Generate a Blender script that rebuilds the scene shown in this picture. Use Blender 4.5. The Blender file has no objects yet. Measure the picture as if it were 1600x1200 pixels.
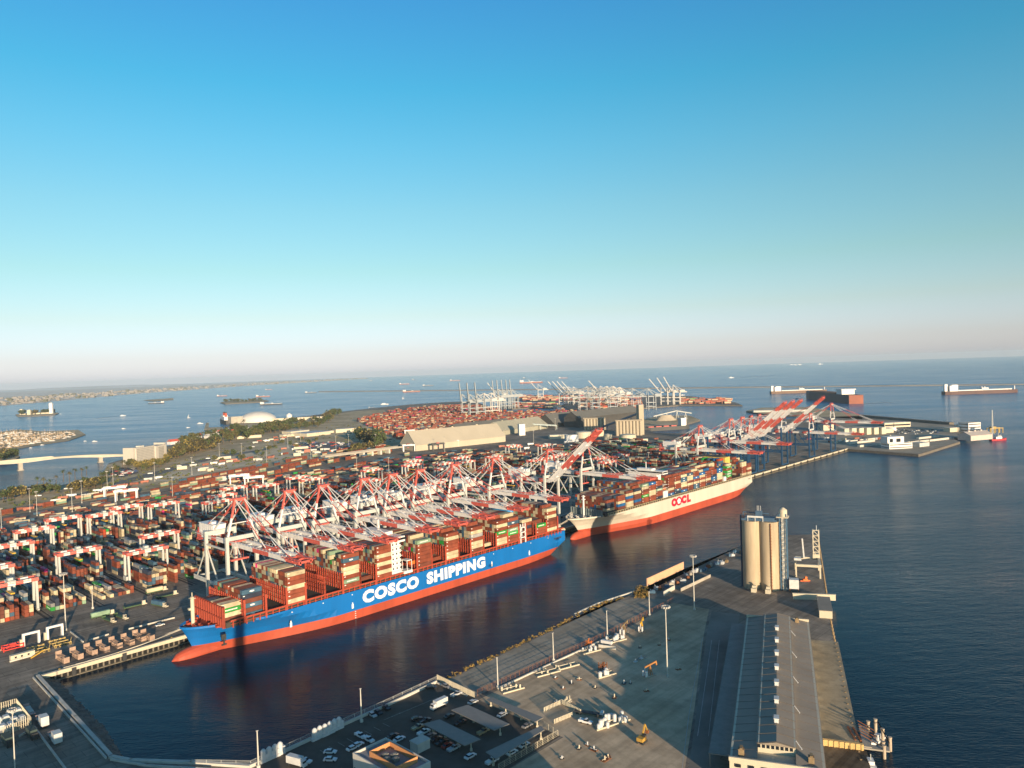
import bpy, math, random
from mathutils import Vector, Matrix
random.seed(11)
R = math.radians
sc = bpy.context.scene
col = sc.collection
# ------------------------------------------------------------------ camera
F, CAM_H, EYE_Y, SLOPE = 1165.0, 160.0, 576.0, 0.0335
_n = Vector((-SLOPE, 1, (600 - EYE_Y) / F)).normalized()
_f = Vector((0, 0, -1)); _f = (_f - _f.dot(_n) * _n).normalized()
_r = _f.cross(_n)
ROT = Matrix((_r, _f, _n))                      # camera axes -> world axes (level horizon, looking along +Y)
cam = bpy.data.cameras.new('camera')
cam.sensor_width = 36.0; cam.lens = F / 1600 * 36.0
cam.clip_start = 1.0; cam.clip_end = 120000.0
camo = bpy.data.objects.new('camera', cam); col.objects.link(camo)
camo.matrix_world = Matrix.Translation((0, 0, CAM_H)) @ ROT.to_4x4()
sc.camera = camo
# ------------------------------------------------------------------ sky, sun, exposure
SUN_EL, SUN_DIR = 7.8, 114.3                    # sunlight travels along world angle 114.3 deg (from +X)
sa = R(SUN_DIR + 180)
wd = bpy.data.worlds.new('World'); sc.world = wd; wd.use_nodes = True
nt = wd.node_tree
sky = nt.nodes.new('ShaderNodeTexSky'); sky.sky_type = 'NISHITA'; sky.sun_disc = False
sky.sun_elevation = R(SUN_EL); sky.sun_rotation = math.pi / 2 - sa
sky.altitude = 0; sky.air_density = 1.0; sky.dust_density = 0.6; sky.ozone_density = 2.5
bg = nt.nodes['Background']; bg.inputs['Strength'].default_value = 0.105
tc = nt.nodes.new('ShaderNodeTexCoord'); sx = nt.nodes.new('ShaderNodeSeparateXYZ'); nt.links.new(tc.outputs['Generated'], sx.inputs[0])
cr = nt.nodes.new('ShaderNodeValToRGB'); nt.links.new(sx.outputs['Z'], cr.inputs[0])   # sky tint by height; overhead part dimmed to cut ambient light
el = cr.color_ramp.elements
for i, (e, c) in enumerate([(0.0, (1.34, 1.52, 2.95)), (1.5, (1.20, 1.21, 2.0)), (4.2, (1.16, 1.10, 1.25)), (7.6, (1.04, 1.13, 1.03)), (12.1, (.90, 1.20, 1.09)), (16.4, (.66, 1.26, 1.21)), (20.5, (.44, 1.27, 1.28)), (26.3, (.42, 1.18, 1.40)), (36, (.52, .88, 1.08)), (55, (.66, .66, .80)), (89, (.58, .56, .70))]):
    if i > 1: el.new(0.5)
    el[i].position = math.sin(R(e)) if i else 0.0
    el[i].color = (c[0]/3, c[1]/3, c[2]/3, 1)
vm = nt.nodes.new('ShaderNodeVectorMath'); vm.operation = 'MULTIPLY'; nt.links.new(sky.outputs[0], vm.inputs[0]); nt.links.new(cr.outputs[0], vm.inputs[1])
vm2 = nt.nodes.new('ShaderNodeVectorMath'); vm2.operation = 'SCALE'; vm2.inputs['Scale'].default_value = 3.0; nt.links.new(vm.outputs[0], vm2.inputs[0])
nt.links.new(vm2.outputs[0], bg.inputs['Color'])
sl = bpy.data.lights.new('sun', 'SUN'); sl.energy = 5.0; sl.angle = R(0.5); sl.color = (1.0, 0.76, 0.50)
so = bpy.data.objects.new('sun', sl); col.objects.link(so)
ldir = Vector((math.cos(R(SUN_DIR)) * math.cos(R(SUN_EL)), math.sin(R(SUN_DIR)) * math.cos(R(SUN_EL)), -math.sin(R(SUN_EL))))
so.rotation_euler = ldir.to_track_quat('-Z', 'Y').to_euler()
vs = sc.view_settings
vs.view_transform = 'Standard'; vs.look = 'None'; vs.gamma = 1.0; vs.use_curve_mapping = False
vs.exposure = 0.77
try:
    sc.cycles.max_bounces = 6; sc.cycles.volume_bounces = 0; sc.cycles.use_denoising = True
    sc.cycles.diffuse_bounces = 2; sc.cycles.glossy_bounces = 2; sc.cycles.transparent_max_bounces = 8
except Exception: pass
# ------------------------------------------------------------------ coordinates
def at(px, py, z=4.0):                          # where the sight line through a photo pixel meets the level z
    d = ROT @ Vector(((px - 800) / F, -(py - 600) / F, -1.0))
    k = (z - CAM_H) / d.z
    return Vector((d.x * k, d.y * k, z))
ANG = R(46.7); U = Vector((math.cos(ANG), math.sin(ANG), 0)); T = Vector((-U.y, U.x, 0))
O = Vector((-254, 397, 0))                      # corner of the quay; s runs along the quay, t inland
def W(s, t, z=0.0):
    return O + U * s + T * t + Vector((0, 0, z))
# ------------------------------------------------------------------ materials
MATS = {}
def mat(name, c, rough=0.6, var=0.12, scale=0.25, metal=0.0, spec=0.4, bump=0.0, bscale=1.0, streak=0.0):
    if name in MATS: return MATS[name]
    m = bpy.data.materials.new(name); m.use_nodes = True
    t = m.node_tree; b = t.nodes['Principled BSDF']
    b.inputs['Roughness'].default_value = rough; b.inputs['Metallic'].default_value = metal
    b.inputs['Specular IOR Level'].default_value = spec
    L = t.links.new
    if var > 0:
        g = t.nodes.new('ShaderNodeNewGeometry')
        n = t.nodes.new('ShaderNodeTexNoise'); n.inputs['Scale'].default_value = scale; n.inputs['Detail'].default_value = 6
        n.inputs['Roughness'].default_value = 0.65
        if streak:
            mp = t.nodes.new('ShaderNodeMapping'); mp.inputs['Scale'].default_value = (1, 1, streak)
            L(g.outputs['Position'], mp.inputs[0]); L(mp.outputs[0], n.inputs['Vector'])
        else: L(g.outputs['Position'], n.inputs['Vector'])
        r = t.nodes.new('ShaderNodeMapRange'); r.inputs[1].default_value = 0.3; r.inputs[2].default_value = 0.7
        r.inputs[3].default_value = 1 - var; r.inputs[4].default_value = 1 + var
        L(n.outputs[0], r.inputs[0])
        x = t.nodes.new('ShaderNodeVectorMath'); x.operation = 'SCALE'; x.inputs[0].default_value = c
        L(r.outputs[0], x.inputs['Scale']); L(x.outputs[0], b.inputs['Base Color'])
        if bump:
            n2 = t.nodes.new('ShaderNodeTexNoise'); n2.inputs['Scale'].default_value = bscale; n2.inputs['Detail'].default_value = 5
            L(g.outputs['Position'], n2.inputs['Vector'])
            bp = t.nodes.new('ShaderNodeBump'); bp.inputs['Strength'].default_value = bump; bp.inputs['Distance'].default_value = 1.0
            L(n2.outputs[0], bp.inputs['Height']); L(bp.outputs[0], b.inputs['Normal'])
    else: b.inputs['Base Color'].default_value = (*c, 1)
    MATS[name] = m; return m
def glow(name, c, e):
    m = bpy.data.materials.new(name); m.use_nodes = True; b = m.node_tree.nodes['Principled BSDF']
    b.inputs['Base Color'].default_value = (*c, 1); b.inputs['Emission Color'].default_value = (*c, 1); b.inputs['Emission Strength'].default_value = e
    return m
white = mat('white_paint', (0.66, 0.65, 0.64), 0.5, 0.10, 0.3, streak=0.3)
red = mat('signal_red_paint', (0.52, 0.105, 0.082), 0.5, 0.18, 0.3)
grey = mat('pale_grey_paint', (0.44, 0.45, 0.43), 0.55, 0.12, 0.2, streak=0.2)
blue_leg = mat('dark_blue_paint', (0.012, 0.055, 0.13), 0.5, 0.15, 0.2)
dark = mat('dark_steel', (0.035, 0.037, 0.04), 0.6, 0.2, 0.5)
glass = mat('window_glass', (0.015, 0.02, 0.028), 0.12, 0.0)
yellow = mat('yellow_paint', (0.62, 0.36, 0.03), 0.5, 0.15, 0.5)
orange = mat('orange_paint', (0.72, 0.14, 0.02), 0.5, 0.1, 0.5)
concrete = mat('concrete', (0.36, 0.33, 0.28), 0.85, 0.18, 0.12, bump=0.05)
pale_conc = mat('pale_concrete', (0.50, 0.48, 0.43), 0.8, 0.14, 0.2)
cream = mat('cream_paint', (0.52, 0.47, 0.36), 0.6, 0.08, 0.2, streak=0.3)
asphalt = mat('asphalt', (0.19, 0.175, 0.15), 0.9, 0.35, 0.03)
metal_roof = mat('metal_roof', (0.235, 0.20, 0.16), 0.6, 0.12, 0.08)
rust = mat('rusty_steel', (0.20, 0.075, 0.03), 0.8, 0.3, 0.6)
rock = mat('rock', (0.14, 0.125, 0.105), 0.95, 0.45, 0.35, bump=0.9, bscale=0.5)
wood = mat('timber', (0.22, 0.16, 0.09), 0.9, 0.3, 0.4)
light_blue = mat('light_blue_steel', (0.07, 0.14, 0.22), 0.5, 0.15, 0.4)
tank_white = mat('tank_white', (0.54, 0.55, 0.55), 0.5, 0.12, 0.5)
# ------------------------------------------------------------------ mesh building
class MB:
    def __init__(s): s.v = []; s.f = []; s.m = []
    def add(s, vs, fs, mi=0):
        o = len(s.v); s.v += [tuple(p) for p in vs]; s.f += [tuple(i + o for i in f) for f in fs]; s.m += [mi] * len(fs); return s
    def box(s, x0, x1, y0, y1, z0, z1, mi=0):
        return s.add([(x0,y0,z0),(x1,y0,z0),(x1,y1,z0),(x0,y1,z0),(x0,y0,z1),(x1,y0,z1),(x1,y1,z1),(x0,y1,z1)],
              [(0,3,2,1),(4,5,6,7),(0,1,5,4),(1,2,6,5),(2,3,7,6),(3,0,4,7)], mi)
    def beam(s, p, q, w, h=None, mi=0):
        p = Vector(p); q = Vector(q); h = h or w; d = (q - p).normalized()
        up = Vector((0, 0, 1)) if abs(d.z) < 0.95 else Vector((0, 1, 0))
        a = d.cross(up).normalized() * (w / 2); b = a.cross(d).normalized() * (h / 2)
        vs = [p-a-b, p+a-b, p+a+b, p-a+b, q-a-b, q+a-b, q+a+b, q-a+b]
        return s.add(vs, [(3,2,1,0),(4,5,6,7),(0,1,5,4),(1,2,6,5),(2,3,7,6),(3,0,4,7)], mi)
    def stripes(s, p, q, w, h, mis):            # a beam painted in bands
        p = Vector(p); q = Vector(q); n = len(mis)
        for i, mi in enumerate(mis): s.beam(p.lerp(q, i / n), p.lerp(q, (i + 1) / n), w, h, mi)
        return s
    def cyl(s, x, y, z0, z1, r, n=12, mi=0, r2=None, cap=True):
        r2 = r if r2 is None else r2
        c = [(math.cos(2*math.pi*i/n), math.sin(2*math.pi*i/n)) for i in range(n)]
        vs = [(x+r*a, y+r*b, z0) for a, b in c] + [(x+r2*a, y+r2*b, z1) for a, b in c]
        fs = [(i, (i+1) % n, n+(i+1) % n, n+i) for i in range(n)]
        if cap: fs += [tuple(range(n-1, -1, -1)), tuple(range(n, 2*n))]
        return s.add(vs, fs, mi)
    def prism(s, pts, z0, z1, mi=0, side=None):  # pts counter-clockwise
        n = len(pts); side = mi if side is None else side
        o = len(s.v); s.v += [(p[0], p[1], z0) for p in pts] + [(p[0], p[1], z1) for p in pts]
        s.f.append(tuple(o+n+i for i in range(n))); s.m.append(mi)
        for i in range(n):
            j = (i+1) % n; s.f.append((o+i, o+j, o+n+j, o+n+i)); s.m.append(side)
        return s
    def gable(s, x0, x1, y0, y1, z0, ze, zr, mi=0, roof=1, over=0.4):   # ridge along x
        ym = (y0 + y1) / 2
        s.add([(x0,y0,z0),(x1,y0,z0),(x1,y1,z0),(x0,y1,z0),(x0,y0,ze),(x1,y0,ze),(x1,y1,ze),(x0,y1,ze),(x0,ym,zr),(x1,ym,zr)],
              [(0,1,5,4),(2,3,7,6),(1,2,6,9,5),(3,0,4,8,7)], mi)
        if roof is not None:
            k = (zr - ze) / (ym - y0); o = over
            s.add([(x0-o,y0-o,ze-k*o+.15),(x1+o,y0-o,ze-k*o+.15),(x1+o,ym,zr+.15),(x0-o,ym,zr+.15),(x1+o,y1+o,ze-k*o+.15),(x0-o,y1+o,ze-k*o+.15)],
                  [(0,1,2,3),(3,2,4,5)], roof)
        return s
    def build(s, name, mats, parent=None, loc=None, rz=None, smooth=False):
        me = bpy.data.meshes.new(name); me.from_pydata(s.v, [], s.f)
        if not isinstance(mats, (list, tuple)): mats = [mats]
        for m in mats: me.materials.append(m)
        if len(mats) > 1: me.polygons.foreach_set('material_index', s.m)
        if smooth: me.polygons.foreach_set('use_smooth', [True] * len(s.f))
        me.update()
        o = bpy.data.objects.new(name, me); col.objects.link(o)
        if parent: o.parent = parent
        if loc is not None: o.location = loc
        if rz is not None: o.rotation_euler = (0, 0, rz)
        return o
def tag(o, label, cat, group=None):
    o['label'] = label; o['category'] = cat
    if group: o['group'] = group
    return o
def thing(name, label, cat, loc=(0, 0, 0), rz=0.0, group=None):
    o = bpy.data.objects.new(name, None); col.objects.link(o); o.empty_display_size = 0.5
    o.location = loc; o.rotation_euler = (0, 0, rz)
    return tag(o, label, cat, group)
def struct(o, kind='structure'):
    o['kind'] = kind; return o
def copy_tree(o, loc, rz=None, label=None, scale=None):
    def cp(x, par):
        c = x.copy(); col.objects.link(c)
        if par: c.parent = par
        for ch in x.children: cp(ch, c)
        return c
    c = cp(o, None); c.location = loc
    if rz is not None: c.rotation_euler = (0, 0, rz)
    if scale is not None: c.scale = scale if isinstance(scale, (tuple, list)) else (scale,) * 3
    if label: c['label'] = label
    return c
def text_obj(name, txt, height, width, loc, rz, m, parent=None, extrude=0.05, bold=0.03):
    c = bpy.data.curves.new(name, 'FONT'); c.body = txt; c.size = 1; c.extrude = extrude; c.offset = bold; c.resolution_u = 3; c.space_character = 1.0 + bold*2.4
    o = bpy.data.objects.new(name, c); col.objects.link(o)
    bpy.context.view_layer.update()
    me = bpy.data.meshes.new_from_object(o.evaluated_get(bpy.context.evaluated_depsgraph_get()))
    bpy.data.objects.remove(o)
    xs = [v.co.x for v in me.vertices]; ys = [v.co.y for v in me.vertices]
    x0, x1, y0, y1 = min(xs), max(xs), min(ys), max(ys)
    for v in me.vertices:
        x = (v.co.x - x0) / (x1 - x0) * width; y = (v.co.y - y0) / (y1 - y0) * height
        v.co = (x, -v.co.z, y)                  # upright, facing local -y
    me.materials.clear(); me.materials.append(m)
    o = bpy.data.objects.new(name, me); col.objects.link(o)
    if parent: o.parent = parent
    o.location = loc; o.rotation_euler = (0, 0, rz)
    return o
ORD = ['bottom', 'second', 'third', 'fourth', 'fifth', 'sixth', 'seventh', 'eighth', 'ninth', 'tenth', 'eleventh', 'twelfth', 'thirteenth', 'fourteenth', 'fifteenth', 'sixteenth', 'seventeenth', 'eighteenth', 'nineteenth', 'twentieth']
NTH = ['first'] + ORD[1:] + ['twenty-' + x for x in ['first'] + ORD[1:9]] + ['thirtieth'] + ['thirty-' + x for x in ['first'] + ORD[1:9]] + ['fortieth'] + ['forty-' + x for x in ['first'] + ORD[1:9]]
# ------------------------------------------------------------------ water
def make_water():
    m = bpy.data.materials.new('sea_water'); m.use_nodes = True; t = m.node_tree; L = t.links.new
    b = t.nodes['Principled BSDF']
    b.inputs['Base Color'].default_value = (0.006, 0.020, 0.034, 1); b.inputs['IOR'].default_value = 1.33; b.inputs['Specular IOR Level'].default_value = 0.20
    g = t.nodes.new('ShaderNodeNewGeometry')
    def noise(scale, detail, stretch, rot=0.0):
        mp = t.nodes.new('ShaderNodeMapping'); mp.inputs['Scale'].default_value = stretch; mp.inputs['Rotation'].default_value = (0, 0, rot)
        n = t.nodes.new('ShaderNodeTexNoise'); n.inputs['Scale'].default_value = scale; n.inputs['Detail'].default_value = detail
        L(g.outputs['Position'], mp.inputs[0]); L(mp.outputs[0], n.inputs['Vector']); return n.outputs[0]
    def rng(x, a, b_, c, d):
        r = t.nodes.new('ShaderNodeMapRange'); L(x, r.inputs[0])
        for i, k in enumerate((a, b_, c, d)): r.inputs[i+1].default_value = k
        return r.outputs[0]
    patches = noise(0.0018, 5, (1.0, 3.2, 1), 0.25)
    streak = noise(0.006, 6, (0.5, 3.0, 1), -0.35)
    mixp = t.nodes.new('ShaderNodeMath'); mixp.operation = 'ADD'; L(patches, mixp.inputs[0]); L(streak, mixp.inputs[1])
    L(rng(mixp.outputs[0], 0.75, 1.3, 0.10, 0.26), b.inputs['Roughness'])
    mx = t.nodes.new('ShaderNodeMix'); mx.data_type = 'RGBA'
    L(rng(mixp.outputs[0], 0.8, 1.25, 0, 1), mx.inputs[0])
    mx.inputs[6].default_value = (0.004, 0.105, 0.25, 1); mx.inputs[7].default_value = (0.010, 0.14, 0.31, 1)
    dk = t.nodes.new('ShaderNodeMix'); dk.data_type = 'RGBA'; dk.inputs[6].default_value = (0.004, 0.018, 0.034, 1); L(mx.outputs[2], dk.inputs[7])   # base colour runs from dark in the basin to bluer with distance
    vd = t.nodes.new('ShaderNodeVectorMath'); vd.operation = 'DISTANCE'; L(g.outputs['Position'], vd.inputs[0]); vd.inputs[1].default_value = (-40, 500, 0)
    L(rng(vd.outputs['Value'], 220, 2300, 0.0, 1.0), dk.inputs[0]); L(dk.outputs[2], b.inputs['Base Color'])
    w1 = noise(0.55, 3, (0.55, 1.6, 1), 0.3); w2 = noise(0.09, 3, (0.6, 1.5, 1), -0.2)
    s = t.nodes.new('ShaderNodeMath'); s.operation = 'MULTIPLY_ADD'; L(w2, s.inputs[0]); s.inputs[1].default_value = 2.0; L(w1, s.inputs[2])
    # the basin between the piers is sheltered, the open bay is choppy
    bp = t.nodes.new('ShaderNodeBump'); bp.inputs['Strength'].default_value = 1.0
    L(rng(vd.outputs['Value'], 230, 640, 0.10, 1.25), bp.inputs['Distance'])
    L(s.outputs[0], bp.inputs['Height']); L(bp.outputs[0], b.inputs['Normal'])
    return m
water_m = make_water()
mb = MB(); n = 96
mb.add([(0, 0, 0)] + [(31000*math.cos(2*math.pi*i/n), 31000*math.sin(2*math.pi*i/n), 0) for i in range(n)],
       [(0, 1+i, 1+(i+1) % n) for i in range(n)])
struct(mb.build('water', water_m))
# ------------------------------------------------------------------ land
def ground_mat(name, c1, c2, scale, worn=0.0, joints=0.0):
    """two tones in broad patches, oil stains, tyre streaks along the quay direction and (joints) slab seams"""
    m = bpy.data.materials.new(name); m.use_nodes = True; t = m.node_tree; L = t.links.new; b = t.nodes['Principled BSDF']
    b.inputs['Roughness'].default_value = 0.92; b.inputs['Specular IOR Level'].default_value = 0.2
    g = t.nodes.new('ShaderNodeNewGeometry')
    def nz(sc_, det, stretch=None, rot=0.0, rough=.68):
        n = t.nodes.new('ShaderNodeTexNoise'); n.inputs['Scale'].default_value = sc_; n.inputs['Detail'].default_value = det; n.inputs['Roughness'].default_value = rough
        if stretch:
            mp0 = t.nodes.new('ShaderNodeMapping'); mp0.inputs['Rotation'].default_value = (0, 0, -rot); L(g.outputs['Position'], mp0.inputs[0])
            mp = t.nodes.new('ShaderNodeMapping'); mp.inputs['Scale'].default_value = stretch; L(mp0.outputs[0], mp.inputs[0]); L(mp.outputs[0], n.inputs['Vector'])
        else: L(g.outputs['Position'], n.inputs['Vector'])
        return n.outputs[0]
    def rg(x, *k):
        r = t.nodes.new('ShaderNodeMapRange'); L(x, r.inputs[0])
        for i, v in enumerate(k): r.inputs[i+1].default_value = v
        return r.outputs[0]
    def mul(a_, b_):
        x = t.nodes.new('ShaderNodeMath'); x.operation = 'MULTIPLY'; L(a_, x.inputs[0]); L(b_, x.inputs[1]); return x.outputs[0]
    mx = t.nodes.new('ShaderNodeMix'); mx.data_type = 'RGBA'; L(rg(nz(scale, 9), .36, .64, 0, 1), mx.inputs[0])
    mx.inputs[6].default_value = (*c1, 1); mx.inputs[7].default_value = (*c2, 1)
    f = rg(nz(scale*6, 6), .3, .7, .72, 1.22)
    if worn:
        f = mul(f, rg(nz(.35, 3, (.05, 1, 1), ANG0, .5), .42, .62, 1 + .25*worn, 1 - .35*worn)); f = mul(f, rg(nz(.25, 4, (.05, 1, 1), ANG0 + 1.3, .5), .5, .66, 1, 1 - .3*worn))
        f = mul(f, rg(nz(.11, 5), .60, .70, 1, 1 - .55*worn))
    if joints:
        br = t.nodes.new('ShaderNodeTexBrick'); mp = t.nodes.new('ShaderNodeMapping'); mp.inputs['Rotation'].default_value = (0, 0, -ANG0); L(g.outputs['Position'], mp.inputs[0]); L(mp.outputs[0], br.inputs['Vector'])
        br.inputs['Scale'].default_value = 1; br.inputs['Brick Width'].default_value = 11; br.inputs['Row Height'].default_value = 6.5; br.inputs['Mortar Size'].default_value = .13
        br.inputs['Color1'].default_value = (1, 1, 1, 1); br.inputs['Color2'].default_value = (1-joints, 1-joints, 1-joints, 1); br.inputs['Mortar'].default_value = (.55, .55, .55, 1)
        sp = t.nodes.new('ShaderNodeSeparateColor'); L(br.outputs['Color'], sp.inputs[0]); f = mul(f, sp.outputs[0])
    sc_ = t.nodes.new('ShaderNodeVectorMath'); sc_.operation = 'SCALE'; L(mx.outputs[2], sc_.inputs[0]); L(f, sc_.inputs['Scale'])
    L(sc_.outputs[0], b.inputs['Base Color'])
    return m
ANG0 = ANG
g_term = ground_mat('terminal_paving', (0.19, 0.16, 0.13), (0.31, 0.265, 0.215), 0.012, .45, .14)
g_yard = ground_mat('packed_earth_yard', (0.43, 0.315, 0.20), (0.60, 0.47, 0.325), 0.015, .3)
g_coast = ground_mat('coastal_ground', (0.34, 0.265, 0.15), (0.60, 0.47, 0.30), 0.009)
g_sand = ground_mat('sandy_ground', (0.52, 0.42, 0.28), (0.68, 0.56, 0.40), 0.012)
def land(name, pts, m, z0=-2.0, side=rock):
    a = sum(pts[i][0]*pts[(i+1) % len(pts)][1] - pts[(i+1) % len(pts)][0]*pts[i][1] for i in range(len(pts)))
    if a < 0: pts = pts[::-1]
    z1 = pts[0][2]
    return struct(MB().prism(pts, z0, z1, 0, 1).build(name, [m, side]))
P = at
def wp(x, y, z=4.0): return Vector((x, y, z))
# the terminal peninsula: quay, then the far pier, its back, and the coast to the left
main = [P(59.5,1055.5), W(71,0.5,4), W(400,1,4), W(800,2,4), W(1200,3,4),
        P(1345,703), P(1435,710), P(1452,705), P(1500,690), P(1485,683), P(1508,684.5), P(1530,672), P(1487,663), P(1410,655), P(1344,650), P(1262,652), P(1225,655),
        P(1190,664), P(1120,674), P(1060,677), P(1020,676), P(1000,660), P(985,650), P(885,641), P(838,641.5), P(795,642.5), P(770,638), P(742,627), P(700,628), P(640,632), P(560,640), P(480,650), P(440,654),
        P(372,657), P(352,668), P(330,680), P(262,697), P(232,706), P(170,724), P(158,748), P(100,757), P(0,780), wp(-1400, 900), wp(-1400, -300), wp(-400, -300), wp(-300, 250), P(60,1075)]
land('terminal_ground', main, g_term)
fore = [P(60,1055.2), P(130,1120), P(180,1183), P(235,1192), P(400,1195), P(500,1147), P(685,1065), P(720,1052), P(860,985), P(985,930), P(1010,925), P(1160,852), P(1236,836), P(1277,835),
        P(1295,960), P(1322,1100), P(1345,1200), wp(128, 180), wp(128, -300), wp(-399.9, -299.9), wp(-299.9, 250), P(60.5,1075)]
fore = [Vector((p.x, p.y, 4.004)) for p in fore]
land('foreground_pier_ground', fore, g_term)
# ------------------------------------------------------------------ shipping containers
CL, CW, CH = 12.0, 2.42, 2.62
CC = {'rust red': (0.25,0.066,0.036), 'brown': (0.17,0.055,0.035), 'cream': (0.58,0.49,0.33), 'slate blue': (0.06,0.13,0.20), 'pale green': (0.24,0.36,0.25),
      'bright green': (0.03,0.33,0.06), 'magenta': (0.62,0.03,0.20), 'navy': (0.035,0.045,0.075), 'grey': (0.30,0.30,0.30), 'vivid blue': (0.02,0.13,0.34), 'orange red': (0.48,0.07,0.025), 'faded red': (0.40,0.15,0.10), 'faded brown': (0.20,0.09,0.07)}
def cont_mat(name, c):
    m = bpy.data.materials.new('container_' + name.replace(' ', '_')); m.use_nodes = True; t = m.node_tree; L = t.links.new; b = t.nodes['Principled BSDF']
    c = tuple(v*.84 for v in c); b.inputs['Roughness'].default_value = 0.55; b.inputs['Specular IOR Level'].default_value = 0.3
    g = t.nodes.new('ShaderNodeNewGeometry'); oi = t.nodes.new('ShaderNodeObjectInfo')
    n = t.nodes.new('ShaderNodeTexNoise'); n.inputs['Scale'].default_value = 0.22; n.inputs['Detail'].default_value = 6; L(g.outputs['Position'], n.inputs['Vector'])
    r = t.nodes.new('ShaderNodeMapRange'); r.inputs[1].default_value = .3; r.inputs[2].default_value = .7; r.inputs[3].default_value = .74; r.inputs[4].default_value = 1.2; L(n.outputs[0], r.inputs[0])
    r2 = t.nodes.new('ShaderNodeMapRange'); r2.inputs[3].default_value = .85; r2.inputs[4].default_value = 1.15; L(oi.outputs['Random'], r2.inputs[0])
    mm = t.nodes.new('ShaderNodeMath'); mm.operation = 'MULTIPLY'; L(r.outputs[0], mm.inputs[0]); L(r2.outputs[0], mm.inputs[1])
    x = t.nodes.new('ShaderNodeVectorMath'); x.operation = 'SCALE'; x.inputs[0].default_value = c; L(mm.outputs[0], x.inputs['Scale']); L(x.outputs[0], b.inputs['Base Color'])
    return m
CM = {k: cont_mat(k, c) for k, c in CC.items()}
CKEYS = list(CC)
def pick(ws): return random.choices([w[0] for w in ws], [w[1] for w in ws])[0]
MIX_BLUE_SHIP = [('rust red', 38), ('brown', 8), ('cream', 29), ('slate blue', 12), ('pale green', 6), ('bright green', 2), ('magenta', 1), ('navy', 3), ('grey', 2)]
MIX_WHITE_SHIP = [('rust red', 40), ('brown', 12), ('cream', 25), ('slate blue', 6), ('vivid blue', 7), ('pale green', 5), ('bright green', 2), ('navy', 5), ('orange red', 2)]
MIX_YARD = [('rust red', 30), ('brown', 14), ('orange red', 4), ('cream', 27), ('slate blue', 10), ('pale green', 4), ('bright green', 3), ('navy', 8), ('magenta', .5), ('grey', 3)]
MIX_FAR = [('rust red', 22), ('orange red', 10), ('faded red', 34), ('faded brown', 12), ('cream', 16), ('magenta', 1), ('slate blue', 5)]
wmark = mat('container_marking_white', (0.78, 0.78, 0.76), 0.5, 0.0)
def cont_mesh(k):                               # body with recessed corrugated sides, rails, corner posts, door gear and a painted mark
    mb = MB(); l, w, h = CL/2 - .06, CW/2 - .03, CH - .14
    mb.box(-l+.12, l-.12, -w+.05, w-.05, .10, h-.05)
    for y in (-w, w-.10):
        for z in (0, h-.16): mb.box(-l+.2, l-.2, y, y+.10, z, z+.16)
        for i in range(20):                     # corrugation ribs
            x = -l + .6 + i*(2*l-1.2)/19; yy = y+.015 if y < 0 else y+.005
            mb.box(x-.12, x+.12, yy, yy+.08, .16, h-.16)
    for x in (-l, l-.2):
        for y in (-w, w-.16): mb.box(x, x+.2, y, y+.16, 0, h)
        for z in (0.001, h-.181): mb.box(x+.02, x+.18, -w+.16, w-.16, z, z+.18)
    for y in (-.75, -.25, .25, .75): mb.box(-l+.05, -l+.12, y-.03, y+.03, .18, h-.18)
    if k in ('slate blue', 'vivid blue'):
        for y in (-w-.012, w+.004):
            mb.add([(1.5*math.cos(a), y, h*.5+.45*math.sin(a)) for a in [i*math.pi/8 for i in range(16)]], [tuple(range(16)) if y < 0 else tuple(range(15, -1, -1))], 1)
    elif k in ('bright green', 'pale green'):
        for y in (-w-.012, w+.004):
            for i in range(9):
                mb.box(-3.6+i*.8, -3.05+i*.8, y, y+.008, h*.36, h*.64, 1)
    else:
        mb.box(-l+.5, -l+1.6, -w-.012, -w-.004, h*.62, h*.8, 1)
    me = mb.build('tmp', [CM[k], wmark]); d = me.data; bpy.data.objects.remove(me); return d
CMESH = {k: cont_mesh(k) for k in CKEYS}
n_single = 0
def container(k, loc, rz, label, group, k_=1.0):        # one container, an object of its own; origin at its base centre
    global n_single
    n_single += 1
    o = bpy.data.objects.new('shipping_container', CMESH[k]); col.objects.link(o)
    o.location = loc; o.rotation_euler = (0, 0, rz); o.scale = (k_, k_, k_)
    return tag(o, label, 'container', group)
rest = MB()                                     # all the containers beyond those built one by one
def rest_box(c, ax, ay, k, l=CL, k_=1.0):       # c base centre; ax, ay unit axes
    hx = ax * ((l/2 - .07)*k_); hy = ay * ((CW/2 - .05)*k_); h = Vector((0, 0, (CH - .16)*k_))
    p = [c-hx-hy, c+hx-hy, c+hx+hy, c-hx+hy]
    rest.add(p + [q + h for q in p], [(4,5,6,7),(0,1,5,4),(1,2,6,5),(2,3,7,6),(3,0,4,7)], CKEYS.index(k))
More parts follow.
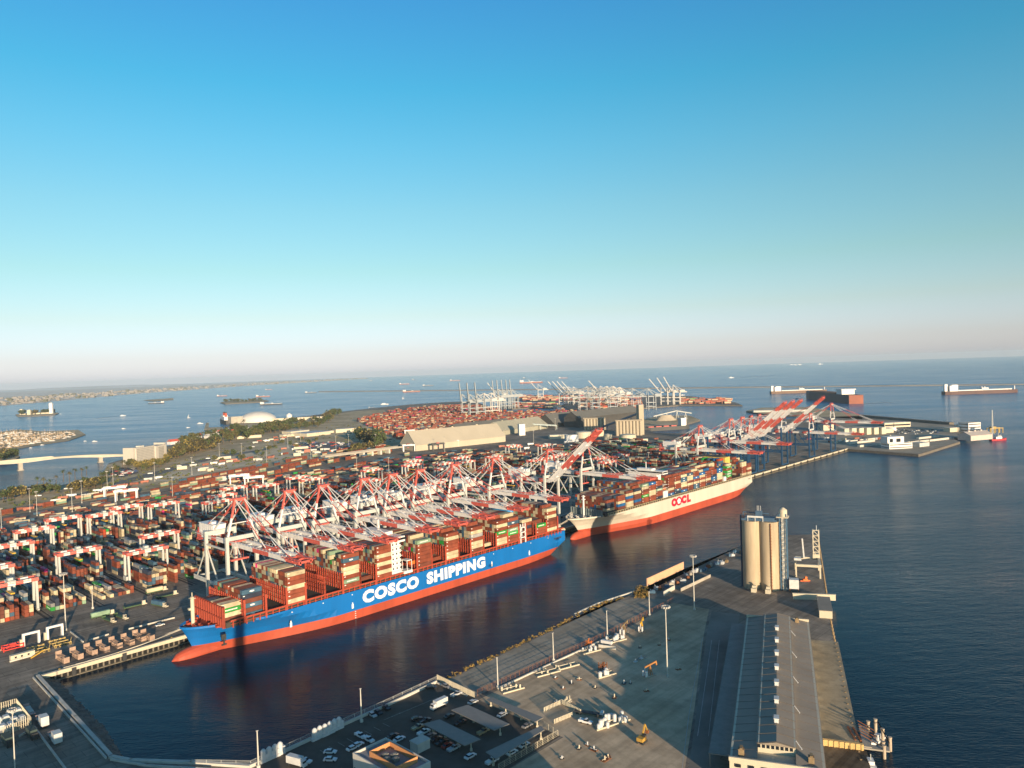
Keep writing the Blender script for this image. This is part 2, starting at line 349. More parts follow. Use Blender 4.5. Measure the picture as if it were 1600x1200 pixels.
# ------------------------------------------------------------------ the two container ships
def hull_mb(Lh, B, zd, zr, stem_deck, stem_wl, bulb_x, stern_run=55.0, flare=42.0, zw=0.0):
    """x runs from bow to stern, y = 0 on the centre line, water at z = 0. materials: 0 topside, 1 boot-top red, 2 deck"""
    mb = MB(); levels = [-2.5, 0.0, zr*.5, zr, zr+.001, zr+(zd-zr)*.35, zr+(zd-zr)*.7, zd-1.2, zd]
    nv = 60
    def stem(z): return stem_wl + (stem_deck - stem_wl) * max(0, min(1, (z-1)/(zd-1)))**1.6
    def half(x, z):
        k = max(0, min(1, z/zd)); s0 = stem(z)
        le = 105 - (105-flare)*k**1.3; u = min(1, max(0, (x-s0)/le))
        f = u**(0.95-0.38*k) if k > .3 else math.sin(u*math.pi/2)**(1.25-0.5*k)
        f = min(1, f*1.0)
        v = max(0, (x-(Lh-stern_run))/stern_run)
        k2 = max(0, min(1, (z+2)/(zr+5)))
        f2 = 1 - (v**1.7)*(1-(.35+.62*k2)) if z < zd*.62 else 1 - .05*v*v
        return B/2*f*f2
    def stern(z): return Lh - 26*max(0, 1-(z+2)/(zr+5.5))**.8
    ring = []
    for j, z in enumerate(levels):
        row = []
        for i in range(nv+1):
            v = i/nv; v = v**1.5 if v < .5 else v*1.293-.293
            x = stem(z) + v*(stern(z)-stem(z)); row.append((x, half(x, z), z))
        ring.append(row)
    for sgn in (-1, 1):
        o = len(mb.v)
        for row in ring: mb.v += [(x, sgn*h, z) for x, h, z in row]
        w = nv+1
        for j in range(len(levels)-1):
            if j == 3: continue
            for i in range(nv):
                a = o+j*w+i; q = (a, a+1, a+w+1, a+w); mb.f.append(q if sgn < 0 else q[::-1]); mb.m.append(1 if j < 3 else 0)
    w = nv+1; n0 = len(levels)*w
    for j in range(len(levels)-1):              # transom
        if j == 3: continue
        a = j*w+nv; mb.f.append((a, n0+a, n0+a+w, a+w)); mb.m.append(1 if j < 3 else 0)
    top = [(x, -h+.25, zd-1.25) for x, h, z in ring[-1]][1:]; bot = [(x, h-.25, zd-1.25) for x, h, z in ring[-1]][1:]
    o = len(mb.v); mb.v += top + bot
    for i in range(len(top)-1): mb.f.append((o+i, o+i+1, o+len(top)+i+1, o+len(top)+i)); mb.m.append(2)
    for sgn in (-1, 1):                         # inside of the bulwark
        o = len(mb.v); mb.v += [(x, sgn*(h-.2), zd-1.3) for x, h, z in ring[-1]] + [(x, sgn*(h-.2), zd) for x, h, z in ring[-1]] + [(x, sgn*h, zd) for x, h, z in ring[-1]]
        for i in range(nv):
            for a in (0, w): mb.f.append((o+a+i, o+a+i+1, o+a+w+i+1, o+a+w+i)); mb.m.append(0)
    nb, na = 10, 14                             # bulb
    o = len(mb.v); bl = stem_wl + 16 - bulb_x
    for i in range(nb+1):
        u = i/nb; rr = math.sqrt(max(0, 1-(1-min(1, u*2.4))**2)); x = bulb_x + bl*u
        for k in range(na):
            a = 2*math.pi*k/na; mb.v.append((x, (4.2 if zw else 3.9)*rr*math.cos(a), zw*.82+1.2+1.2*u+(4.3+1.0*u)*rr*math.sin(a)))
    for i in range(nb):
        for k in range(na):
            a = o+i*na+k; b_ = o+i*na+(k+1) % na; mb.f.append((b_, a, a+na, b_+na)); mb.m.append(1)
    return mb
hull_blue = mat('hull_blue', (0.004, 0.125, 0.40), 0.45, 0.13, 0.06, streak=0.12)
hull_red = mat('boot_top_red', (0.36, 0.062, 0.03), 0.6, 0.2, 0.07, streak=0.15)
hull_cream = mat('hull_ivory', (0.49, 0.46, 0.39), 0.5, 0.1, 0.06, streak=0.12)
deck_red = mat('deck_red', (0.26, 0.045, 0.025), 0.75, 0.22, 0.4)
frame_red = mat('lashing_red', (0.34, 0.055, 0.028), 0.6, 0.18, 0.5)
deck_grey = mat('deck_grey_green', (0.15, 0.19, 0.20), 0.75, 0.2, 0.4)
hold_dark = mat('hatch_dark', (0.05, 0.045, 0.04), 0.8, 0.2, 0.4)
letter_white = mat('lettering_white', (0.66, 0.67, 0.68), 0.5, 0.0)
letter_red = mat('lettering_red', (0.50, 0.01, 0.035), 0.5, 0.0)
def lashing(y0, y1, z0, z1, step=2.52):
    mb = MB(); n = max(1, round((y1-y0)/step))
    for i in range(n+1):
        y = y0 + (y1-y0)*i/n; mb.box(-.3, .3, y-.13, y+.13, z0, z1+1.1)
    k = z0+2.6
    while k <= z1+.05: mb.box(-.5, .5, y0, y1, k-.08, k+.08); mb.box(-.06, .06, y0, y1, k+.95, k+1.07); k += 2.7
    for y in (y0-.8, y1+.2): mb.box(-.6, .6, y, y+.6, z0-3, z1+1.2)
    return mb
# ---- blue ship: local x = s, local y = t + 39
KS = 1.038                                      # measured from the side plane: the ship lies 15 m farther in, against the quay
BX, BY = 0.0, -40.0
def SP(v): return Vector((v.x*KS, v.y*KS, CAM_H + (v.z-CAM_H)*KS))
bs = thing('container_ship', 'blue container ship with red boot top and white lettering along its side', 'ship', SP(W(BX, BY)), ANG)
bs.scale = (KS, KS, KS)
def sl(s, t, z): return Vector((s-BX, t-BY, z))
hb = hull_mb(364.0, 44.0, 23.6, 11.2, 54.0, 62.5, 48.8, flare=40.0, zw=5.86)
hb.build('hull', [hull_blue, hull_red, deck_red], bs, smooth=False)
text_obj('lettering', 'COSCO', 8.3, 46.0, sl(159.6, -62.1, 13.7), 0, letter_white, bs, 0.03, 0.06)
text_obj('lettering', 'SHIPPING', 8.3, 56.5, sl(212.6, -62.1, 13.6), 0, letter_white, bs, 0.03, 0.06)
# small white draught and thruster marks on the side
def mark(*b):
    m_ = MB()
    for q in b: m_.box(*q)
    m_.build('hull_mark', letter_white, bs)
for s, z in ((152, 14.5), (276, 14.2), (318, 14.0), (109, 14.6)): mark((s-.7, s+.7, -22.12, -22.02, z-1.6, z+1.2), (s-.35, s+.35, -22.12, -22.02, z+1.2, z+2.2))
for s in range(110, 345, 21): mark((s-.35, s+.35, -22.12, -22.02, 21.3, 21.9))
for k in range(4): mark((153.5, 154.3, -22.12, -22.02, 6.4+k*1.3, 6.8+k*1.3))
text_obj('stern_name', 'COSCO', 1.5, 9.0, sl(349, -62.0, 18.6), 0, hold_dark, bs, 0.03, 0.03)
# forecastle: mast, winches, breakwater
m = MB(); m.cyl(61.5, 0, 22, 38.5, 1.05, 12); m.box(60.2, 62.8, -1.6, 1.6, 37.6, 37.9); m.box(59.2, 61, -.9, .9, 31.5, 32.6)
m.cyl(61.5, 0, 38.5, 41, .25, 6); m.beam((60.4, -1.5, 38.6), (62.6, 1.5, 38.6), .15); m.build('foremast', cream, bs)
wn = MB()
for x, y in ((63.2, -5.5), (64.6, 6), (67, -9), (67.2, 10), (60.4, -3.6), (60.6, 4.2), (69, -14), (69, 14)):
    wn = MB(); wn.box(x-1.0, x+1.0, y-.9, y+1.0, 22.3, 23.4); wn.cyl(x, y+1.4, 22.3, 24.0, .65, 8); wn.beam((x-1.6, y-1.6, 23.3), (x+1.2, y+1.8, 24.1), .35)
    wn.build('mooring_winch', frame_red, bs)
bw = MB(); bw.box(70.2, 70.8, -19.5, 17, 22.3, 34.2); bw.box(69.4, 70.2, -19.2, 17, 27.6, 28.0)
for k in range(13): bw.box(69.3, 70.2, -19+k*2.9, -18.7+k*2.9, 22.3, 33.8)
bw.build('breakwater', deck_red, bs)
an = MB(); an.box(70.0, 72.6, -16.2, -15.2, 15.2, 18.2); an.beam((71.2, -16.4, 12.2), (71.2, -16.2, 16.5), .7); an.beam((69.8, -16.2, 12.6), (72.6, -16.2, 12.6), .8, .7); an.build('anchor', dark, bs)
# hatch platform and side rail
pl = MB(); pl.box(71, 360, -20.0, 20.0, 22.35, 25.4); pl.build('hatch_coaming', hold_dark, bs)
rl = MB()
for s in range(74, 362, 4): rl.box(s, s+.5, -21.7, -21.1, 22.3, 26.5)
rl.box(73, 362, -21.8, -21.2, 26.1, 26.6); rl.box(73, 362, -21.8, -21.5, 24.2, 24.5)
rl.box(73, 362, -21.2, -20.1, 25.5, 25.9); rl.build('side_rail', frame_red, bs)
# bays: (start s, tiers in the outermost row, profile across)
BAYS = [(70.2, 4, 4), (82, 6, 6), (95, 0, 1), (108, 7, 7), (120.6, 0, 0), (133.6, 0, 0), (146.6, 8, 8), (159.6, 0, 1), (172, 8, 8), (206, 7, 8), (219.2, 0, 1), (232, 7, 8),
        (244.6, 0, 0), (256.2, 7, 8), (269.4, 0, 1), (282.8, 7, 8), (295.2, 7, 8), (316.5, 0, 5), (328.2, 3, 4), (341.2, 7, 8)]
blab = {70.2: 'behind the bow mast', 82: 'in the foremost tall block', 108: 'in the second bow block', 146.6: 'in the block before the bridge gap', 172: 'just ahead of the bridge',
        206: 'just aft of the bridge', 232: 'above the letters SH', 256.2: 'above the letters PING', 282.8: 'just past the lettering', 295.2: 'ahead of the white frame', 328.2: 'aft of the white frame', 341.2: 'in the aftmost block'}
rnd = random.Random(3)
for bi, (s0, ns, npf) in enumerate(BAYS):
    nrow = 17 if s0 > 100 else (14 if s0 > 75 else 13)
    zb = 26.6 if s0 > 100 else 24.4
    yc = lambda r: -(nrow*2.52)/2 + 2.52*(r+.5)
    for r in range(nrow):
        h = ns if r < 2 else npf
        if s0 < 96 and npf < 2: h = 0
        if s0 in (82,) and r < 1: h = 6
        if r >= 2 and npf > 2: h = max(2, npf - (rnd.random() < .22) - (1 if 6 < r < 9 and s0 in (146.6,) else 0) - (2 if r < 6 and r >= 3 and s0 == 146.6 else 0))
        if s0 == 70.2: h = 4 if r < 5 else 3
        for k in range(h):
            c = pick(MIX_BLUE_SHIP); p = W(s0 + CL/2, BY + yc(r), zb + k*CH)
            front = (r == 0)
            topn = (k == h-1 and s0 < 110 and r > 0)
            if front and ns:
                container(c, SP(p), ANG, f'{c} container, {ORD[k] if k < h-1 else "topmost"} in seaward stack, {blab[s0]}, blue ship', 'containers stacked on the blue ship', KS)
            elif topn:
                where = {70.2: 'low stacks behind the mast', 82: 'foremost tall block', 95: 'low bay behind it', 108: 'second bow block'}[s0]
                container(c, SP(p), ANG, f'{c} container atop the {where}, {NTH[r]} row from seaward, blue ship', 'containers stacked on the blue ship', KS)
            else: rest_box(SP(p), U, T, c, CL, KS)
    if ns == 0 or s0 > 80:
        lb = lashing(-20.8, 20.8, 26.2, 26.6 + (3 if s0 < 100 else 3.2)*2.7).build('lashing_bridge', frame_red, bs)
        lb.location = (s0 - .75, 0, 0)
for s in (132.9, 158.9, 218.4, 243.9, 268.7, 307.2, 354.5):
    lb = lashing(-20.8, 20.8, 26.2, 36).build('lashing_bridge', frame_red, bs); lb.location = (s, 0, 0)
# bridge house
bh = MB(); bh.box(188.5, 196.5, -19.5, 19.5, 25.4, 47.6); bh.box(187.5, 197.5, -23.2, 23.2, 47.6, 51.2); bh.box(189, 196, -12, 12, 51.2, 53.2)
for k in range(6): bh.box(187.9, 196.9, -20.6, -19.5, 28+k*3.2, 28.25+k*3.2); bh.box(187.6, 187.9, -20.4, 20, 28+k*3.2, 28.25+k*3.2)
bh.box(196.5, 203.5, -22.6, -16.5, 25.4, 27.2); bh.box(199, 203.2, -22.4, -17, 33.5, 34.0)
for x in (199.2, 203): bh.box(x, x+.3, -22.4, -22, 25.4, 33.5); bh.box(x, x+.3, -17.3, -17, 25.4, 33.5)
bh.beam((193, 0, 53), (193, 0, 60), .8); bh.beam((193, -4, 57), (193, 4, 57), .4)
brg = bh.build('bridge_house', white, bs, (-3.3, 0, 0))
bwn = MB(); bwn.box(187.42, 187.5, -22.8, 22.8, 48.9, 50.4); bwn.box(188, 199, -23.28, -23.2, 48.9, 50.4)
for k in range(6):
    for y in range(-17, 19, 3): bwn.box(188.4, 188.5, y-.5, y+.5, 29.2+k*3.2, 30.4+k*3.2)
    for x in (190, 193, 196): bwn.box(x-.5, x+.5, -19.58, -19.5, 29.2+k*3.2, 30.4+k*3.2)
bwn.build('window_band', glass, brg)
lbm = MB(); lbm.beam((199.6, -20, 31.2), (203.6, -20, 31.2), 2.4, 2.2); lbm.beam((199.2, -20, 31.6), (204, -20, 31.6), 1.4, 1.4); lbm.build('lifeboat', orange, bs)
fn = MB(); fn.box(308.2, 314.8, -9, 9, 25.4, 49.5, 0); fn.box(308.1, 314.9, -9.1, 9.1, 49.5, 51.0, 1)
for y in (-4, 0, 4): fn.cyl(311.5, y, 51, 53.5, .9, 8, 1)
fnl = fn.build('funnel', [mat('funnel_blue', (0.03, 0.22, 0.48), 0.5, 0.1), dark], bs)
fm = MB(); fm.add([(311.5+2.4*math.cos(a), -9.06, 45+1.5*math.sin(a)) for a in [i*math.pi/8 for i in range(16)]], [tuple(range(16))])
fm.add([(308.15, 2.6*math.cos(a), 45+1.5*math.sin(a)) for a in [i*math.pi/8 for i in range(16)]], [tuple(range(15, -1, -1))]); fm.build('funnel_emblem', letter_white, fnl)
wf = MB()
for x in (308.2, 313.6):
    for y in (-22.4, -18.5): wf.box(x, x+.7, y, y+.7, 23.6, 35.5)
for z in (27.5, 31.5, 35.2): wf.box(308.2, 314.3, -22.4, -17.8, z, z+.7)
for x in (308.2, 310.9, 313.6): wf.box(x, x+.7, -22.4, -21.7, 35.2, 38.5)
wf.build('white_stern_frame', white, bs)
# ---- ivory ship: local x = s - 400, local y = t + 23.5
CX, CY = 0.0, -23.5
cs = thing('container_ship', 'ivory container ship with red boot top and red OOCL lettering', 'ship', W(CX, CY), ANG)
hc = hull_mb(743.0, 46.0, 20.6, 7.6, 414.0, 431.0, 419.5-3, stern_run=60.0, flare=44.0)
hc.build('hull', [hull_cream, hull_red, deck_grey], cs)
ty = -23.12
text_obj('lettering', 'O', 8.6, 11.2, (555.6, ty, 10.9), 0, letter_red, cs, 0.03, 0.085)
text_obj('lettering', 'C', 8.6, 10.0, (575.6, ty, 11.0), 0, letter_red, cs, 0.03, 0.085)
text_obj('lettering', 'L', 8.6, 7.6, (587.0, ty, 11.0), 0, letter_red, cs, 0.03, 0.085)
em = MB()
em.add([(570.6+5.9*math.cos(a), ty, 15.2+4.6*math.sin(a)) for a in [i*math.pi/16 for i in range(32)]], [tuple(range(32))], 0)
for k in range(5):
    cx, cz = 570.6+2.0*math.sin(k*1.2566), 15.2+1.75*math.cos(k*1.2566)
    em.add([(cx+1.5*math.cos(a), ty-.02-k*.002, cz+1.3*math.sin(a)) for a in [i*math.pi/8 for i in range(16)]], [tuple(range(16))], 1)
em.add([(570.6+.7*math.cos(a), ty-.05, 15.2+.6*math.sin(a)) for a in [i*math.pi/8 for i in range(16)]], [tuple(range(16))], 0)
em.build('lettering', [letter_red, letter_white], cs)
text_obj('stern_name', 'OOCL', 1.3, 7.0, (732, ty+.9, 16.6), 0, dark, cs, 0.03, 0.03)
m = MB(); m.cyl(438, 0, 19.2, 38.5, .9, 10); m.box(436.6, 439.4, -1.5, 1.5, 34.5, 35); m.box(436.9, 439.1, -1.3, 1.3, 37.2, 38); m.build('foremast', white, cs)
bw = MB(); bw.box(442, 442.6, -18.5, 18.5, 19.3, 25.6)
for k in range(13): bw.box(441.3, 442, -18+k*3, -17.7+k*3, 19.3, 25.4)
bw.build('breakwater', deck_grey, cs)
wn = MB()
for x, y in ((424, -4), (424, 4), (429, -8), (430, 8), (434, -12), (434, 12), (428, 0)):
    wn = MB(); wn.box(x-1, x+1, y-.9, y+.9, 19.3, 20.6); wn.cyl(x, y+1.4, 19.3, 21.2, .6, 8)
    wn.build('mooring_winch', pale_conc, cs)
pl = MB(); pl.box(444, 738, -20.5, 20.5, 19.35, 22.6); pl.build('hatch_coaming', dark, cs)
rl = MB()
for s in range(446, 742, 4): rl.box(s, s+.4, -22.6, -22.2, 19.3, 22.6)
rl.box(445, 742, -22.6, -22.2, 22.3, 22.7); rl.box(445, 742, -22.5, -22.3, 20.8, 21.0); rl.build('side_rail', mat('rail_buff', (0.40, 0.33, 0.20), 0.7, 0.2), cs)
OB = [(449.2, 4), (462.2, 5), (475.8, 6), (489.5, 6), (503, 7), (516, 7), (528.6, 7), (551, 7), (564.2, 7), (577, 7), (590, 7), (603, 7), (616.2, 6), (629.2, 6), (642.4, 6), (655.6, 6), (678, 7), (716, 6), (730.6, 5)]
olab = ['under the foremast', 'behind the foremast', 'near the bow', 'first behind bow shadow', 'second behind bow shadow', 'second ahead of bridge', 'just ahead of bridge', 'just aft of bridge',
        'over first letter O', 'over the flower letter', 'over the letter L', 'just past the lettering', 'second past the lettering', 'third past the lettering', 'fourth past the lettering', 'beside the white casing', 'aft of the white casing', 'at the stern', 'at the transom']
rnd = random.Random(8)
for bi, (s0, n) in enumerate(OB):
    nrow = 18 if s0 > 460 else 15
    L_ = 10.6 if s0 > 730 else CL
    for r in range(nrow):
        h = n + (1 if (r > 0 and s0 < 460) else 0)
        if r > 0 and 545 > s0 > 480: h = 8 if r > 1 else 7
        if r > 0 and 620 > s0 > 550: h = 8
        if r > 0 and s0 > 610: h = n + (r > 3) + (rnd.random() < .3)
        y = -(nrow*2.5)/2 + 2.5*(r+.5)
        for k in range(h):
            c = pick(MIX_WHITE_SHIP)
            if s0 == 678 and k % 2 and r < 2: c = 'bright green'
            p = W(s0 + L_/2, CY + y, 23.2 + k*CH)
            if r == 0 and s0 > 500 and s0 < 730:
                container(c, p, ANG, f'{c} container, {ORD[k] if k < h-1 else "topmost"} in seaward stack, {olab[bi]}, ivory ship', 'containers stacked on the ivory ship')
            else: rest_box(p, U, T, c, L_)
ob = MB(); ob.box(541.8, 549.8, -15, 20, 22.6, 46.5); ob.box(541, 550.6, -22.8, 22.8, 46.5, 49.6); ob.box(542, 549, -9, 9, 49.6, 51.5); ob.box(541.5, 550, -22.6, -15, 22.6, 29)
for z in (26, 29, 32.2, 35.4): ob.box(541.5, 550, -22.4, -15, z, z+.3)
ob.beam((545.5, 0, 51), (545.5, 0, 58), .7); obh = ob.build('bridge_house', white, cs)
w_ = MB(); w_.box(540.92, 541, -22.4, 22.4, 47.6, 49); w_.box(541.4, 550.2, -22.88, -22.8, 47.6, 49); w_.build('window_band', glass, obh)
lbm = MB(); lbm.beam((543.5, -20, 31.6), (548.5, -20, 31.6), 2.2, 2.0); lbm.build('lifeboat', orange, cs)
yf = MB(); yf.box(691.5, 703, -14, 14, 22.6, 47, 0); yf.box(691.4, 703.1, -8, 20, 47, 48.2, 1); yf.box(670.6, 676.6, -22.5, -16, 22.6, 27.5, 2); yf.box(671, 676, -15, 15, 22.6, 34, 2)
yf.build('funnel', [mat('funnel_yellow', (0.60, 0.42, 0.10), 0.5, 0.1), dark, white], cs)
# ------------------------------------------------------------------ ship-to-shore cranes
SL3 = [white, red]
def sts_crane(prefix, leg_m, raised, upper=0.0):
    """local x along the quay, y inland from the waterside rail, z from the quay; upper lifts everything above the legs"""
    r = thing(prefix, 'x', 'crane'); e = upper
    for x in (-10, 10):
        for y in (0, 30):
            m = MB(); m.beam((x, y, 1.8), (x, y, 54+e), 1.9, 1.9); m.build('leg', leg_m, r)
    m = MB()
    for y in (0, 30): m.beam((-10.9, y, 2.2), (10.9, y, 2.2), 1.4, 1.6)
    m.build('sill_beam', leg_m, r)
    for x in (-9, 9):
        for y in (0, 30):
            m = MB(); m.box(x-4.4, x+4.4, y-.7, y+.7, .9, 1.6)
            for k in range(4): m.box(x-4.0+k*2.2, x-2.6+k*2.2, y-.5, y+.5, 0, .9)
            m.build('bogie', dark, r)
    m = MB()
    for x in (-10, 10): m.beam((x, -.5, 20.5), (x, 50, 20.5), 1.3, 1.8)
    m.beam((-10, 50, 20.5), (10, 50, 20.5), .9, 1.2); m.box(-10.7, -10.5, 30, 50, 21.6, 22.6); m.build('portal_beam', leg_m, r)
    m = MB()
    for x in (-10, 10):
        m.beam((x, 30, 44), (x, 13.5, 21), .8); m.beam((x, 30, 44), (x, 46.5, 21), .6); m.beam((x, 0, 45.5), (x, 30, 45.5), .9, 1.1); m.beam((x, 0, 22), (x, 11, 21), .6)
    m.build('brace', leg_m, r)
    m = MB()
    for y in (0, 30): m.beam((-10.9, y, 52.5+e), (10.9, y, 52.5+e), 1.7, 2.6)
    m.build('cross_beam', grey, r)
    # trolley girder over the portal
    m = MB()
    for x in (-3.4, 3.4): m.stripes((x, -1, 48+e), (x, 58, 48+e), .9, 3.0, [0, 1, 0, 0, 1, 0, 0, 1])
    for y in (8, 20, 42, 57): m.beam((-3.4, y, 48+e), (3.4, y, 48+e), .5, 1)
    m.box(-5.2, -4.2, 0, 58, 48.8+e, 48.95+e); m.box(4.2, 5.2, 0, 58, 48.8+e, 48.95+e)
    m.build('trolley_girder', SL3, r)
    m = MB(); m.box(-4.6, 4.6, 31, 52, 50.2+e, 56.6+e); m.box(-4.9, 4.9, 30.6, 52.4, 56.6+e, 56.9+e); m.box(-5.6, -4.6, 33, 50, 50.2+e, 50.5+e)
    for k in range(6): m.box(-4.66, -4.6, 33+k*3.2, 33.2+k*3.2, 50.4+e, 56.4+e)
    m.box(-3, 0, 36, 40, 56.9+e, 58.3+e); mh = m.build('machinery_house', white, r)
    m = MB()
    for k in range(8): m.beam((-3.6+k, 58.6, 44+e), (-3.6+k, 55, 51+e), .35)
    m.box(-4, 4, 55, 59, 44+e, 44.4+e); m.box(-4, 4, 54.5, 59.5, 49.5+e, 49.8+e); m.box(-3.4, 3.4, 54, 57.4, 50+e, 52.6+e); m.build('counterweight_deck', red, r)
    # A-frame
    m = MB(); top = 77+e
    for x in (-1, 1): m.stripes((x*9, 0, 54+e), (x*3.2, .5, top), 1.1, 1.1, [0, 0, 1, 1])
    for x in (-1, 1): m.stripes((x*4.6, 29, 54+e), (x*3.2, 1.6, top-1), .75, .75, [0, 0, 1, 1])
    m.beam((-4.2, .8, top), (4.2, .8, top), 2.0, 1.8, 1); m.beam((-6.9, .2, 62+e), (6.9, .2, 62+e), .5, .5, 0)
    m.box(-5, 5, -1, 3, top+.9, top+1.1, 1)
    for x in (-4.5, -2, 1, 4): m.box(x-.12, x+.12, .6, .84, top+1, top+2.6, 1)
    m.build('a_frame', SL3, r)
    m = MB()
    for x in (-1, 1): m.stripes((x*3.4, 2, top-.6), (x*3.4, 54, 50+e), .42, .42, [0, 0, 1, 0, 1, 0])
    for x in (-1, 1): m.beam((x*3.4, 14, 69+e), (x*3.4, 14, 66+e), .3)
    m.build('back_stay', SL3, r)
    # boom
    ang = R(41) if raised else 0.0
    hz, hy = 48+e, -1.5
    def bp(x, d, dz=0.0):                       # point d metres out along the boom
        return Vector((x, hy - d*math.cos(ang) + dz*math.sin(ang), hz + d*math.sin(ang) + dz*math.cos(ang)))
    m = MB()
    for x in (-3.4, 3.4): m.stripes(bp(x, 0), bp(x, 60), .95, 3.2, [0, 0, 1, 1, 0, 0])
    for d in (6, 18, 30, 42, 54): m.beam(bp(-3.4, d), bp(3.4, d), .5, 1.2, 0)
    for x in (-4.5, 4.5): m.beam(bp(x, 1, 1.6), bp(x, 60, 1.6), .8, .12, 0)
    for x in (-5.3, 5.3): m.beam(bp(x, 1, 2.8), bp(x, 60, 2.8), .1, .1, 0)
    for x in (-5.3, 5.3):
        for k in range(16): m.beam(bp(x, 1+k*3.9, 1.6), bp(x, 1+k*3.9, 2.8), .1, .1, 0)
    boom = m.build('boom', SL3, r)
    m = MB()
    for x in (-3.4, 3.4): m.beam(bp(x, 60), bp(x, 76), .95, 2.8)
    for d in (61, 68, 75.6): m.beam(bp(-4.6, d), bp(4.6, d), .8, 1.0)
    for x in (-5.2, 5.2): m.beam(bp(x, 59, 1.0), bp(x, 77, 1.0), 1.3, .15)
    for x in (-5.7, 5.7): m.beam(bp(x, 59, 2.2), bp(x, 77, 2.2), .12, .12)
    for x in (-5.7, 5.7):
        for k in range(6): m.beam(bp(x, 59+k*3.6, 1.0), bp(x, 59+k*3.6, 2.2), .12, .12)
    m.beam(bp(-5.7, 77, 2.2), bp(5.7, 77, 2.2), .12); m.beam(bp(-5.2, 77, 1.0), bp(5.2, 77, 1.0), .8, .2)
    for x in (-3.4, 3.4): m.beam(bp(x, 60, 3.4), bp(x, 68, 1.0), .6); m.beam(bp(x, 32, 1.2), bp(x, 37, 3.0), .6); m.beam(bp(x, 37, 3.0), bp(x, 42, 1.2), .6)
    m.build('boom_tip', red, boom)
    m = MB()
    for x in (-1, 1):
        if raised:
            for d, mid in ((36, .5), (62, .45)):
                a, b = Vector((x*3, .5, top-.5)), bp(x*3.4, d, 1); c = a.lerp(b, mid) + Vector((0, 0, -6 if d > 40 else -3)); m.beam(a, c, .34, mi=0); m.beam(c, b, .34, mi=1)
        else:
            m.stripes((x*3, .3, top-.4), bp(x*3.4, 37, 2.4), .42, .42, [0, 0, 1, 1, 0]); m.stripes((x*3, 0, top), bp(x*3.4, 63, 2.6), .46, .46, [0, 0, 1, 1, 0, 0])
    m.build('fore_stay', SL3, r)
    ty = 10 if raised else 4
    m = MB(); m.box(-4, 4, ty-3, ty+3, 49.3+e, 50.2+e); m.box(-2.4, 2.4, ty-2.2, ty+2.2, 46.2+e, 46.8+e)
    for x in (-2, 2):
        for y in (-1.6, 1.6): m.beam((x, ty+y, 46.6+e), (x, ty+y, 38+e), .12)
    m.box(-6, 6, ty-1.2, ty+1.2, 37+e, 38+e); m.build('trolley', red, r)
    m = MB(); m.box(-1.4, 1.4, ty+4, ty+7, 43.8+e, 46.6+e); m.box(-1.5, 1.5, ty+3.9, ty+4, 44.4+e, 45.8+e); m.build('cab', white, r)
    m = MB()
    for i in range(12):
        z0 = 4+i*4; y0 = 31.3 if i % 2 else 33.4; m.beam((10.4, y0, z0), (10.4, 64.7-y0, z0+4), .5, .2)
    m.build('stair', grey, r)
    return r
rz_q = ANG
crane_xs = [114.1, 150.1, 176.9, 212.6, 238.8, 266.3, 303.7, 351.8, 425.9, 481.8, 712.9, 793.5, 826.4, 851.3, 877, 956.1, 1058.1, 1147.9]
raised = {425.9, 826.4, 851.3, 877, 956.1}
bits = {114.1: 'nearest to the camera, over the bow of the blue ship', 150.1: 'second from the bow of the blue ship', 176.9: 'third from the bow of the blue ship', 212.6: 'fourth along the blue ship, behind its bridge',
        238.8: 'fifth along the blue ship, over the word SHIPPING', 266.3: 'sixth along the blue ship, past mid length', 303.7: 'seventh along the blue ship, near its funnel', 351.8: 'at the stern of the blue ship',
        425.9: 'boom raised in the gap between the two ships', 481.8: 'over the bow half of the ivory ship', 712.9: 'over the stern of the ivory ship', 793.5: 'just past the stern of the ivory ship',
        826.4: 'leftmost of three with booms raised side by side', 851.3: 'middle of three with booms raised side by side', 877: 'rightmost of three with booms raised side by side', 956.1: 'boom raised, alone right of the raised three',
        1058.1: 'lower one near the quay end', 1147.9: 'the last at the far end of the quay'}
protos = {}
for s in crane_xs:
    up = s in raised; bl = s > 780; key = (up, bl, s == 1058.1)
    lab = 'quay crane with ' + ('blue' if bl else 'grey') + ' legs, ' + bits[s]
    if key not in protos:
        o = sts_crane('quay_crane', blue_leg if bl else grey, up, -8.0 if key[2] else (2.5 if bl else 0.0)); protos[key] = o
        o.location = W(s, 5, 4); o.rotation_euler = (0, 0, rz_q); o['label'] = lab
    else: o = copy_tree(protos[key], W(s, 5, 4), rz_q, lab)
    o['group'] = 'red and white quay cranes along the wharf'
# ------------------------------------------------------------------ quay apron edge
qa = MB(); qa.box(-3, 1200, -.6, 1.4, 2.9, 4.9); qa.box(-3, 1200, 1.4, 3.0, 4.0, 4.12)
struct(qa.build('quay_edge', cream, None, O, ANG))
pil = MB()
for i in range(400):
    s = i*3.0; pil.box(s, s+.75, -.1, .45, -1.5, 2.9)
pil.box(-3, 1200, .5, 1.0, -2, 2.9, 1); pil.box(-3, 1200, -1.2, .5, -1, .35, 2)  # near-black backing strip: shade below the quay cap put into its colour
struct(pil.build('quay_piles', [mat('wet_concrete', (.17,.15,.12), .8, .3, .3), mat('under_quay_shade', (.012,.012,.012), .9, 0), mat('tide_ledge', (.20,.175,.13), .9, .3, .2)], None, O, ANG))
rails = MB()
for t in (5, 35): rails.box(0, 1195, t-.25, t+.25, 4.0, 4.03)
struct(rails.build('crane_rails', rust, None, O, ANG))
fd = MB(); fd.box(-.9, .9, -1.5, -.62, .5, 4.4); fd.box(-1.1, 1.1, -1.7, -1.5, .3, 4.6)
f0 = None
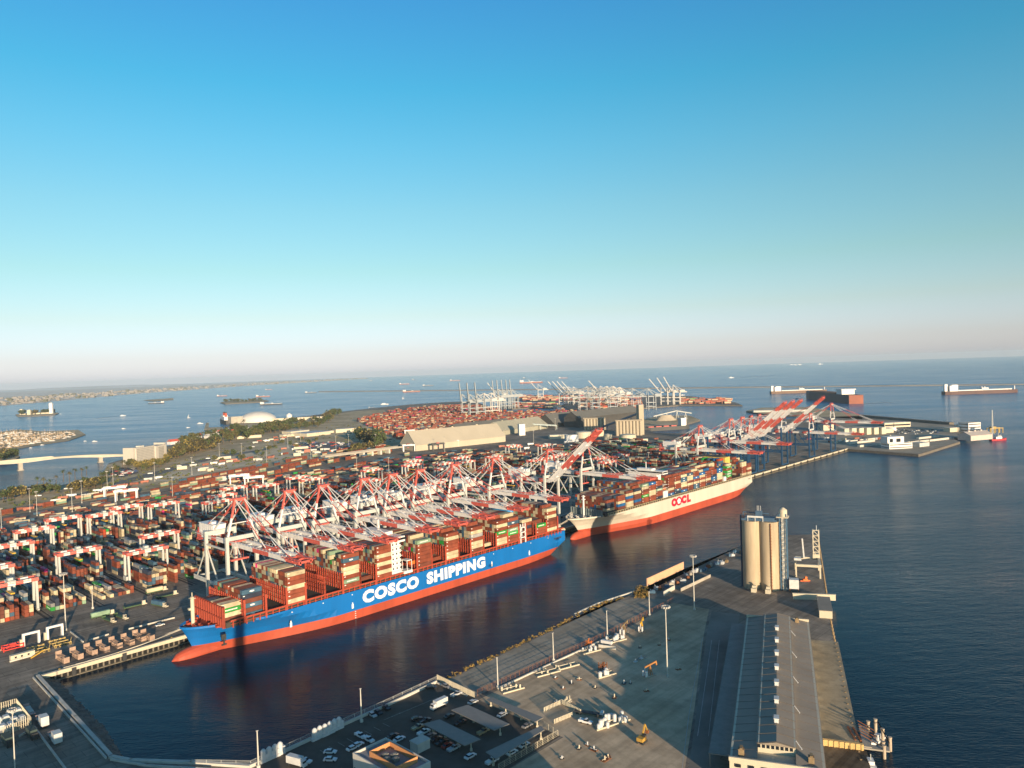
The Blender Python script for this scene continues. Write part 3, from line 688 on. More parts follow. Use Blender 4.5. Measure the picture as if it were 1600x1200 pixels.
for i in range(46):
    s = 12 + i*26
    if 60 < s < 740 and not (380 < s < 420): continue
    lab = 'dark rubber fender panel on the quay face, near the bow of the blue ship' if s < 100 else 'dark rubber fender panel on the far quay face beyond the ivory ship'
    if f0 is None: f0 = fd.build('fender', [dark], None, W(s, 0, 0), ANG); tag(f0, lab, 'fender', 'fenders along the quay face')
    else:
        c = f0.copy(); col.objects.link(c); c.location = W(s, 0, 0); c['label'] = lab
bl = MB(); bl.cyl(0, 0, 0, .55, .35, 8); bl.cyl(0, 0, .55, .9, .55, 8)
b0 = None
for i in range(40):
    s = 6 + i*30
    lab = 'yellow mooring bollard on the quay edge ' + ('near the blue bow' if s < 70 else 'behind the two moored ships' if s < 740 else 'beyond the ivory ship')
    if b0 is None: b0 = bl.build('mooring_bollard', yellow, None, W(s, 2.2, 4.12), ANG); tag(b0, lab, 'bollard', 'bollards along the quay edge')
    else:
        c = b0.copy(); col.objects.link(c); c.location = W(s, 2.2, 4.12); c['label'] = lab
def line_mooring(a, b, lab):
    m = MB(); n = 8
    for i in range(n):
        p = a.lerp(b, i/n); q = a.lerp(b, (i+1)/n); p = p - Vector((0,0,6*(i/n)*(1-i/n))); q = q - Vector((0,0,6*((i+1)/n)*(1-(i+1)/n))); m.beam(p, q, .22)
    tag(m.build('mooring_line', mat('rope', (.5,.46,.38), .8, .1)), lab, 'rope', 'mooring lines of the ships')
for s, y, w in ((8, -41, 'lowest'), (14, -40, 'second lowest'), (20, -39, 'middle'), (35, -36, 'steepest')): line_mooring(SP(W(57+abs(y+39)*.4, y, 22.8)), W(s, 2.2, 5), 'mooring line from the blue bow to the quay, '+w+' of the four')
for k, w in ((0, 'first'), (12, 'second'), (24, 'third')): line_mooring(W(420+k*.2, -22, 20), W(385+k*.5, 2.2, 5), 'mooring line from the ivory bow to the quay, '+w+' of three')
# lane markings on the apron
lm = MB()
for t in (42, 62, 82, 104): lm.box(0, 1190, t-.12, t+.12, 4.0, 4.012)
for i in range(0, 22): lm.box(32.2*i-.15, 32.2*i+.15, 110, 440, 4.0, 4.012)
for k in range(5): lm.box(118+k*14, 118.3+k*14, 42, 104, 4.0, 4.012)
struct(lm.build('apron_markings', mat('worn_marking', (.42,.39,.32), .8, .3, .2), None, O, ANG))
rw = MB()                                       # concrete runways of the yard gantries
for i in range(24):
    for ds in (1.5, 30.5): rw.box(-2+32.2*i+ds-.9, -2+32.2*i+ds+.9, 108, 440, 4.0, 4.008)
struct(rw.build('gantry_runways', mat('runway_dark', (.035,.03,.028), .9, .3), None, O, ANG))
# ------------------------------------------------------------------ yard gantries
def yard_gantry():
    r = thing('yard_gantry', 'x', 'gantry crane')
    for x in (0, 29):
        for y in (-4.5, 4.5):
            m = MB(); m.beam((x, y, 2.2), (x, y*.8, 21.5), 1.5, 1.3); m.build('leg', grey, r)
        m = MB(); m.beam((x, -6.5, 1.9), (x, 6.5, 1.9), 1.3, 1.2)
        m.build('sill_beam', grey, r)
        for y in (-5.6, 5.6):
            m = MB()
            for d in (-.8, .8):
                m.add([(x-.45, y+d+.75*math.cos(a), .75+.75*math.sin(a)) for a in [i*math.pi/5 for i in range(10)]] + [(x+.45, y+d+.75*math.cos(a), .75+.75*math.sin(a)) for a in [i*math.pi/5 for i in range(10)]],
                      [(i, (i+1)%10, 10+(i+1)%10, 10+i) for i in range(10)] + [tuple(range(9,-1,-1)), tuple(range(10,20))])
            m.build('wheel_set', dark, r)
    for y in (-3.8, 3.8):
        m = MB(); m.stripes((-1.4, y, 22.6), (30.4, y, 22.6), 1.3, 2.4, [1, 0, 1, 0, 1, 0, 1]); m.build('girder', [white, red], r)
    for x in (-.8, 29.8): m = MB(); m.beam((x, -3.8, 22.9), (x, 3.8, 22.9), 1.1, 1.6); m.build('end_beam', red, r)
    m = MB()
    for y in (-5.2, 5.2): m.box(-1, 30, y-.5, y+.5, 22.9, 23.05); m.box(-1, 30, y-.04+(.5 if y > 0 else -.5), y+.04+(.5 if y > 0 else -.5), 24.0, 24.1)
    for k in range(16):
        for y in (-5.7, 5.7): m.box(-1+k*2.06, -.9+k*2.06, y-.04, y+.04, 23, 24.1)
    m.build('walkway', concrete, r)
    m = MB(); m.box(12, 17, -4.4, 4.4, 23.8, 24.6); m.box(13, 16, -2, 2, 24.6, 26.2); m.box(11.6, 13.4, -6.4, -4.6, 19.2, 21.6)
    for y in (-1.5, 1.5): m.beam((14.5, y, 24), (14.5, y, 17), .1)
    m.build('trolley', grey, r); m = MB(); m.box(13.3, 15.7, -6, 6, 16, 16.8); m.build('spreader', yellow, r)
    m = MB(); m.box(-1.9, -.7, -3.2, 3.2, 2.6, 5.4); m.build('power_box', grey, r); m = MB(); m.box(29.8, 31, -2.6, 2.0, 2.6, 5.0); m.build('electrical_cabinet', grey, r)
    m = MB()
    for i in range(5):
        y0 = -2.5 if i % 2 else 2.5; m.beam((30.3, y0, 3+i*3.8), (30.3, -y0, 6.8+i*3.8), .6, .2)
    m.build('stair', red, r)
    return r
RT = [(0.0, 137, 'at the left front yard corner'), (0, 197, 'cut off by the left frame edge, second row'), (61, 203, 'above the left front stacks'), (96, 158, 'closest to the blue ship bow'), (127, 211, 'left of the nearest quay crane'),
      (33, 277, 'at the left frame edge, third row back'), (64, 337, 'at left, behind bare chassis rows'), (99, 376, 'left one of the leftmost pair before the rails'), (132, 362, 'right one of the leftmost pair before the rails'), (163, 390, 'left one of the next pair before the rails'), (194, 371, 'right one of the next pair before the rails'),
      (294, 412, 'left of the far pair near the rail yard gate'), (326, 394, 'right of the far pair near the rail yard gate'), (236, 333, 'directly behind the nearest quay crane, lower one'), (259, 369, 'directly behind the nearest quay crane, upper one')]
rr = random.Random(21)
far_rt = []
for i in range(11, 27):
    for t in rr.sample([150, 185, 225, 265, 305, 345, 385, 425], 2 if i < 24 else 1): far_rt.append((i*32.2, t + rr.uniform(-8, 8), None))
y0 = None
for j, (s, t, w) in enumerate(RT + far_rt):
    if w: lab = 'red and white yard gantry crane ' + w
    else: lab = f'red and white yard gantry behind the ships, {NTH[int(s/32.2+.01)-11]} yard lane from the left, {"nearer" if t < 280 else "farther"} row'
    if y0 is None: y0 = yard_gantry(); y0.location = W(s, t, 4); y0.rotation_euler = (0, 0, ANG); y0['label'] = lab; y0['group'] = 'gantry cranes over the container yard'
    else: copy_tree(y0, W(s, t, 4), ANG, lab)
# ------------------------------------------------------------------ stacks in the yard
cand = []
rr = random.Random(5)
for b in range(0, 27):
    s0 = -1 + 32.2*b
    for j in range(24):
        t = 126 + j*12.9 + (10 if j > 10 else 0)
        if t > 436: continue
        dens = .80 if b < 9 else .66
        if b in (0, 1) and j < 2: dens = .8
        if b < 4 and 8 < j < 14: dens = .45
        if 4 <= b <= 9 and j > 16: dens = .35
        if b > 3 and j < 2: dens = .3
        blockh = rr.choice([1, 2, 3, 3, 4, 5])
        for r in range(8):
            if rr.random() > dens: continue
            h = max(1, min(5, blockh + rr.choice([-1, -1, 0, 0, 1])))
            p = W(s0 + 5.2 + r*2.78, t + 6, 4)
            base = pick(MIX_YARD)
            for k in range(h):
                c = base if rr.random() < .35 else pick(MIX_YARD)
                q = p + Vector((0, 0, k*CH)); cand.append((q, c, b, j, r, k, h))
occ = {(b, j, r): h for q, c, b, j, r, k, h in cand}
def exposed(e):
    q, c, b, j, r, k, h = e
    return k == h-1 or occ.get((b, j-1, r), 0) <= k or occ.get((b, j, r+1), 0) <= k
vis = sorted([e for e in cand if exposed(e) and (q_ := e[0]).x > -q_.y*.70 and e[2] < 6], key=lambda e: e[0].length)[:150]
vset = {id(e) for e in vis}
for e in cand:
    q, c, b, j, r, k, h = e
    if id(e) in vset:
        tier = 'topmost' if k == h-1 and h > 1 else ('single' if h == 1 else ORD[k] + ' up' if k else 'bottom')
        container(c, q, ANG + math.pi/2, f'{c} container, {tier}, {NTH[r]} row, {NTH[j]} bay from the quay lane, {NTH[b]} yard block', 'containers stacked in the yard')
    else: rest_box(q, T, U, c)
# wheeled rows behind the cranes and toward the rail yard
for i in range(26):
    for j in range(38):
        s, t = 40+i*33 + rr.uniform(-2, 2), 452 + j*4.1
        if t > 560 + i*5 or rr.random() < .45: continue
        rest_box(W(s + rr.uniform(0, 14), t, 5.3), U, T, pick(MIX_YARD))
for b in range(27, 36):
    for j in range(26):
        for r in range(7):
            if rr.random() < .4:
                for k in range(rr.choice([1, 1, 2, 3])): rest_box(W(-1+32.2*b+5+r*2.8, 120+j*13, 4+k*CH), T, U, pick(MIX_YARD))
# ------------------------------------------------------------------ rows of rail wagons
wag = {}
def wagon(k):
    r = thing('rail_wagon', 'x', 'rail wagon'); m = MB(); m.box(-7.2, 7.2, -1.3, 1.3, .9, 1.4); m.box(-6.8, 6.8, -.4, .4, .5, .9)
    for x in (-5.8, -4.2, 4.2, 5.8): m.box(x-.45, x+.45, -1.0, 1.0, 0, .9)
    m.build('well_chassis', rust, r)
    m = MB(); m.box(-6.1, 6.1, -1.25, 1.25, 1.42, 4.05)
    m.build('loaded_box', CM[k], r)
    if k != 'slate blue': m = MB(); m.box(-6.1, 6.1, -1.25, 1.25, 4.13, 6.7); m.build('loaded_box', CM[random.choice(['rust red', 'cream', 'rust red', 'pale green', 'slate blue'])], r)
    return r
ROWS = [[(0,806), (125,783), (250,762), (400,733), (560,701)], [(150,787), (250,769), (400,741), (600,700)], [(200,785), (300,767), (440,739), (620,704)], [(225,775), (330,753), (470,727), (560,708)], [(210,797), (330,773), (480,745), (640,712)]]
rt = random.Random(9); RN = ['seaward', 'second', 'middle', 'shortest', 'landward']
for ri, row in enumerate(ROWS):
    pts = [at(*p, 4.3) for p in row]; nth = 0
    for a, b in zip(pts, pts[1:]):
        d = b - a; n = int(d.length/15.2); ang = math.atan2(d.y, d.x)
        for i in range(n):
            nth += 1
            if rt.random() < .30: continue
            k = rt.choice(['rust red', 'cream', 'rust red', 'slate blue', 'pale green', 'cream', 'brown']); p = a + d*((i+.5)/n)
            lab = f'rail wagon with {k} container, {NTH[min(nth, 49)-1]} from the left in the {RN[ri]} track row'
            if k not in wag: wag[k] = wagon(k); o = wag[k]; o.location = p; o.rotation_euler = (0, 0, ang); o['label'] = lab; o['group'] = 'container wagons in the rail yard'
            else: copy_tree(wag[k], p, ang, lab)
trk = MB()
for row in ROWS:
    pts = [at(*p, 4.02) for p in row]
    for a, b in zip(pts, pts[1:]): trk.beam(a, b, 3.0, .04)
struct(trk.build('rail_tracks', mat('track_ballast', (.10, .075, .055), .95, .3, .2)))
# ------------------------------------------------------------------ light masts
def mast(h, ring=True):
    r = thing('light_mast', 'x', 'light mast'); m = MB(); m.cyl(0, 0, 0, h, .38, 8, 0, .2); m.cyl(0, 0, 0, 1.2, .8, 8); m.build('pole', pale_conc, r)
    m = MB()
    if ring:
        m.cyl(0, 0, h-.3, h, 1.6, 12)
        for i in range(10):
            a = i*math.pi/5; m.box(1.9*math.cos(a)-.42, 1.9*math.cos(a)+.42, 1.9*math.sin(a)-.42, 1.9*math.sin(a)+.42, h-.5, h+.4)
    else: m.box(-.5, .5, -.15, .15, h-.1, h+.15)
    m.build('lamp_ring' if ring else 'lamp_head', mat('lamp_grey', (.36,.35,.33), .5, .1), r); return r
tall = mast(36); tall['label'] = 'tall white light mast on the apron beside the yellow racks at left'; tall['group'] = 'light masts'; tall.location = at(103, 985)
ML = [((1043,1058), 'standing in the earth yard beside the pumpjack', .98), ((1085,953), 'standing near the pink wall', .95), ((24,1213), 'beside the fenced compound at the bottom left', .75)]
for p, w, k in ML: copy_tree(tall, at(*p), 0.3, 'tall light mast with a ring of lamps ' + w, k)
yard_masts = [(3,838), (47,800), (58,806), (113,800), (128,786), (168,768), (177,760), (242,752), (270,780), (300,742), (417,722), (343,716), (378,716), (486,720), (558,745), (608,745), (649,690), (587,700), (575,690), (695,706), (766,662), (834,695), (868,672), (1014,738), (525,703), (545,700), (450,700), (470,690)]
for i, p in enumerate(yard_masts):
    copy_tree(tall, at(*p), 0.1*i, f'slender light mast in the container terminal, {NTH[i]} from the shore road', .8)
smallp = mast(15, False); smallp['label'] = 'short lamp post on the gravel path, nearest of five along the fence'; smallp['group'] = 'lamp posts along the shore fence'; smallp.location = at(778, 1075)
for p, w in [((865,1033), 'on the gravel path, second of five along the fence'), ((949,995), 'on the gravel path, third of five along the fence'), ((1015,962), 'on the gravel path, fourth of five along the fence'), ((565,1128), 'behind the white parapet of the car park'), ((404,1200), 'at the bottom edge beside the stored white engines'), ((145,951), 'on the quay apron before the left yard stacks')]:
    copy_tree(smallp, at(*p), .4, 'lamp post ' + w)
# ------------------------------------------------------------------ apron equipment at the left
def dirang(a, b): d = b - a; return math.atan2(d.y, d.x)
rackm = mat('dusty_pink_steel', (0.36, 0.25, 0.19), 0.75, 0.25, 0.6)
m = MB()
for y in (-1.3, 1.3):
    m.beam((-6, y, .8), (6, y, .8), .3); m.beam((-6, y, 2.7), (6, y, 2.7), .25)
    for k in range(7): m.beam((-6+k*2, y, .2), (-6+k*2, y, 2.8), .22)
for k in range(7): m.beam((-6+k*2, -1.3, .8), (-6+k*2, 1.3, .8), .25); m.beam((-6+k*2, -1.3, 2.7), (-6+k*2, 1.3, 2.7), .2)
m.box(-6.3, -5.7, -1.6, 1.6, .3, 4.6); m.box(-5, -3.2, -.9, .9, .9, 2.3); m.box(-1.5, .5, -.8, .8, .9, 1.9); m.box(5.7, 6.2, -1.5, 1.5, .3, 3.4)
rk = None
RP = [(98,1033), (120,1027), (142,1021), (161,1016), (181,1010), (200,1005), (218,999), (231,998)]
for i, p in enumerate(RP):
    w = ['nearest the basin corner', 'second from the basin corner', 'third from the basin corner', 'fourth from the basin corner', 'fourth from the ship bow', 'third from the ship bow', 'second from the ship bow', 'nearest the ship bow'][i]
    lab = 'pinkish steel lashing cage parked by the quay edge, ' + w
    if rk is None: rk = m.build('lashing_cage', rackm); o = rk
    else: o = rk.copy(); col.objects.link(o)
    o.location = at(*p); o.rotation_euler = (0, 0, ANG - math.pi/2 + .05); tag(o, lab, 'lashing cage', 'lashing cages parked along the quay')
def scanner(loc, lab):
    r = thing('inspection_portal', lab, 'portal', loc, ANG, 'white inspection portals'); m = MB()
    for x in (-4, 4): m.box(x-.55, x+.55, -1.1, 1.1, 0, 6.4)
    m.build('post', white, r); m = MB(); m.box(-4.6, 4.6, -.7, .7, 6.4, 7.6); m.build('crossbeam', white, r); m = MB(); m.box(-5.9, -4.6, -1, 1, 0, 4.6); m.build('cabinet', cream, r)
scanner(at(49,1007), 'white arch portal beside the red spreader on the apron'); scanner(at(86,996), 'white arch portal beside the tall light mast')
ym = mat('faded_yellow_steel', (0.42, 0.31, 0.12), 0.75, 0.25, 0.6)
m = MB()
for y in (-4, -1.4, 1.4, 4):
    m.beam((-6, y, .7), (6, y, .7), .6, .9)
    for x in (-5.6, 5.6): m.box(x-.4, x+.4, y-.5, y+.5, 0, 1.8)
for x in (-5.6, 0, 5.6): m.beam((x, -4.4, 1.3), (x, 4.4, 1.3), .5)
for y in (-4, 4): m.beam((5.6, y, 1.6), (3.6, y+1.2, 3.4), .25)
sp = None
for p, w in (((60,1017), 'under the left white portal'), ((94,1006), 'under the right white portal')):
    if sp is None: sp = m.build('spreader_rack', ym); o = sp
    else: o = sp.copy(); col.objects.link(o)
    o.location = at(*p); o.rotation_euler = (0, 0, ANG - math.pi/2); tag(o, 'yellow rack of spreader beams ' + w, 'spreader rack', 'yellow spreader racks')
m = MB()
for z in (.8, 2.6):
    for y in (-2.2, 2.2): m.beam((-5, y, z), (5, y, z), .5)
    for x in (-5, -1.6, 1.6, 5): m.beam((x, -2.2, z), (x, 2.2, z), .45)
for x in (-5, 5):
    for y in (-2.2, 2.2): m.beam((x, y, 0), (x, y, 3), .5)
m.box(-1.6, 1.6, -1, 1, 2.6, 3.6)
tag(m.build('spare_spreader', mat('bright_red_steel', (.62,.05,.04), .5, .15), None, at(20,1014), ANG), 'bright red crane spreader frame standing on the apron at the left edge', 'spreader')
r = thing('site_office', 'white container office with dark windows beside barrier blocks on the apron', 'site office', at(35,1028), ANG); m = MB(); m.box(-6, 6, -1.4, 1.4, .2, 3); m.build('body', cream, r); m = MB()
for x in (-3.5, -.5, 2.8): m.box(x-.5, x+.5, -1.46, -1.4, 1.2, 2.2)
m.build('window', glass, r)
tag(MB().beam((-3.2, 0, .5), (3.2, 0, 3.2), 1.6, .3).build('boarding_ramp', yellow, None, at(58,1027), ANG), 'yellow boarding ramp by the white container office', 'ramp')
def barrier(a, b, lab, h=.9, w=.5, m_=None, name='concrete_barrier', cat='barrier', group='concrete barriers of the apron', z=4):
    a, b = at(*a, z), at(*b, z); d = (b-a).length; ang = dirang(a, b)
    mb = MB(); n = max(1, int(d/6))
    for i in range(n): mb.box(d*i/n+.05, d*(i+1)/n-.05, -w/2, w/2, 0, h)
    return tag(mb.build(name, m_ or pale_conc, None, a, ang), lab, cat, group)
barrier((110,988), (130,1004), 'pale barrier row running from the tall mast toward the quay'); barrier((140,1001), (170,992), 'pale barrier row between apron lanes, nearest the mast'); barrier((200,984), (273,966), 'long pale barrier row between apron lanes, toward the ship bow')
barrier((15,1035), (55,1024), 'pale barrier row in front of the white container office'); barrier((-4,1020), (4,1015), 'short pale barrier at the left frame edge')
def tractor(k, load, loc, ang, lab):
    r = thing('terminal_truck', lab, 'truck', loc, ang, 'terminal trucks on the apron'); m = MB(); m.box(-7, 4.6, -1.2, 1.2, .9, 1.5)
    m.box(-7, -6.7, -1.3, 1.3, 1.5, 2.4); m.build('trailer', mat('chassis_green', (.06,.11,.05), .7, .2), r)
    m = MB(); m.box(5, 7, -1.1, .3, 1.2, 3.6); m.box(4.4, 8, -1.2, 1.2, .8, 1.5); m.build('cab', cream, r)
    m = MB(); m.box(6.98, 7.04, -1, .2, 2.3, 3.3); m.build('windscreen', glass, r)
    m = MB()
    for x in (-5.8, -4.4, 4.8, 7.2):
        for y in (-1.05, 1.05): m.cyl(x, y, 0, .9, .45, 8)
    m.build('wheels', dark, r)
    if load: m = MB(); m.box(-6.8, 4.4, -1.2, 1.2, 1.55, 4.1); m.build('loaded_box', CM[load], r)
for p, ld, ang, w in [((160,964), 'pale green', ANG-.05, 'carrying a pale green container on the apron'), ((170,971), None, ANG-1.45, 'with empty green trailer, parked beside the loaded one'), ((189,966), None, ANG-1.45, 'with empty green trailer, right of the loaded one'), ((210,949), None, ANG-.05, 'with long empty green trailer, seen side on'), ((244,926), 'cream', ANG-.05, 'with cream container near the first quay crane'), ((260,933), None, ANG-.05, 'with empty trailer near the first quay crane'), ((249,948), 'slate blue', ANG-1.3, 'carrying a slate blue container toward the ship')]:
    tractor('t', ld, at(*p), ang, 'terminal truck ' + w)
# ------------------------------------------------------------------ cars
carcols = {'white': (.72,.72,.72), 'black': (.015,.015,.017), 'grey': (.22,.22,.23), 'silver': (.45,.46,.47), 'red': (.35,.03,.02), 'blue': (.03,.07,.2), 'tan': (.36,.28,.17)}
def car_proto(c, kind):
    r = thing('parked_car' if kind == 'car' else 'pickup_truck', 'x', 'car' if kind == 'car' else 'pickup'); paint = mat('car_paint_' + c, carcols[c], .3, 0, spec=.6); m = MB()
    prof = [(-2.3,.35), (2.3,.35), (2.35,.75), (1.3,.95), (-2.2,1.0), (-2.35,.7)] if kind == 'car' else [(-2.7,.45), (2.7,.45), (2.75,1.0), (1.5,1.15), (-2.75,1.15)]
    n = len(prof); m.add([(x, -.9, z) for x, z in prof] + [(x, .9, z) for x, z in prof], [tuple(range(n)), tuple(range(2*n-1, n-1, -1))] + [((i+1) % n, i, n+i, n+(i+1) % n) for i in range(n)])
    if kind != 'car': m.box(-2.6, -.6, -.9, -.78, 1.15, 1.35); m.box(-2.6, -.6, .78, .9, 1.15, 1.35)
    m.build('body', paint, r); m = MB()
    x0, x1, zb, zt = (-1.7, 1.0, .96, 1.45) if kind == 'car' else (-.5, 1.3, 1.14, 1.8)
    m.add([(x0,-.85,zb),(x1,-.85,zb),(x1,.85,zb),(x0,.85,zb),(x0+.5,-.68,zt),(x1-.6,-.68,zt),(x1-.6,.68,zt),(x0+.5,.68,zt)], [(0,1,5,4),(1,2,6,5),(2,3,7,6),(3,0,4,7)], 0)
    m.build('windows', glass, r); m = MB(); m.box(x0+.45, x1-.55, -.7, .7, zt-.02, zt+.05); m.build('roof', paint, r)
    for x in (-1.4, 1.45):
        for y in (-.86, .86):
            m = MB(); m.add([(x+.34*math.cos(a), y-.1, .34+.34*math.sin(a)) for a in [i*math.pi/5 for i in range(10)]] + [(x+.34*math.cos(a), y+.1, .34+.34*math.sin(a)) for a in [i*math.pi/5 for i in range(10)]], [tuple(range(9,-1,-1)), tuple(range(10,20))] + [((i+1)%10, i, 10+i, 10+(i+1)%10) for i in range(10)]); m.build('wheel', dark, r)
    return r
def far_car(c):                                 # too small in the picture to show parts: one mesh
    paint = mat('car_paint_' + c, carcols[c], .3, 0, spec=.6); m = MB(); m.box(-2.3, 2.3, -.9, .9, .3, .95, 0); m.box(-1.4, .9, -.75, .75, .95, 1.4, 1); m.box(-1.2, .6, -.74, .74, 1.4, 1.48, 0)
    for x in (-1.4, 1.4): m.box(x-.33, x+.33, -.92, .92, 0, .4, 2)
    return tag(m.build('parked_car', [paint, glass, dark]), 'x', 'car')
protoc = {}
def car(c, kind, p, ang, lab, group='cars in the waterside car park', sc_=1.15):
    loc = at(*p, 4.01); k = (c, kind)
    if sc_ > 1.2:
        k = ('far', c)
        if k not in protoc: o = protoc[k] = far_car(c)
        else: o = protoc[k].copy(); col.objects.link(o)
        o.location = loc; o.rotation_euler = (0, 0, ang); o['label'] = lab; o.scale = (sc_,)*3
    elif k not in protoc: o = protoc[k] = car_proto(c, kind); o.location = loc; o.rotation_euler = (0,0,ang); o['label'] = lab; o.scale = (sc_,)*3
    else: o = copy_tree(protoc[k], loc, ang, lab, sc_)
    o['group'] = group
q1 = ANG; q2 = ANG - math.pi/2
CARS = [((516,1177), 'white', 'car', q1-.9, 'upper one of two parked side by side left of the office'), ((516,1189), 'white', 'car', q1-.9, 'lower one of two parked side by side left of the office'), ((551,1171), 'white', 'car', q1, 'nose to the office left wall, nearer'), ((559,1166), 'white', 'car', q1, 'nose to the office left wall, farther'),
    ((563,1152), 'white', 'pickup', q2, 'first behind the office, in front of open asphalt'), ((576,1158), 'white', 'pickup', q2, 'second behind the office, close to its roof corner'), ((624,1157), 'white', 'car', q1, 'just behind the office annex'), ((614,1152), 'black', 'car', q1, 'in shade behind the office annex'), ((582,1119), 'silver', 'car', q2-.1, 'along the white parapet, left of a black one'), ((591,1115), 'black', 'car', q2-.1, 'along the white parapet, middle of three'), ((602,1108), 'black', 'pickup', q2, 'along the white parapet, right of three'),
    ((674,1076), 'black', 'car', q1-.8, 'near the corner of the white parapet'), ((697,1074), 'grey', 'car', q2, 'along the fence right of the parapet corner'), ((713,1087), 'silver', 'pickup', q1, 'by the fence, farther from the carports'), ((739,1099), 'silver', 'car', q1, 'between fence and the middle carport'), ((651,1125), 'black', 'car', q1-.4, 'in the lane left of the carports'), ((664,1129), 'black', 'pickup', q1, 'at the corner of the left carport'),
    ((653,1139), 'tan', 'pickup', q1, 'first under the left carport edge'), ((662,1147), 'white', 'pickup', q1, 'second under the left carport edge'), ((673,1152), 'grey', 'car', q1, 'third under the left carport edge'), ((682,1157), 'black', 'car', q1, 'fourth under the left carport edge'), ((690,1163), 'black', 'pickup', q1, 'fifth under the left carport edge'), ((699,1167), 'red', 'car', q1, 'sixth under the left carport edge'), ((709,1172), 'silver', 'pickup', q1, 'last under the left carport edge'),
    ((735,1184), 'white', 'car', q1, 'alone below the left carport end post'), ((702,1121), 'black', 'car', q1, 'under the middle carport, left end'), ((720,1132), 'black', 'pickup', q1, 'under the middle carport, centre'), ((755,1146), 'tan', 'pickup', q1, 'at the lower corner of the middle carport'), ((785,1119), 'white', 'car', q1, 'in sun under the narrow carport by the fence'), ((824,1136), 'grey', 'car', q1, 'between the narrow carport and the front one'),
    ((769,1192), 'white', 'pickup', q1, 'under the front carport, near end'), ((800,1178), 'white', 'car', q1, 'under the front carport, second'), ((819,1166), 'white', 'car', q1, 'under the front carport, third'), ((476,1192), 'white', 'pickup', q2+.4, 'beside the white bus at the bottom edge'), ((250,978), 'white', 'car', q1, 'on the quay apron near the bow of the blue ship'), ((915,1130), 'white', 'pickup', q2+.2, 'alone on the earth yard beside a flat trailer')]
for p, c, k, a, w in CARS: car(c, k, p, a, f'{c} {"car" if k == "car" else "pickup truck"} ' + w)
def boxtruck(p, ang, lab, L=7, cab='white'):
    r = thing('box_truck', lab, 'truck', at(*p, 4.01), ang); m = MB(); m.box(-L/2, L/2-2, -1.25, 1.25, 1.1, 4.0); m.build('cargo_box', tank_white, r); m = MB(); m.box(L/2-1.9, L/2, -1.15, 1.15, .7, 2.0); m.box(L/2-1.9, L/2-.5, -1.1, 1.1, 2.0, 3.0); m.build('cab', white, r)
    m = MB(); m.box(L/2-.55, L/2-.48, -1, 1, 2.0, 2.8); m.build('windscreen', glass, r); m = MB()
    for x in (-L/2+1.2, L/2-1): 
        for y in (-1.05, 1.05): m.box(x-.5, x+.5, y-.15, y+.15, 0, 1)
    m.box(-L/2, L/2-.5, -.5, .5, .6, 1.1); m.build('running_gear', dark, r)
boxtruck((686,1106), ANG+math.pi, 'white box truck driving past the carports toward the office', 9)
boxtruck((464,1197), q2+.3, 'white bus shaped van at the bottom edge of the car park', 9)
# ------------------------------------------------------------------ car park, walls, fences
def sheet(name, px, m_, z, kind='structure'):
    pts = [at(*p, z) for p in px] if not isinstance(px[0], Vector) else px
    a = sum(pts[i].x*pts[(i+1) % len(pts)].y - pts[(i+1) % len(pts)].x*pts[i].y for i in range(len(pts)))
    if a < 0: pts = pts[::-1]
    return struct(MB().add(pts, [tuple(range(len(pts)))]).build(name, m_), kind)
g_path = ground_mat('gravel_path', (0.28, 0.245, 0.19), (0.38, 0.335, 0.27), 0.02)
sheet('earth_yard', [(748,1093), (865,1036), (950,998), (1052,942), (1108,952), (1100,990), (1086,1100), (1068,1215), (700,1260), (790,1205), (880,1152)], g_yard, 4.012)
sheet('gravel_path', [(690,1066), (720,1054), (860,987), (950,945), (1000,932), (1050,938), (950,992), (865,1030), (745,1088)], g_path, 4.012)
sheet('car_park', [(300,1230), (400,1199), (487,1157), (600,1106), (683,1067), (742,1092), (876,1150), (700,1260)], mat('car_park_asphalt', (.095,.08,.065), .95, .3, .08), 4.008)
sheet('access_road', [(1112,955), (1104,990), (1090,1100), (1074,1215), (1122,1215), (1140,1050), (1156,960)], asphalt, 4.008)
bm = MB()
for a, b in (((1098,995), (1076,1120)), ((1076,1120), (1066,1200)), ((1112,1000), (1090,1150)), ((1124,1000), (1107,1150))):
    bm.beam(at(*a, 4.02), at(*b, 4.02), .25, .02)
for k in range(7): a = at(600+k*12, 1125-k*5, 4.02); bm.beam(a, a + U*5, .12, .02)
for k in range(8): a = at(500+k*14, 1172-k*6, 4.02); bm.beam(a, a - T*5, .12, .02)
struct(bm.build('road_markings', mat('road_marking', (.4,.39,.36), .8, .3, .2)))
def wall(pts, lab, h, w, m_, name='parapet_wall', cat='wall', z=4, group=None):
    mb = MB(); P_ = [at(*p, z) for p in pts]
    for i, (a, b) in enumerate(zip(P_, P_[1:])):
        d = (b-a).normalized(); mb.beam(a + Vector((0,0,h/2)) - d*(w*.45 if i else 0), b + Vector((0,0,h/2)) , w, h)
    return tag(mb.build(name, m_), lab, cat, group)
wall([(390,1200), (435,1180), (487,1156), (600,1106), (682,1067)], 'long white parapet wall along the shore side of the car park', 1.3, .9, pale_conc)
wall([(683,1068), (730,1088)], 'white kerb wall from the parapet corner along the fence', .7, .6, pale_conc)
wall([(59,1057), (118,1122), (174,1184), (205,1190), (300,1193), (392,1199)], 'pale sea wall along the top of the rock bank at the basin end', 1.0, 1.6, pale_conc, 'sea_wall')
wall([(52,1060), (110,1124), (166,1186)], 'inner pale guard wall along the basin road', .9, .6, pale_conc, 'guard_wall'); wall([(173,1188), (230,1198), (330,1204)], 'inner guard wall along the bottom road bend', .9, .6, pale_conc, 'guard_wall')
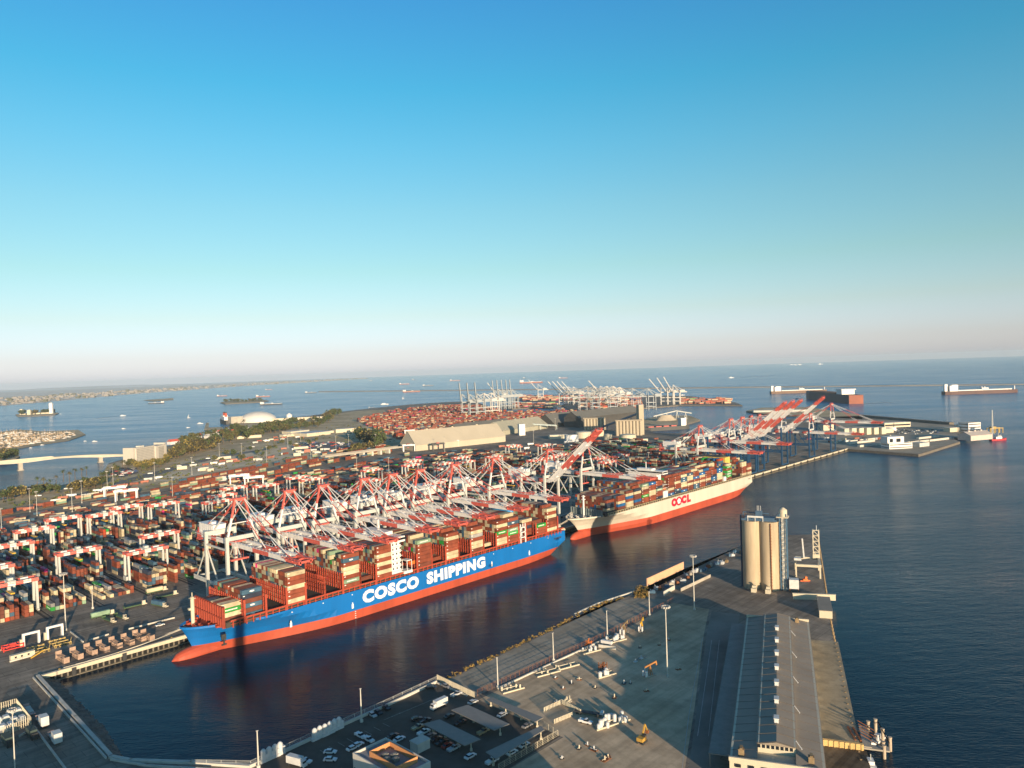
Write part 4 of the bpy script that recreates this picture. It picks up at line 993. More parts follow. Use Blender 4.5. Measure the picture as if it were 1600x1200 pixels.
def fence(pts, lab, h=2.4, step=3.5, z=4, m_=None, slats=False):
    r = thing('mesh_fence', lab, 'fence', at(*pts[0], z), 0); P_ = [at(*p, z) - at(*pts[0], z) for p in pts]; mp, mr = MB(), MB()
    for a, b in zip(P_, P_[1:]):
        d = b - a; n = max(1, int(d.length/step))
        for i in range(n): p = a + d*(i/n); mp.beam(p, p + Vector((0,0,h)), .14)
        for k in ((.1, .35, .6, .85, 1) if not slats else (.1, .5, .97)): mr.beam(a + Vector((0,0,h*k)), b + Vector((0,0,h*k)), .05, .09)
        if slats:
            for i in range(int(d.length/.9)): p = a + d*((i+.5)*.9/d.length); mr.beam(p + Vector((0,0,.1)), p + Vector((0,0,h)), .35, .06)
    mp.build('posts', m_ or rust, r); mr.build('rails', m_ or rust, r)
fence([(300,1195), (392,1197), (435,1177), (487,1152.5), (600,1102), (683,1063)], 'wire fence on the shore side of the white parapet', 2.2, 5, 4, grey)
fence([(683,1063), (742,1091)], 'tan slatted fence between car park and gravel path', 3.0, 3, 4, cream, True)
fence([(746,1088), (865,1033), (950,994), (1052,941)], 'long wire fence between gravel path and earth yard', 3.2, 3.2)
fence([(779,1204), (872,1150), (850,1136)], 'pale wire fence around the front carport corner', 2.6, 3, 4, cream)
fence([(850,1113), (878,1100), (910,1117)], 'low timber pen fence in the middle of the earth yard', 2.2, 1.6, 4, cream, True)
fence([(866,1131), (895,1119)], 'short section of pen fence on the earth yard', 2.0, 1.6, 4, cream, True)
wall([(712,1081), (778,1077), (865,1036), (955,995)][1:], 'white pipe casing along the foot of the wire fence', .8, .9, pale_conc, 'pipe_casing', 'pipe')
wall([(898,960), (935,943), (1004,931)][:2] + [(990,925)], 'low cream kerb wall along the shore path', .7, .8, pale_conc, 'kerb_wall')
wall([(1011,916), (1068,889)], 'salmon pink boundary wall above the channel shore', 5.5, .6, mat('pink_plaster', (.62,.36,.22), .85, .1), 'boundary_wall')
wall([(1037,931), (1054,921)], 'short pale barrier wall by the storage pound', 3, .5, pale_conc, 'barrier_wall'); wall([(1064,924), (1110,902)], 'long low pale wall at the back of the yard', 2.2, .5, concrete, 'barrier_wall')
# rock bank of the basin end and shore scrub
def slope(name, top, toe, m_, n=7, jit=.5):
    mb = MB(); rs = random.Random(4); A_ = []
    def samp(P_, k, N):
        L_ = [(b-a).length for a, b in zip(P_, P_[1:])]; d = sum(L_)*k/N
        for (a, b), l in zip(zip(P_, P_[1:]), L_):
            if d <= l + 1e-6: return a.lerp(b, d/l)
            d -= l
        return P_[-1]
    N = max(12, int(sum((b-a).length for a, b in zip(top, top[1:]))/1.6))
    for i in range(N+1):
        a, b = samp(top, i, N), samp(toe, i, N)
        for j in range(n+1):
            p = a.lerp(b, j/n); q = jit*(0 < j) ; mb.v.append((p.x+rs.uniform(-q,q), p.y+rs.uniform(-q,q), p.z+rs.uniform(-q,q)*.8))
    for i in range(N):
        for j in range(n): a = i*(n+1)+j; mb.f.append((a, a+1, a+n+2, a+n+1)); mb.m.append(0)
    return struct(mb.build(name, m_))
slope('rock_bank', [at(*p, 4.02) for p in ((62,1056), (118,1120), (176,1182), (200,1186))], [at(*p, -.6) for p in ((88,1057), (128,1098), (165,1133), (186,1166), (192,1184))], rock)
slope('shore_bank', [at(*p, 4.03) for p in ((686,1063), (720,1052), (860,985), (940,944), (988,929), (1010,917), (1070,889), (1160,852))], [at(*p, -.6) for p in ((682,1066), (716,1054), (856,987), (936,947), (984,931), (1005,918), (1066,890), (1156,854))], rock, 4, .4)
scrub_m = mat('dry_scrub', (.24, .155, .045), .9, .45, .4); scrub_g = mat('green_scrub', (.09, .085, .025), .9, .4, .4)
sb = MB(); rs = random.Random(6)
def tuft(p, s_, n):
    for i in range(n):
        a = rs.uniform(0, 6.28); d = rs.uniform(0, s_); q = p + Vector((d*math.cos(a), d*math.sin(a), rs.uniform(0, s_*.9))); e = rs.uniform(.15, .42); b_ = rs.uniform(0, 3.14)
        v = Vector((math.cos(b_), math.sin(b_), rs.uniform(-.4, .4)))*e; w_ = Vector((rs.uniform(-.3, .3), rs.uniform(-.3, .3), 1))*e
        sb.add([q-v-w_*.3, q+v-w_*.3, q+v+w_, q-v+w_], [(0,1,2,3)], 0 if rs.random() < .75 else 1)
line = [(700,1059), (760,1032), (800,1013), (860,984), (900,963), (940,943), (975,934)]
for a, b in zip(line, line[1:]):
    A_, B_ = at(*a), at(*b); n = int((B_-A_).length/1.1)
    for i in range(n):
        if rs.random() < .8: tuft(A_.lerp(B_, i/n) + Vector((rs.uniform(-1.4, 1.4), rs.uniform(-1.4, 1.4), -.3)), rs.uniform(.7, 1.5), 16)
for i in range(90): p = at(rs.uniform(992, 1012), rs.uniform(917, 935)); tuft(p, rs.uniform(.6, 1.4), 16)
struct(tag(sb.build('shore_scrub', [scrub_m, scrub_g]), 'ochre dry scrub growing along the channel shore', 'scrub'), 'stuff')
# ------------------------------------------------------------------ carports
panel = mat('solar_panel_roof', (.20, .185, .165), .5, .08, .4)
def carport(px, lab, z=7.6):
    r = thing('carport', lab, 'carport', (0,0,0), 0, 'carports with flat tilted roofs'); q = [at(*p, z) for p in px]; c = sum(q, Vector())/4; r.location = (c.x, c.y, 4)
    q = [p - Vector((c.x, c.y, 4)) for p in q]; m = MB(); n = Vector((0,0,.3)); m.add(q + [p+n for p in q], [(3,2,1,0),(4,5,6,7),(0,1,5,4),(1,2,6,5),(2,3,7,6),(3,0,4,7)]); 
    m.build('roof', panel, r); a, b = (q[0]+q[3])/2, (q[1]+q[2])/2
    if (q[0]-q[1]).length > (q[0]-q[3]).length: a, b = (q[0]+q[3])/2, (q[1]+q[2])/2
    else: a, b = (q[0]+q[1])/2, (q[3]+q[2])/2
    k = max(3, int((b-a).length/8)); side = (q[3]-q[0]).normalized()
    for i in range(k+1):
        p = a.lerp(b, .04+.92*i/k); m = MB(); m.beam((p.x, p.y, 0), (p.x, p.y, p.z), .45); m.box(p.x-.5, p.x+.5, p.y-.5, p.y+.5, 0, .9); m.build('post', cream, r)
carport([(661,1132), (687,1125), (751,1156), (726,1166)], 'wide flat carport in the middle of the car park, left one')
carport([(705,1110), (731,1102), (796,1132), (772,1142)], 'wide flat carport behind the left one, middle')
carport([(760,1094), (768,1090), (849,1122), (836,1129)], 'narrow carport along the fence of the earth yard', 7.2)
carport([(759,1176), (845,1135), (851,1141), (775,1187)], 'long carport with pale posts at the front corner of the fence', 8.2)
# ------------------------------------------------------------------ office
def quad_frame(p0, p1, p3, z):
    a, b, c = at(*p0, z), at(*p1, z), at(*p3, z); return a, (b-a), (c-a)
ZR = 17.0
a, e1, e2 = quad_frame((551,1176), (603,1152), (615,1219), ZR)
ang = math.atan2(e1.y, e1.x); L1, L2 = e1.length, e2.length
of = thing('office_building', 'white flat roofed office with dark window bands and an orange roof screen, at the bottom', 'building', (a.x, a.y, 4), ang)
H_ = ZR-4; m = MB(); m.box(0, L1, -L2, 0, 0, H_-1.0)
for x0, x1, y0, y1 in ((0, .5, -L2, 0), (L1-.5, L1, -L2, 0), (.5, L1-.5, -.5, 0), (.5, L1-.5, -L2, -L2+.5)): m.box(x0, x1, y0, y1, H_-1.0, H_)
m.build('walls', mat('office_white', (.54,.52,.48), .7, .05), of)
m = MB(); m.box(.5, L1-.5, -L2+.5, -.5, H_-1.0, H_-.9); m.build('roof', mat('roof_grey', (.26,.26,.27), .9, .15), of)
m = MB()
for z in (2.2, 6.2): m.box(-.06, 0, -L2+.6, -.6, z, z+1.5); m.box(.6, L1-.6, -L2-.06, -L2, z, z+1.5); m.box(L1, L1+.06, -L2+.6, -.6, z, z+1.5)
m.build('window_band', glass, of)
sm = mat('orange_screen', (.52,.24,.10), .8, .08); m = MB(); x0, x1, y0, y1 = L1*.22, L1*.84, -L2*.84, -L2*.22
for b_ in ((x0, x1, y0, y0+.3), (x0, x1, y1-.3, y1), (x0, x0+.3, y0+.3, y1-.3), (x1-.3, x1, y0+.3, y1-.3)): m.box(*b_, H_-.9, H_+1.3)
m.build('roof_screen', sm, of)
for k, (fx, fy) in enumerate(((.45,-.4), (.6,-.5), (.5,-.6), (.36,-.5))):
    m = MB(); x, y = L1*fx, L2*fy; m.box(x-1.2, x+1.2, y-.9, y+.9, H_-.9, H_+.6); m.cyl(x, y, H_+.6, H_+.8, .6, 10); m.build('roof_cooler', mat('machine_grey', (.2,.19,.17), .7, .2), of)
tag(MB().box(0, 6.5, -5, 0, 0, 3.6).box(-.2, 6.7, -5.2, .2, 3.6, 4).build('annex', [pale_conc], None, at(641,1172,4), ang), 'small flat roofed annex at the right corner of the office', 'annex')
# ------------------------------------------------------------------ warehouse on the right
WA = R(70.3); Z1 = 15.0
w0 = at(1139.7,1186,Z1); wf = at(1168,963,Z1); wr = at(1286,1199,Z1); LW = (wf-w0).length; WW = 32.5
wh = thing('warehouse', 'long grey roofed wharf warehouse with a raised clerestory and cream end wall', 'warehouse', (w0.x, w0.y, 4), WA)
h = Z1-4; m = MB(); m.box(0, LW, -WW, 0, 0, h-.4); m.box(-.4, .4, -WW-.2, .2, h-.4, h+1.0); m.box(LW-.4, LW+.4, -WW-.2, .2, h-.4, h+.9); m.build('walls', cream, wh)
m = MB(); ym = -WW/2; a0, a1 = ym-6.6, ym+6.6
m.add([(.4,0.3,h-.6),(LW-.4,0.3,h-.6),(LW-.4,a1,h+1.2),(.4,a1,h+1.2),(.4,-WW-.3,h-.6),(LW-.4,-WW-.3,h-.6),(LW-.4,a0,h+1.2),(.4,a0,h+1.2)], [(0,3,2,1),(4,5,6,7)])
m.build('side_roof', metal_roof, wh)
m = MB(); m.box(9, LW-3, a0, a1, h-.4, h+3.0); m.build('clerestory', cream, wh)
m = MB(); m.add([(8.6,a1+.5,h+2.8),(LW-2.6,a1+.5,h+2.8),(LW-2.6,ym,h+4.2),(8.6,ym,h+4.2),(8.6,a0-.5,h+2.8),(LW-2.6,a0-.5,h+2.8)], [(0,3,2,1),(4,5,2,3)]); m.add([(8.6,a1+.5,h+2.75),(8.6,a0-.5,h+2.75),(8.6,ym,h+4.15)], [(0,1,2)]); m.build('roof', metal_roof, wh)
m = MB()
for k in range(22): x = 9+k*(LW-13)/21; m.beam((x, a0-.4, h+2.95), (x, ym, h+4.3), .16, .1); m.beam((x, ym, h+4.3), (x, a1+.4, h+2.95), .16, .1)
for k in range(24): x = 1+k*(LW-2)/23; m.beam((x, .2, h-.5), (x, a1+.2, h+1.15), .14, .08); m.beam((x, a0-.2, h+1.15), (x, -WW-.2, h-.5), .14, .08)
m.build('roof_seams', mat('roof_seam', (.13,.11,.09), .8, .2), wh)
for k in range(8):
    m = MB(); y = a0+.9+k*1.62; m.box(8.92, 9, y, y+1.1, h+1.3, h+2.6); m.build('window', glass, wh)
for k in range(7):
    m = MB(); x = 26+k*17.5; m.box(x-1.6, x+1.6, ym-.8, ym+.8, h+4.1, h+5.6); m.box(x-1.8, x+1.8, ym-1, ym+1, h+5.6, h+5.85); m.build('roof_vent', tank_white, wh)
for k in range(5): m = MB(); m.beam((14+k*30, a0-.2, h+3), (11+k*30, a0-2.2, h+1.6), .3); m.build('roof_ladder', tank_white, wh)
m = MB()
for x, y in ((4, -4), (5, -WW+4.5), (LW-5, -WW+6)): m.box(x-1, x+1, y-1, y+1, h, h+2.6); m.box(x-1.3, x+1.3, y-.5, y+.5, h+2.6, h+3.2)
m.build('roof_cooler', wood, wh)
m = MB()
for k in range(6): m.box(-.47, -.4, -4-k*4.6, -2-k*4.6, h-2.4, h-1.2)
m.build('facade_window', glass, wh)
m = MB(); m.box(12, LW+1, .2, 8.6, 5.6, 6.0)
for k in range(14): m.box(13+k*11.2, 13.4+k*11.2, 8, 8.4, 0, 5.6)
m.build('loading_canopy', mat('canopy_grey', (.24,.225,.20), .8, .15), wh)
for k in range(10): m = MB(); m.box(16+k*14.5, 21+k*14.5, 0, .12, 0, 4.6); m.build('loading_door', dark, wh)
for k in range(10): m = MB(); m.box(16+k*14.5, 21+k*14.5, -WW-.12, -WW, 0, 4.6); m.build('loading_door', dark, wh)
# wharf apron beside the warehouse
wd_ = ground_mat('wharf_deck_ochre', (.30,.25,.17), (.40,.335,.235), .03); wt = ground_mat('wharf_timber', (.075,.06,.045), (.15,.115,.08), .05, 1.0)
def wl(x, y, z): 
    c, s_ = math.cos(WA), math.sin(WA); return Vector((w0.x + c*x - s_*y, w0.y + s_*x + c*y, z))
sheet('wharf_deck', [wl(44,-WW-.6,4.016), wl(LW+2,-WW-.6,4.016), wl(LW+2,-WW-15,4.016), wl(44,-WW-15,4.016)], wd_, 4.016)
sheet('timber_wharf', [wl(-30,-WW-.6,4.016), wl(42,-WW-.6,4.016), wl(42,-WW-17,4.016), wl(-30,-WW-17,4.016)], wt, 4.016)
rw_ = MB(); rw_.box(42, 43.4, -WW-16, -WW-.8, 0, 2.4)
for k in range(8): rw_.box(41.7, 42, -WW-15.6+k*2, -WW-15.1+k*2, 0, 2.4)
tag(rw_.build('retaining_wall', mat('ochre_wall', (.55,.38,.16), .85, .12), None, (w0.x, w0.y, 4), WA), 'ochre retaining wall where the concrete wharf steps down to timber', 'wall')
pf = MB(); pf.box(-.35, .35, -.3, .3, -6, .3); f0 = None
edge = [(1277,837), (1295,960), (1322,1100), (1345,1200)]
E_ = [at(*p) for p in edge]; cnt = 0
for a, b in zip(E_, E_[1:]):
    n = int((b-a).length/6)
    for i in range(n):
        p = a.lerp(b, i/n) + Vector((.7, -.1, 0)); lab = 'timber fender pile along the right wharf edge'; cnt += 1
        if f0 is None: f0 = pf.build('fender_pile', wood); o = f0
        else: o = f0.copy(); col.objects.link(o)
        o.location = p; tag(o, lab, 'pile', 'fender piles of the right wharf')
# lattice dolphins and the workboat at the lower right
dl = thing('mooring_dolphin', 'rusty mooring platform with pale tubular piles beside the timber wharf', 'dolphin', at(1352,1165,0), WA); m = MB(); m.box(-9, 9, -1.6, 1.6, 3.2, 4.0); m.box(-9.5, -6, -8, 9, 3.0, 3.6); m.box(5.5, 7.5, -2, 10, 3.0, 3.5); m.build('platform', concrete, dl)
for x, y, hh in ((8, -2, 9), (10, -5, 9.5), (4, -7, 8), (-2, -9, 7.5), (-6, -6, 7), (-9, -6, 7)): m = MB(); hh *= .72; m.cyl(x, y, -2, hh, .65, 10); m.cyl(x, y, hh, hh+.4, .8, 10); m.build('pile', mat('pile_cream', (.40,.33,.25), .7, .15), dl)
m = MB()
for k in range(5): m.beam((-6+k*3, -4, 4), (-4+k*3, 2, 6.5), .25); m.beam((-8, -8, 6), (10, -6, 6), .3)
m.beam((-5, 2, 4), (6, 4, 4.2), .7); m.beam((-5, 4, 4), (6, 6, 4.2), .7); m.build('gangway', rust, dl)
def workboat(loc, ang, L_, lab, hullc, group=None, name='workboat', cat='boat'):
    r = thing(name, lab, cat, loc, ang, group); B_ = L_*.28; m = MB(); st = [(-.5, .8, 0), (-.3, 1, 0), (.1, 1, 0), (.35, .7, .1), (.5, .05, .35)]
    for x, w, _ in st: pass
    vs = []
    for x, w, up in st: vs += [(x*L_, -w*B_/2*.85, -.4), (x*L_, w*B_/2*.85, -.4), (x*L_, w*B_/2, L_*(.085+up*.1)), (x*L_, -w*B_/2, L_*(.085+up*.1))]
    fs = [(3,2,1,0)]
    for i in range(4): o = i*4; fs += [(o, o+4, o+7, o+3), (o+2, o+6, o+5, o+1), (o+3, o+7, o+6, o+2)]
    m.add(vs, fs); m.build('hull', hullc, r); m = MB(); m.box(-L_*.22, L_*.16, -B_*.3, B_*.3, L_*.085, L_*.2); m.box(-L_*.1, L_*.12, -B_*.24, B_*.24, L_*.2, L_*.28); m.build('cabin', white, r)
    m = MB(); m.beam((0, 0, L_*.28), (0, 0, L_*.42), L_*.012+.05); m.build('boat_mast', grey, r); m = MB(); m.box(L_*.12, L_*.125+.03, -B_*.2, B_*.2, L_*.22, L_*.265); m.box(-L_*.1, L_*.1, -B_*.245, -B_*.24, L_*.22, L_*.265); m.build('windows', glass, r); return r
workboat(at(1361,1205,0), WA+.1, 16, 'white workboat lying off the timber wharf at the bottom right', white)
workboat(at(1371,1158,0), WA+2.6, 11, 'small white launch tied behind the mooring piles at right', white)
# ------------------------------------------------------------------ silos
sc1, sc2 = at(1177,917), at(1203.5,919.5)
silo_m = mat('silo_concrete', (.40,.325,.225), .85, .30, .16, streak=.10)
si = thing('grain_silo', 'pair of tall tan concrete silos with a roof gallery on the wharf', 'silo', (sc1.x, sc1.y, 4), math.atan2(sc2.y-sc1.y, sc2.x-sc1.x)); D = (sc2-sc1).length
for x in (0, D): m = MB(); m.cyl(x, 0, 0, 46, 6.5, 40); m.cyl(x, 0, 46, 46.5, 6.8, 40); m.build('silo_shell', silo_m, si, smooth=False)
m = MB(); m.box(-4, D+4, -3.2, 3.2, 46.5, 49); m.box(-6, D+6, -5, -4.8, 47, 48.2); m.box(3, 7, -2, 2, 49, 53); m.beam((-6, 4, 46.5), (-6, 4, 51), .6); m.beam((-6, 4, 51), (D, 4, 50.5), .6); m.build('roof_gallery', mat('gallery_blue', (.05,.10,.17), .6, .2), si)
m = MB(); m.box(-2, 8.5, -5.6, -5.2, 49.2, 50.4)
for x in (-1.8, 3, 8): m.box(x, x+.4, -5.6, -5.2, 46.5, 49.2)
for x in (4, 5, 6.2): m.beam((x, 0, 53), (x, 0, 56.5), .25)
m.build('railing', tank_white, si)
tw = [(D+9.5+dx, dy) for dx, dy in ((-2.1,-2.1), (2.1,-2.1), (2.1,2.1), (-2.1,2.1))]; m = MB()
for x, y in tw: m.beam((x, y, 0), (x, y, 52), .55)
for k in range(13):
    z = k*4
    for i in range(4): a_, b_ = tw[i], tw[(i+1) % 4]; m.beam((*a_, z), (*b_, z+4), .25); m.beam((*a_, z+4), (*b_, z+4), .3)
m.build('elevator_tower', light_blue, si); m = MB(); m.box(D+8.3, D+10.6, -1.2, 1.2, 0, 50); m.build('elevator_leg', pale_conc, si)
m = MB(); m.box(D+5.5, D+13, -3.6, 3.6, 49.5, 50.2); m.cyl(D+9.5, 0, 50.2, 54.5, 2.6, 14); m.cyl(D+9.5, 0, 54.5, 56, 2.6, 14, 0, .6); m.build('tower_head', cream, si)
m = MB(); m.box(-7.6, -6.6, -1, 1, 0, 50); m.build('conveyor_leg', mat('dark_blue_leg', (.03,.05,.09), .6, .2), si)  # dark blue leg put in place of the shaded silo part behind
for x in (2, D): m = MB(); m.beam((x, -6.8, 2), (x+.5, -9.5, 5.5), .8); m.box(x-1.6, x+1.6, -13, -8.6, 0, 2.6); m.box(x-1.2, x+1.2, -10.8, -8.6, 2.6, 4); m.build('loading_chute', cream, si)
m = MB(); m.beam((D+2, -6.7, 0), (D+2, -6.7, 46), .5)
for k in range(23): m.beam((D+1.4, -6.9, 2*k), (D+2.6, -6.9, 2*k), .2)
m.build('ladder', rust, si)
bn = thing('hopper_bin', 'white square hopper bin on legs beside the blue elevator tower', 'hopper', at(1241,924), WA); m = MB(); m.box(-2.8, 2.8, -3, 3, 2.4, 8.4); m.build('bin', tank_white, bn); m = MB()
for x in (-2.5, 2.5):
    for y in (-2.7, 2.7): m.box(x-.25, x+.25, y-.25, y+.25, 0, 2.4)
m.build('leg', rust, bn)
sd = thing('ship_loader', 'cream lattice ship loader tower with a portal base on the wharf edge', 'loader', at(1263,903), WA); m = MB()
for x in (0, 22):
    for y in (-8, 8): m.box(x-.5, x+.5, y-.5, y+.5, 0, 8)
m.box(-1, 23, -8.8, -7.2, 8, 10); m.box(-1, 1, -8, 8, 8, 9.6); m.box(21, 23, -8, 8, 8, 9.6); m.build('portal', cream, sd); m = MB()
for x in (20, 24):
    for y in (-8.5, -4.5): m.beam((x, y, 9), (x, y, 30), .6)
for k in range(5):
    for (ax, ay), (bx_, by_) in (((20,-8.5), (24,-8.5)), ((20,-8.5), (20,-4.5))): m.beam((ax, ay, 10+4*k), (bx_, by_, 14+4*k), .4); m.beam((ax, ay, 14+4*k), (bx_, by_, 14+4*k), .5)
m.box(19, 25, -9, -4, 9, 12.5); m.build('tower', cream, sd); m = MB(); m.beam((20, 2, 9), (18, 3, 24), 1.0); m.box(16, 20, 4, 9, 8, 9.6); m.beam((21, -7, 30), (21, -7, 33.5), .3); m.build('boom', tank_white, sd)
tag(MB().box(-13, 13, -.6, .6, 0, 3.6).box(-13.2, 13.2, -.9, .9, 3.6, 3.9).build('windbreak_wall', [cream], None, at(1272,937), WA-math.pi/2+.12), 'long cream windbreak wall across the wharf behind the warehouse', 'wall')
rb = thing('raised_wharf_shed', 'narrow flat roofed wharf shed with cream ends beside the far warehouse corner', 'shed', at(1289,957), WA); m = MB(); m.box(-11, 17, -3.6, 3.6, 0, 4.4); m.build('walls', cream, rb); m = MB(); m.box(-11.3, 17.3, -3.9, 3.9, 4.4, 4.7); m.build('roof', metal_roof, rb)
tag(MB().box(-3.4,3.4,-.5,.5,0,.6).beam((0,0,.5),(.8,0,3.2),1.4).box(-1.6,1.6,-1.2,1.2,.4,1.6).build('red_hopper', orange, None, at(1258,908)), 'small orange red hopper standing on the wharf under the ship loader', 'hopper')
# ------------------------------------------------------------------ earth yard equipment
def pumpjack(p, ang, c, lab):
    r = thing('pump_jack', lab, 'pump jack', at(*p), ang, 'pump jacks in the earth yard'); m = MB(); m.box(-4, 3, -1.1, 1.1, 0, .6); m.build('base', concrete, r); m = MB()
    for y in (-.8, .8): m.beam((-.9, y, .5), (0, 0, 5.4), .32); m.beam((.9, y, .5), (0, 0, 5.4), .32)
    m.build('samson_post', c, r); m = MB(); m.beam((-3.6, 0, 5.2), (4, 0, 6.2), .55, .75); m.build('walking_beam', c, r); m = MB(); m.beam((4, 0, 6.6), (4.5, 0, 4.4), .8, .5); m.build('horse_head', c, r)
    m = MB(); m.box(-4.2, -2.8, -1.3, -.7, .8, 3.4); m.box(-4.2, -2.8, .7, 1.3, .8, 3.4); m.beam((-3.5, 0, 2), (-3.5, 0, 5), .25); m.build('counterweight', white, r)
pumpjack((1016,1056), .6, mat('worn_orange', (.36,.16,.05), .7, .25), 'dull orange pump jack with a white counterweight near the tall mast'); pumpjack((1003,985), 1.2, yellow, 'yellow pump jack by the far fence'); pumpjack((976,990), 1.0, wood, 'tan pump jack beside the white tank cluster at the far fence')
def tanks(p, n, lab, spread, m_, h=3.2, r_=.9, seed=1):
    r = thing('tank_cluster', lab, 'tanks', at(*p), ANG-.3, 'clusters of tanks and drums'); g = random.Random(seed)
    for i in range(n):
        m = MB(); hh = h*g.uniform(.6, 1.1); rr_ = r_*g.uniform(.7, 1.1); m.cyl(0, 0, 0, hh, rr_, 12); m.cyl(0, 0, hh, hh+.3, rr_, 12, 0, .3); m.build('tank', m_, r, (g.uniform(-spread, spread), g.uniform(-spread*.25, spread*.25) + (i % 2)*1.8, 0))
    m = MB(); m.box(-spread-1, spread+1, -2, -1.4, 0, .6); m.beam((-spread, 1, 1), (spread, 1, 1), .3); m.build('pipework', cream, r)
tanks((955,1131), 16, 'dense row of white and silver tanks behind the white pickup', 8, tank_white, seed=1); tanks((946,1055), 7, 'white drums beside a cream tank and scaffold in mid yard', 4.5, tank_white, 2.6, seed=2); tanks((963,1001), 8, 'cluster of white tanks against the far fence', 5, tank_white, 2.8, seed=3); tanks((922,1018), 6, 'mixed white drums and red pipework along the fence', 5, tank_white, 2.4, .7, seed=4); tanks((800,1078), 5, 'small white wellheads near the fence corner', 5, cream, 1.8, .5, seed=5); tanks((855,1052), 4, 'low white wellheads along the fence foot', 6, cream, 1.6, .5, seed=6); tanks((885,1042), 4, 'low pale wellheads in mid yard row', 6, cream, 1.6, .5, seed=7)
def rig(p, c, lab, s_=1):
    r = thing('pipe_manifold', lab, 'manifold', at(*p), ANG); m = MB(); g = random.Random(int(p[0]))
    for i in range(9): x, y = g.uniform(-2.4, 2.4)*s_, g.uniform(-1.6, 1.6)*s_; m.beam((x, y, 0), (x, y, g.uniform(1.5, 4.5)*s_), .35); 
    for i in range(7): x, y, z = g.uniform(-2.4, 2.4)*s_, g.uniform(-1.6, 1.6)*s_, g.uniform(.6, 3)*s_; m.beam((x-1.6, y, z), (x+1.6, y+.4, z), .3)
    m.build('pipework', c, r); m = MB(); m.box(-3*s_, 3*s_, -2*s_, 2*s_, 0, .35); m.build('base', concrete, r)
rig((920,1008), mat('rust_orange', (.45,.14,.04), .7, .25), 'rust orange pipe manifold against the wire fence'); rig((942,1047), rust, 'dark scaffold frame behind the cream tank in mid yard'); rig((886,1097), cream, 'low cream pipe manifold in the middle of the yard', .7)
ochre = mat('worn_ochre', (.40,.24,.045), .7, .25)
ex = thing('excavator', 'ochre excavator with folded arm at the edge of the shade', 'excavator', at(1003,1160), .9); m = MB(); m.box(-2, 2, -1.6, -.9, 0, .9); m.box(-2, 2, .9, 1.6, 0, .9); m.build('track', dark, ex); m = MB(); m.box(-2, 1.2, -1.4, 1.4, 1, 2.4); m.build('house', ochre, ex); m = MB(); m.box(.1, 1.5, -1.4, -.2, 1.2, 3.2); m.build('cab', dark, ex); m = MB(); m.beam((1.2, .4, 2), (3.6, .4, 6), .6); m.beam((3.6, .4, 6), (5.4, .4, 2.6), .5); m.build('arm', ochre, ex); m = MB(); m.box(4.8, 6, -.2, 1, 1.6, 2.8); m.build('bucket', rust, ex)
ft = thing('flat_trailer', 'long dark flat trailer with a white end beside the pen fence', 'trailer', at(921,1117), q2+.35); m = MB(); m.box(-7, 6, -1.2, 1.2, .9, 1.3); m.build('bed', dark, ft); m = MB(); m.box(5.2, 6.4, -1.2, 1.2, 1.3, 2.4); m.build('headboard', white, ft); m = MB()
for x in (-5.5, -4, 4):
    for y in (-1, 1): m.box(x-.45, x+.45, y-.15, y+.15, 0, .9)
m.build('wheels', dark, ft)
for i, (p, w) in enumerate((((993,1034), 'first'), ((997,1031), 'second'), ((1002,1029), 'third'), ((1007,1027), 'fourth'))):
    tag(MB().box(-1.1, 1.1, -.8, .8, 0, .3).cyl(0, 0, .3, 1.5, .3, 8).build('wellhead', [concrete if i % 2 else tank_white], None, at(*p), ANG), f'small wellhead in the row of four in the shaded yard, {w} from left', 'wellhead', 'wellheads in the shaded yard')
tag(MB().beam((-3.2, 0, 1.4), (3.2, 0, 1.4), 1.7, 1.7).box(-2.6, -2, -.9, .9, 0, .8).box(2, 2.6, -.9, .9, 0, .8).build('storage_tank', white, None, at(948,1007), q2+.2), 'white horizontal storage tank beside the orange manifold', 'tank')
tag(MB().box(-5, 5, -.35, .35, 0, 1.6).build('concrete_block', pale_conc, None, at(949,1013), q2+.3), 'long pale concrete block lying beside the white horizontal tank', 'block')
rs = random.Random(19)
WH = [(893,1068), (905,1062), (868,1060), (930,1075), (880,1076), (1010,1080), (985,1068), (960,1090), (918,1165), (905,1170), (928,1172), (950,1183), (975,1068), (1030,1008), (1045,1000), (1000,1012), (870,1098), (945,1188), (878,1186), (1060,1046)]
for i, p in enumerate(WH):
    m = MB(); w_ = rs.uniform(.8, 1.6); m.box(-w_, w_, -w_*.7, w_*.7, 0, .25, 0); m.cyl(0, 0, .25, rs.uniform(1.1, 2.0), .3, 8, 1); m.beam((-w_, 0, .6), (w_, .3, .6), .2, mi=1)
    tag(m.build('wellhead', [rust if i % 3 else dark, cream if i % 2 else tank_white], None, at(*p), rs.uniform(0, 3)), f'small wellhead scattered on the earth yard, {NTH[i]} of the loose ones', 'wellhead', 'loose wellheads on the earth yard')
# engines stored along the parapet
m = MB(); m.box(-1.2, 1.2, -.8, .8, 0, .7); m.cyl(0, 0, .7, 2.9, .75, 10); m.cyl(0, 0, 2.9, 3.4, .75, 10, 0, .3); m.box(.5, 1.3, -.5, .5, .7, 2); e0 = None
for i, p in enumerate([(492,1156), (500,1152), (508,1149), (516,1145), (523,1141), (530,1138), (412,1190), (421,1186), (430,1182), (438,1178)]):
    lab = 'white engine block unit by the parapet, ' + (NTH[i] + ' of the right hand row of six' if i < 6 else NTH[i-6] + ' of the left hand row of four')
    if e0 is None: e0 = m.build('stored_engine', tank_white); o = e0
    else: o = e0.copy(); col.objects.link(o)
    o.location = at(*p); o.scale = (1.5,)*3; o.rotation_euler = (0, 0, ANG); tag(o, lab, 'engine', 'white engines stored by the parapet')
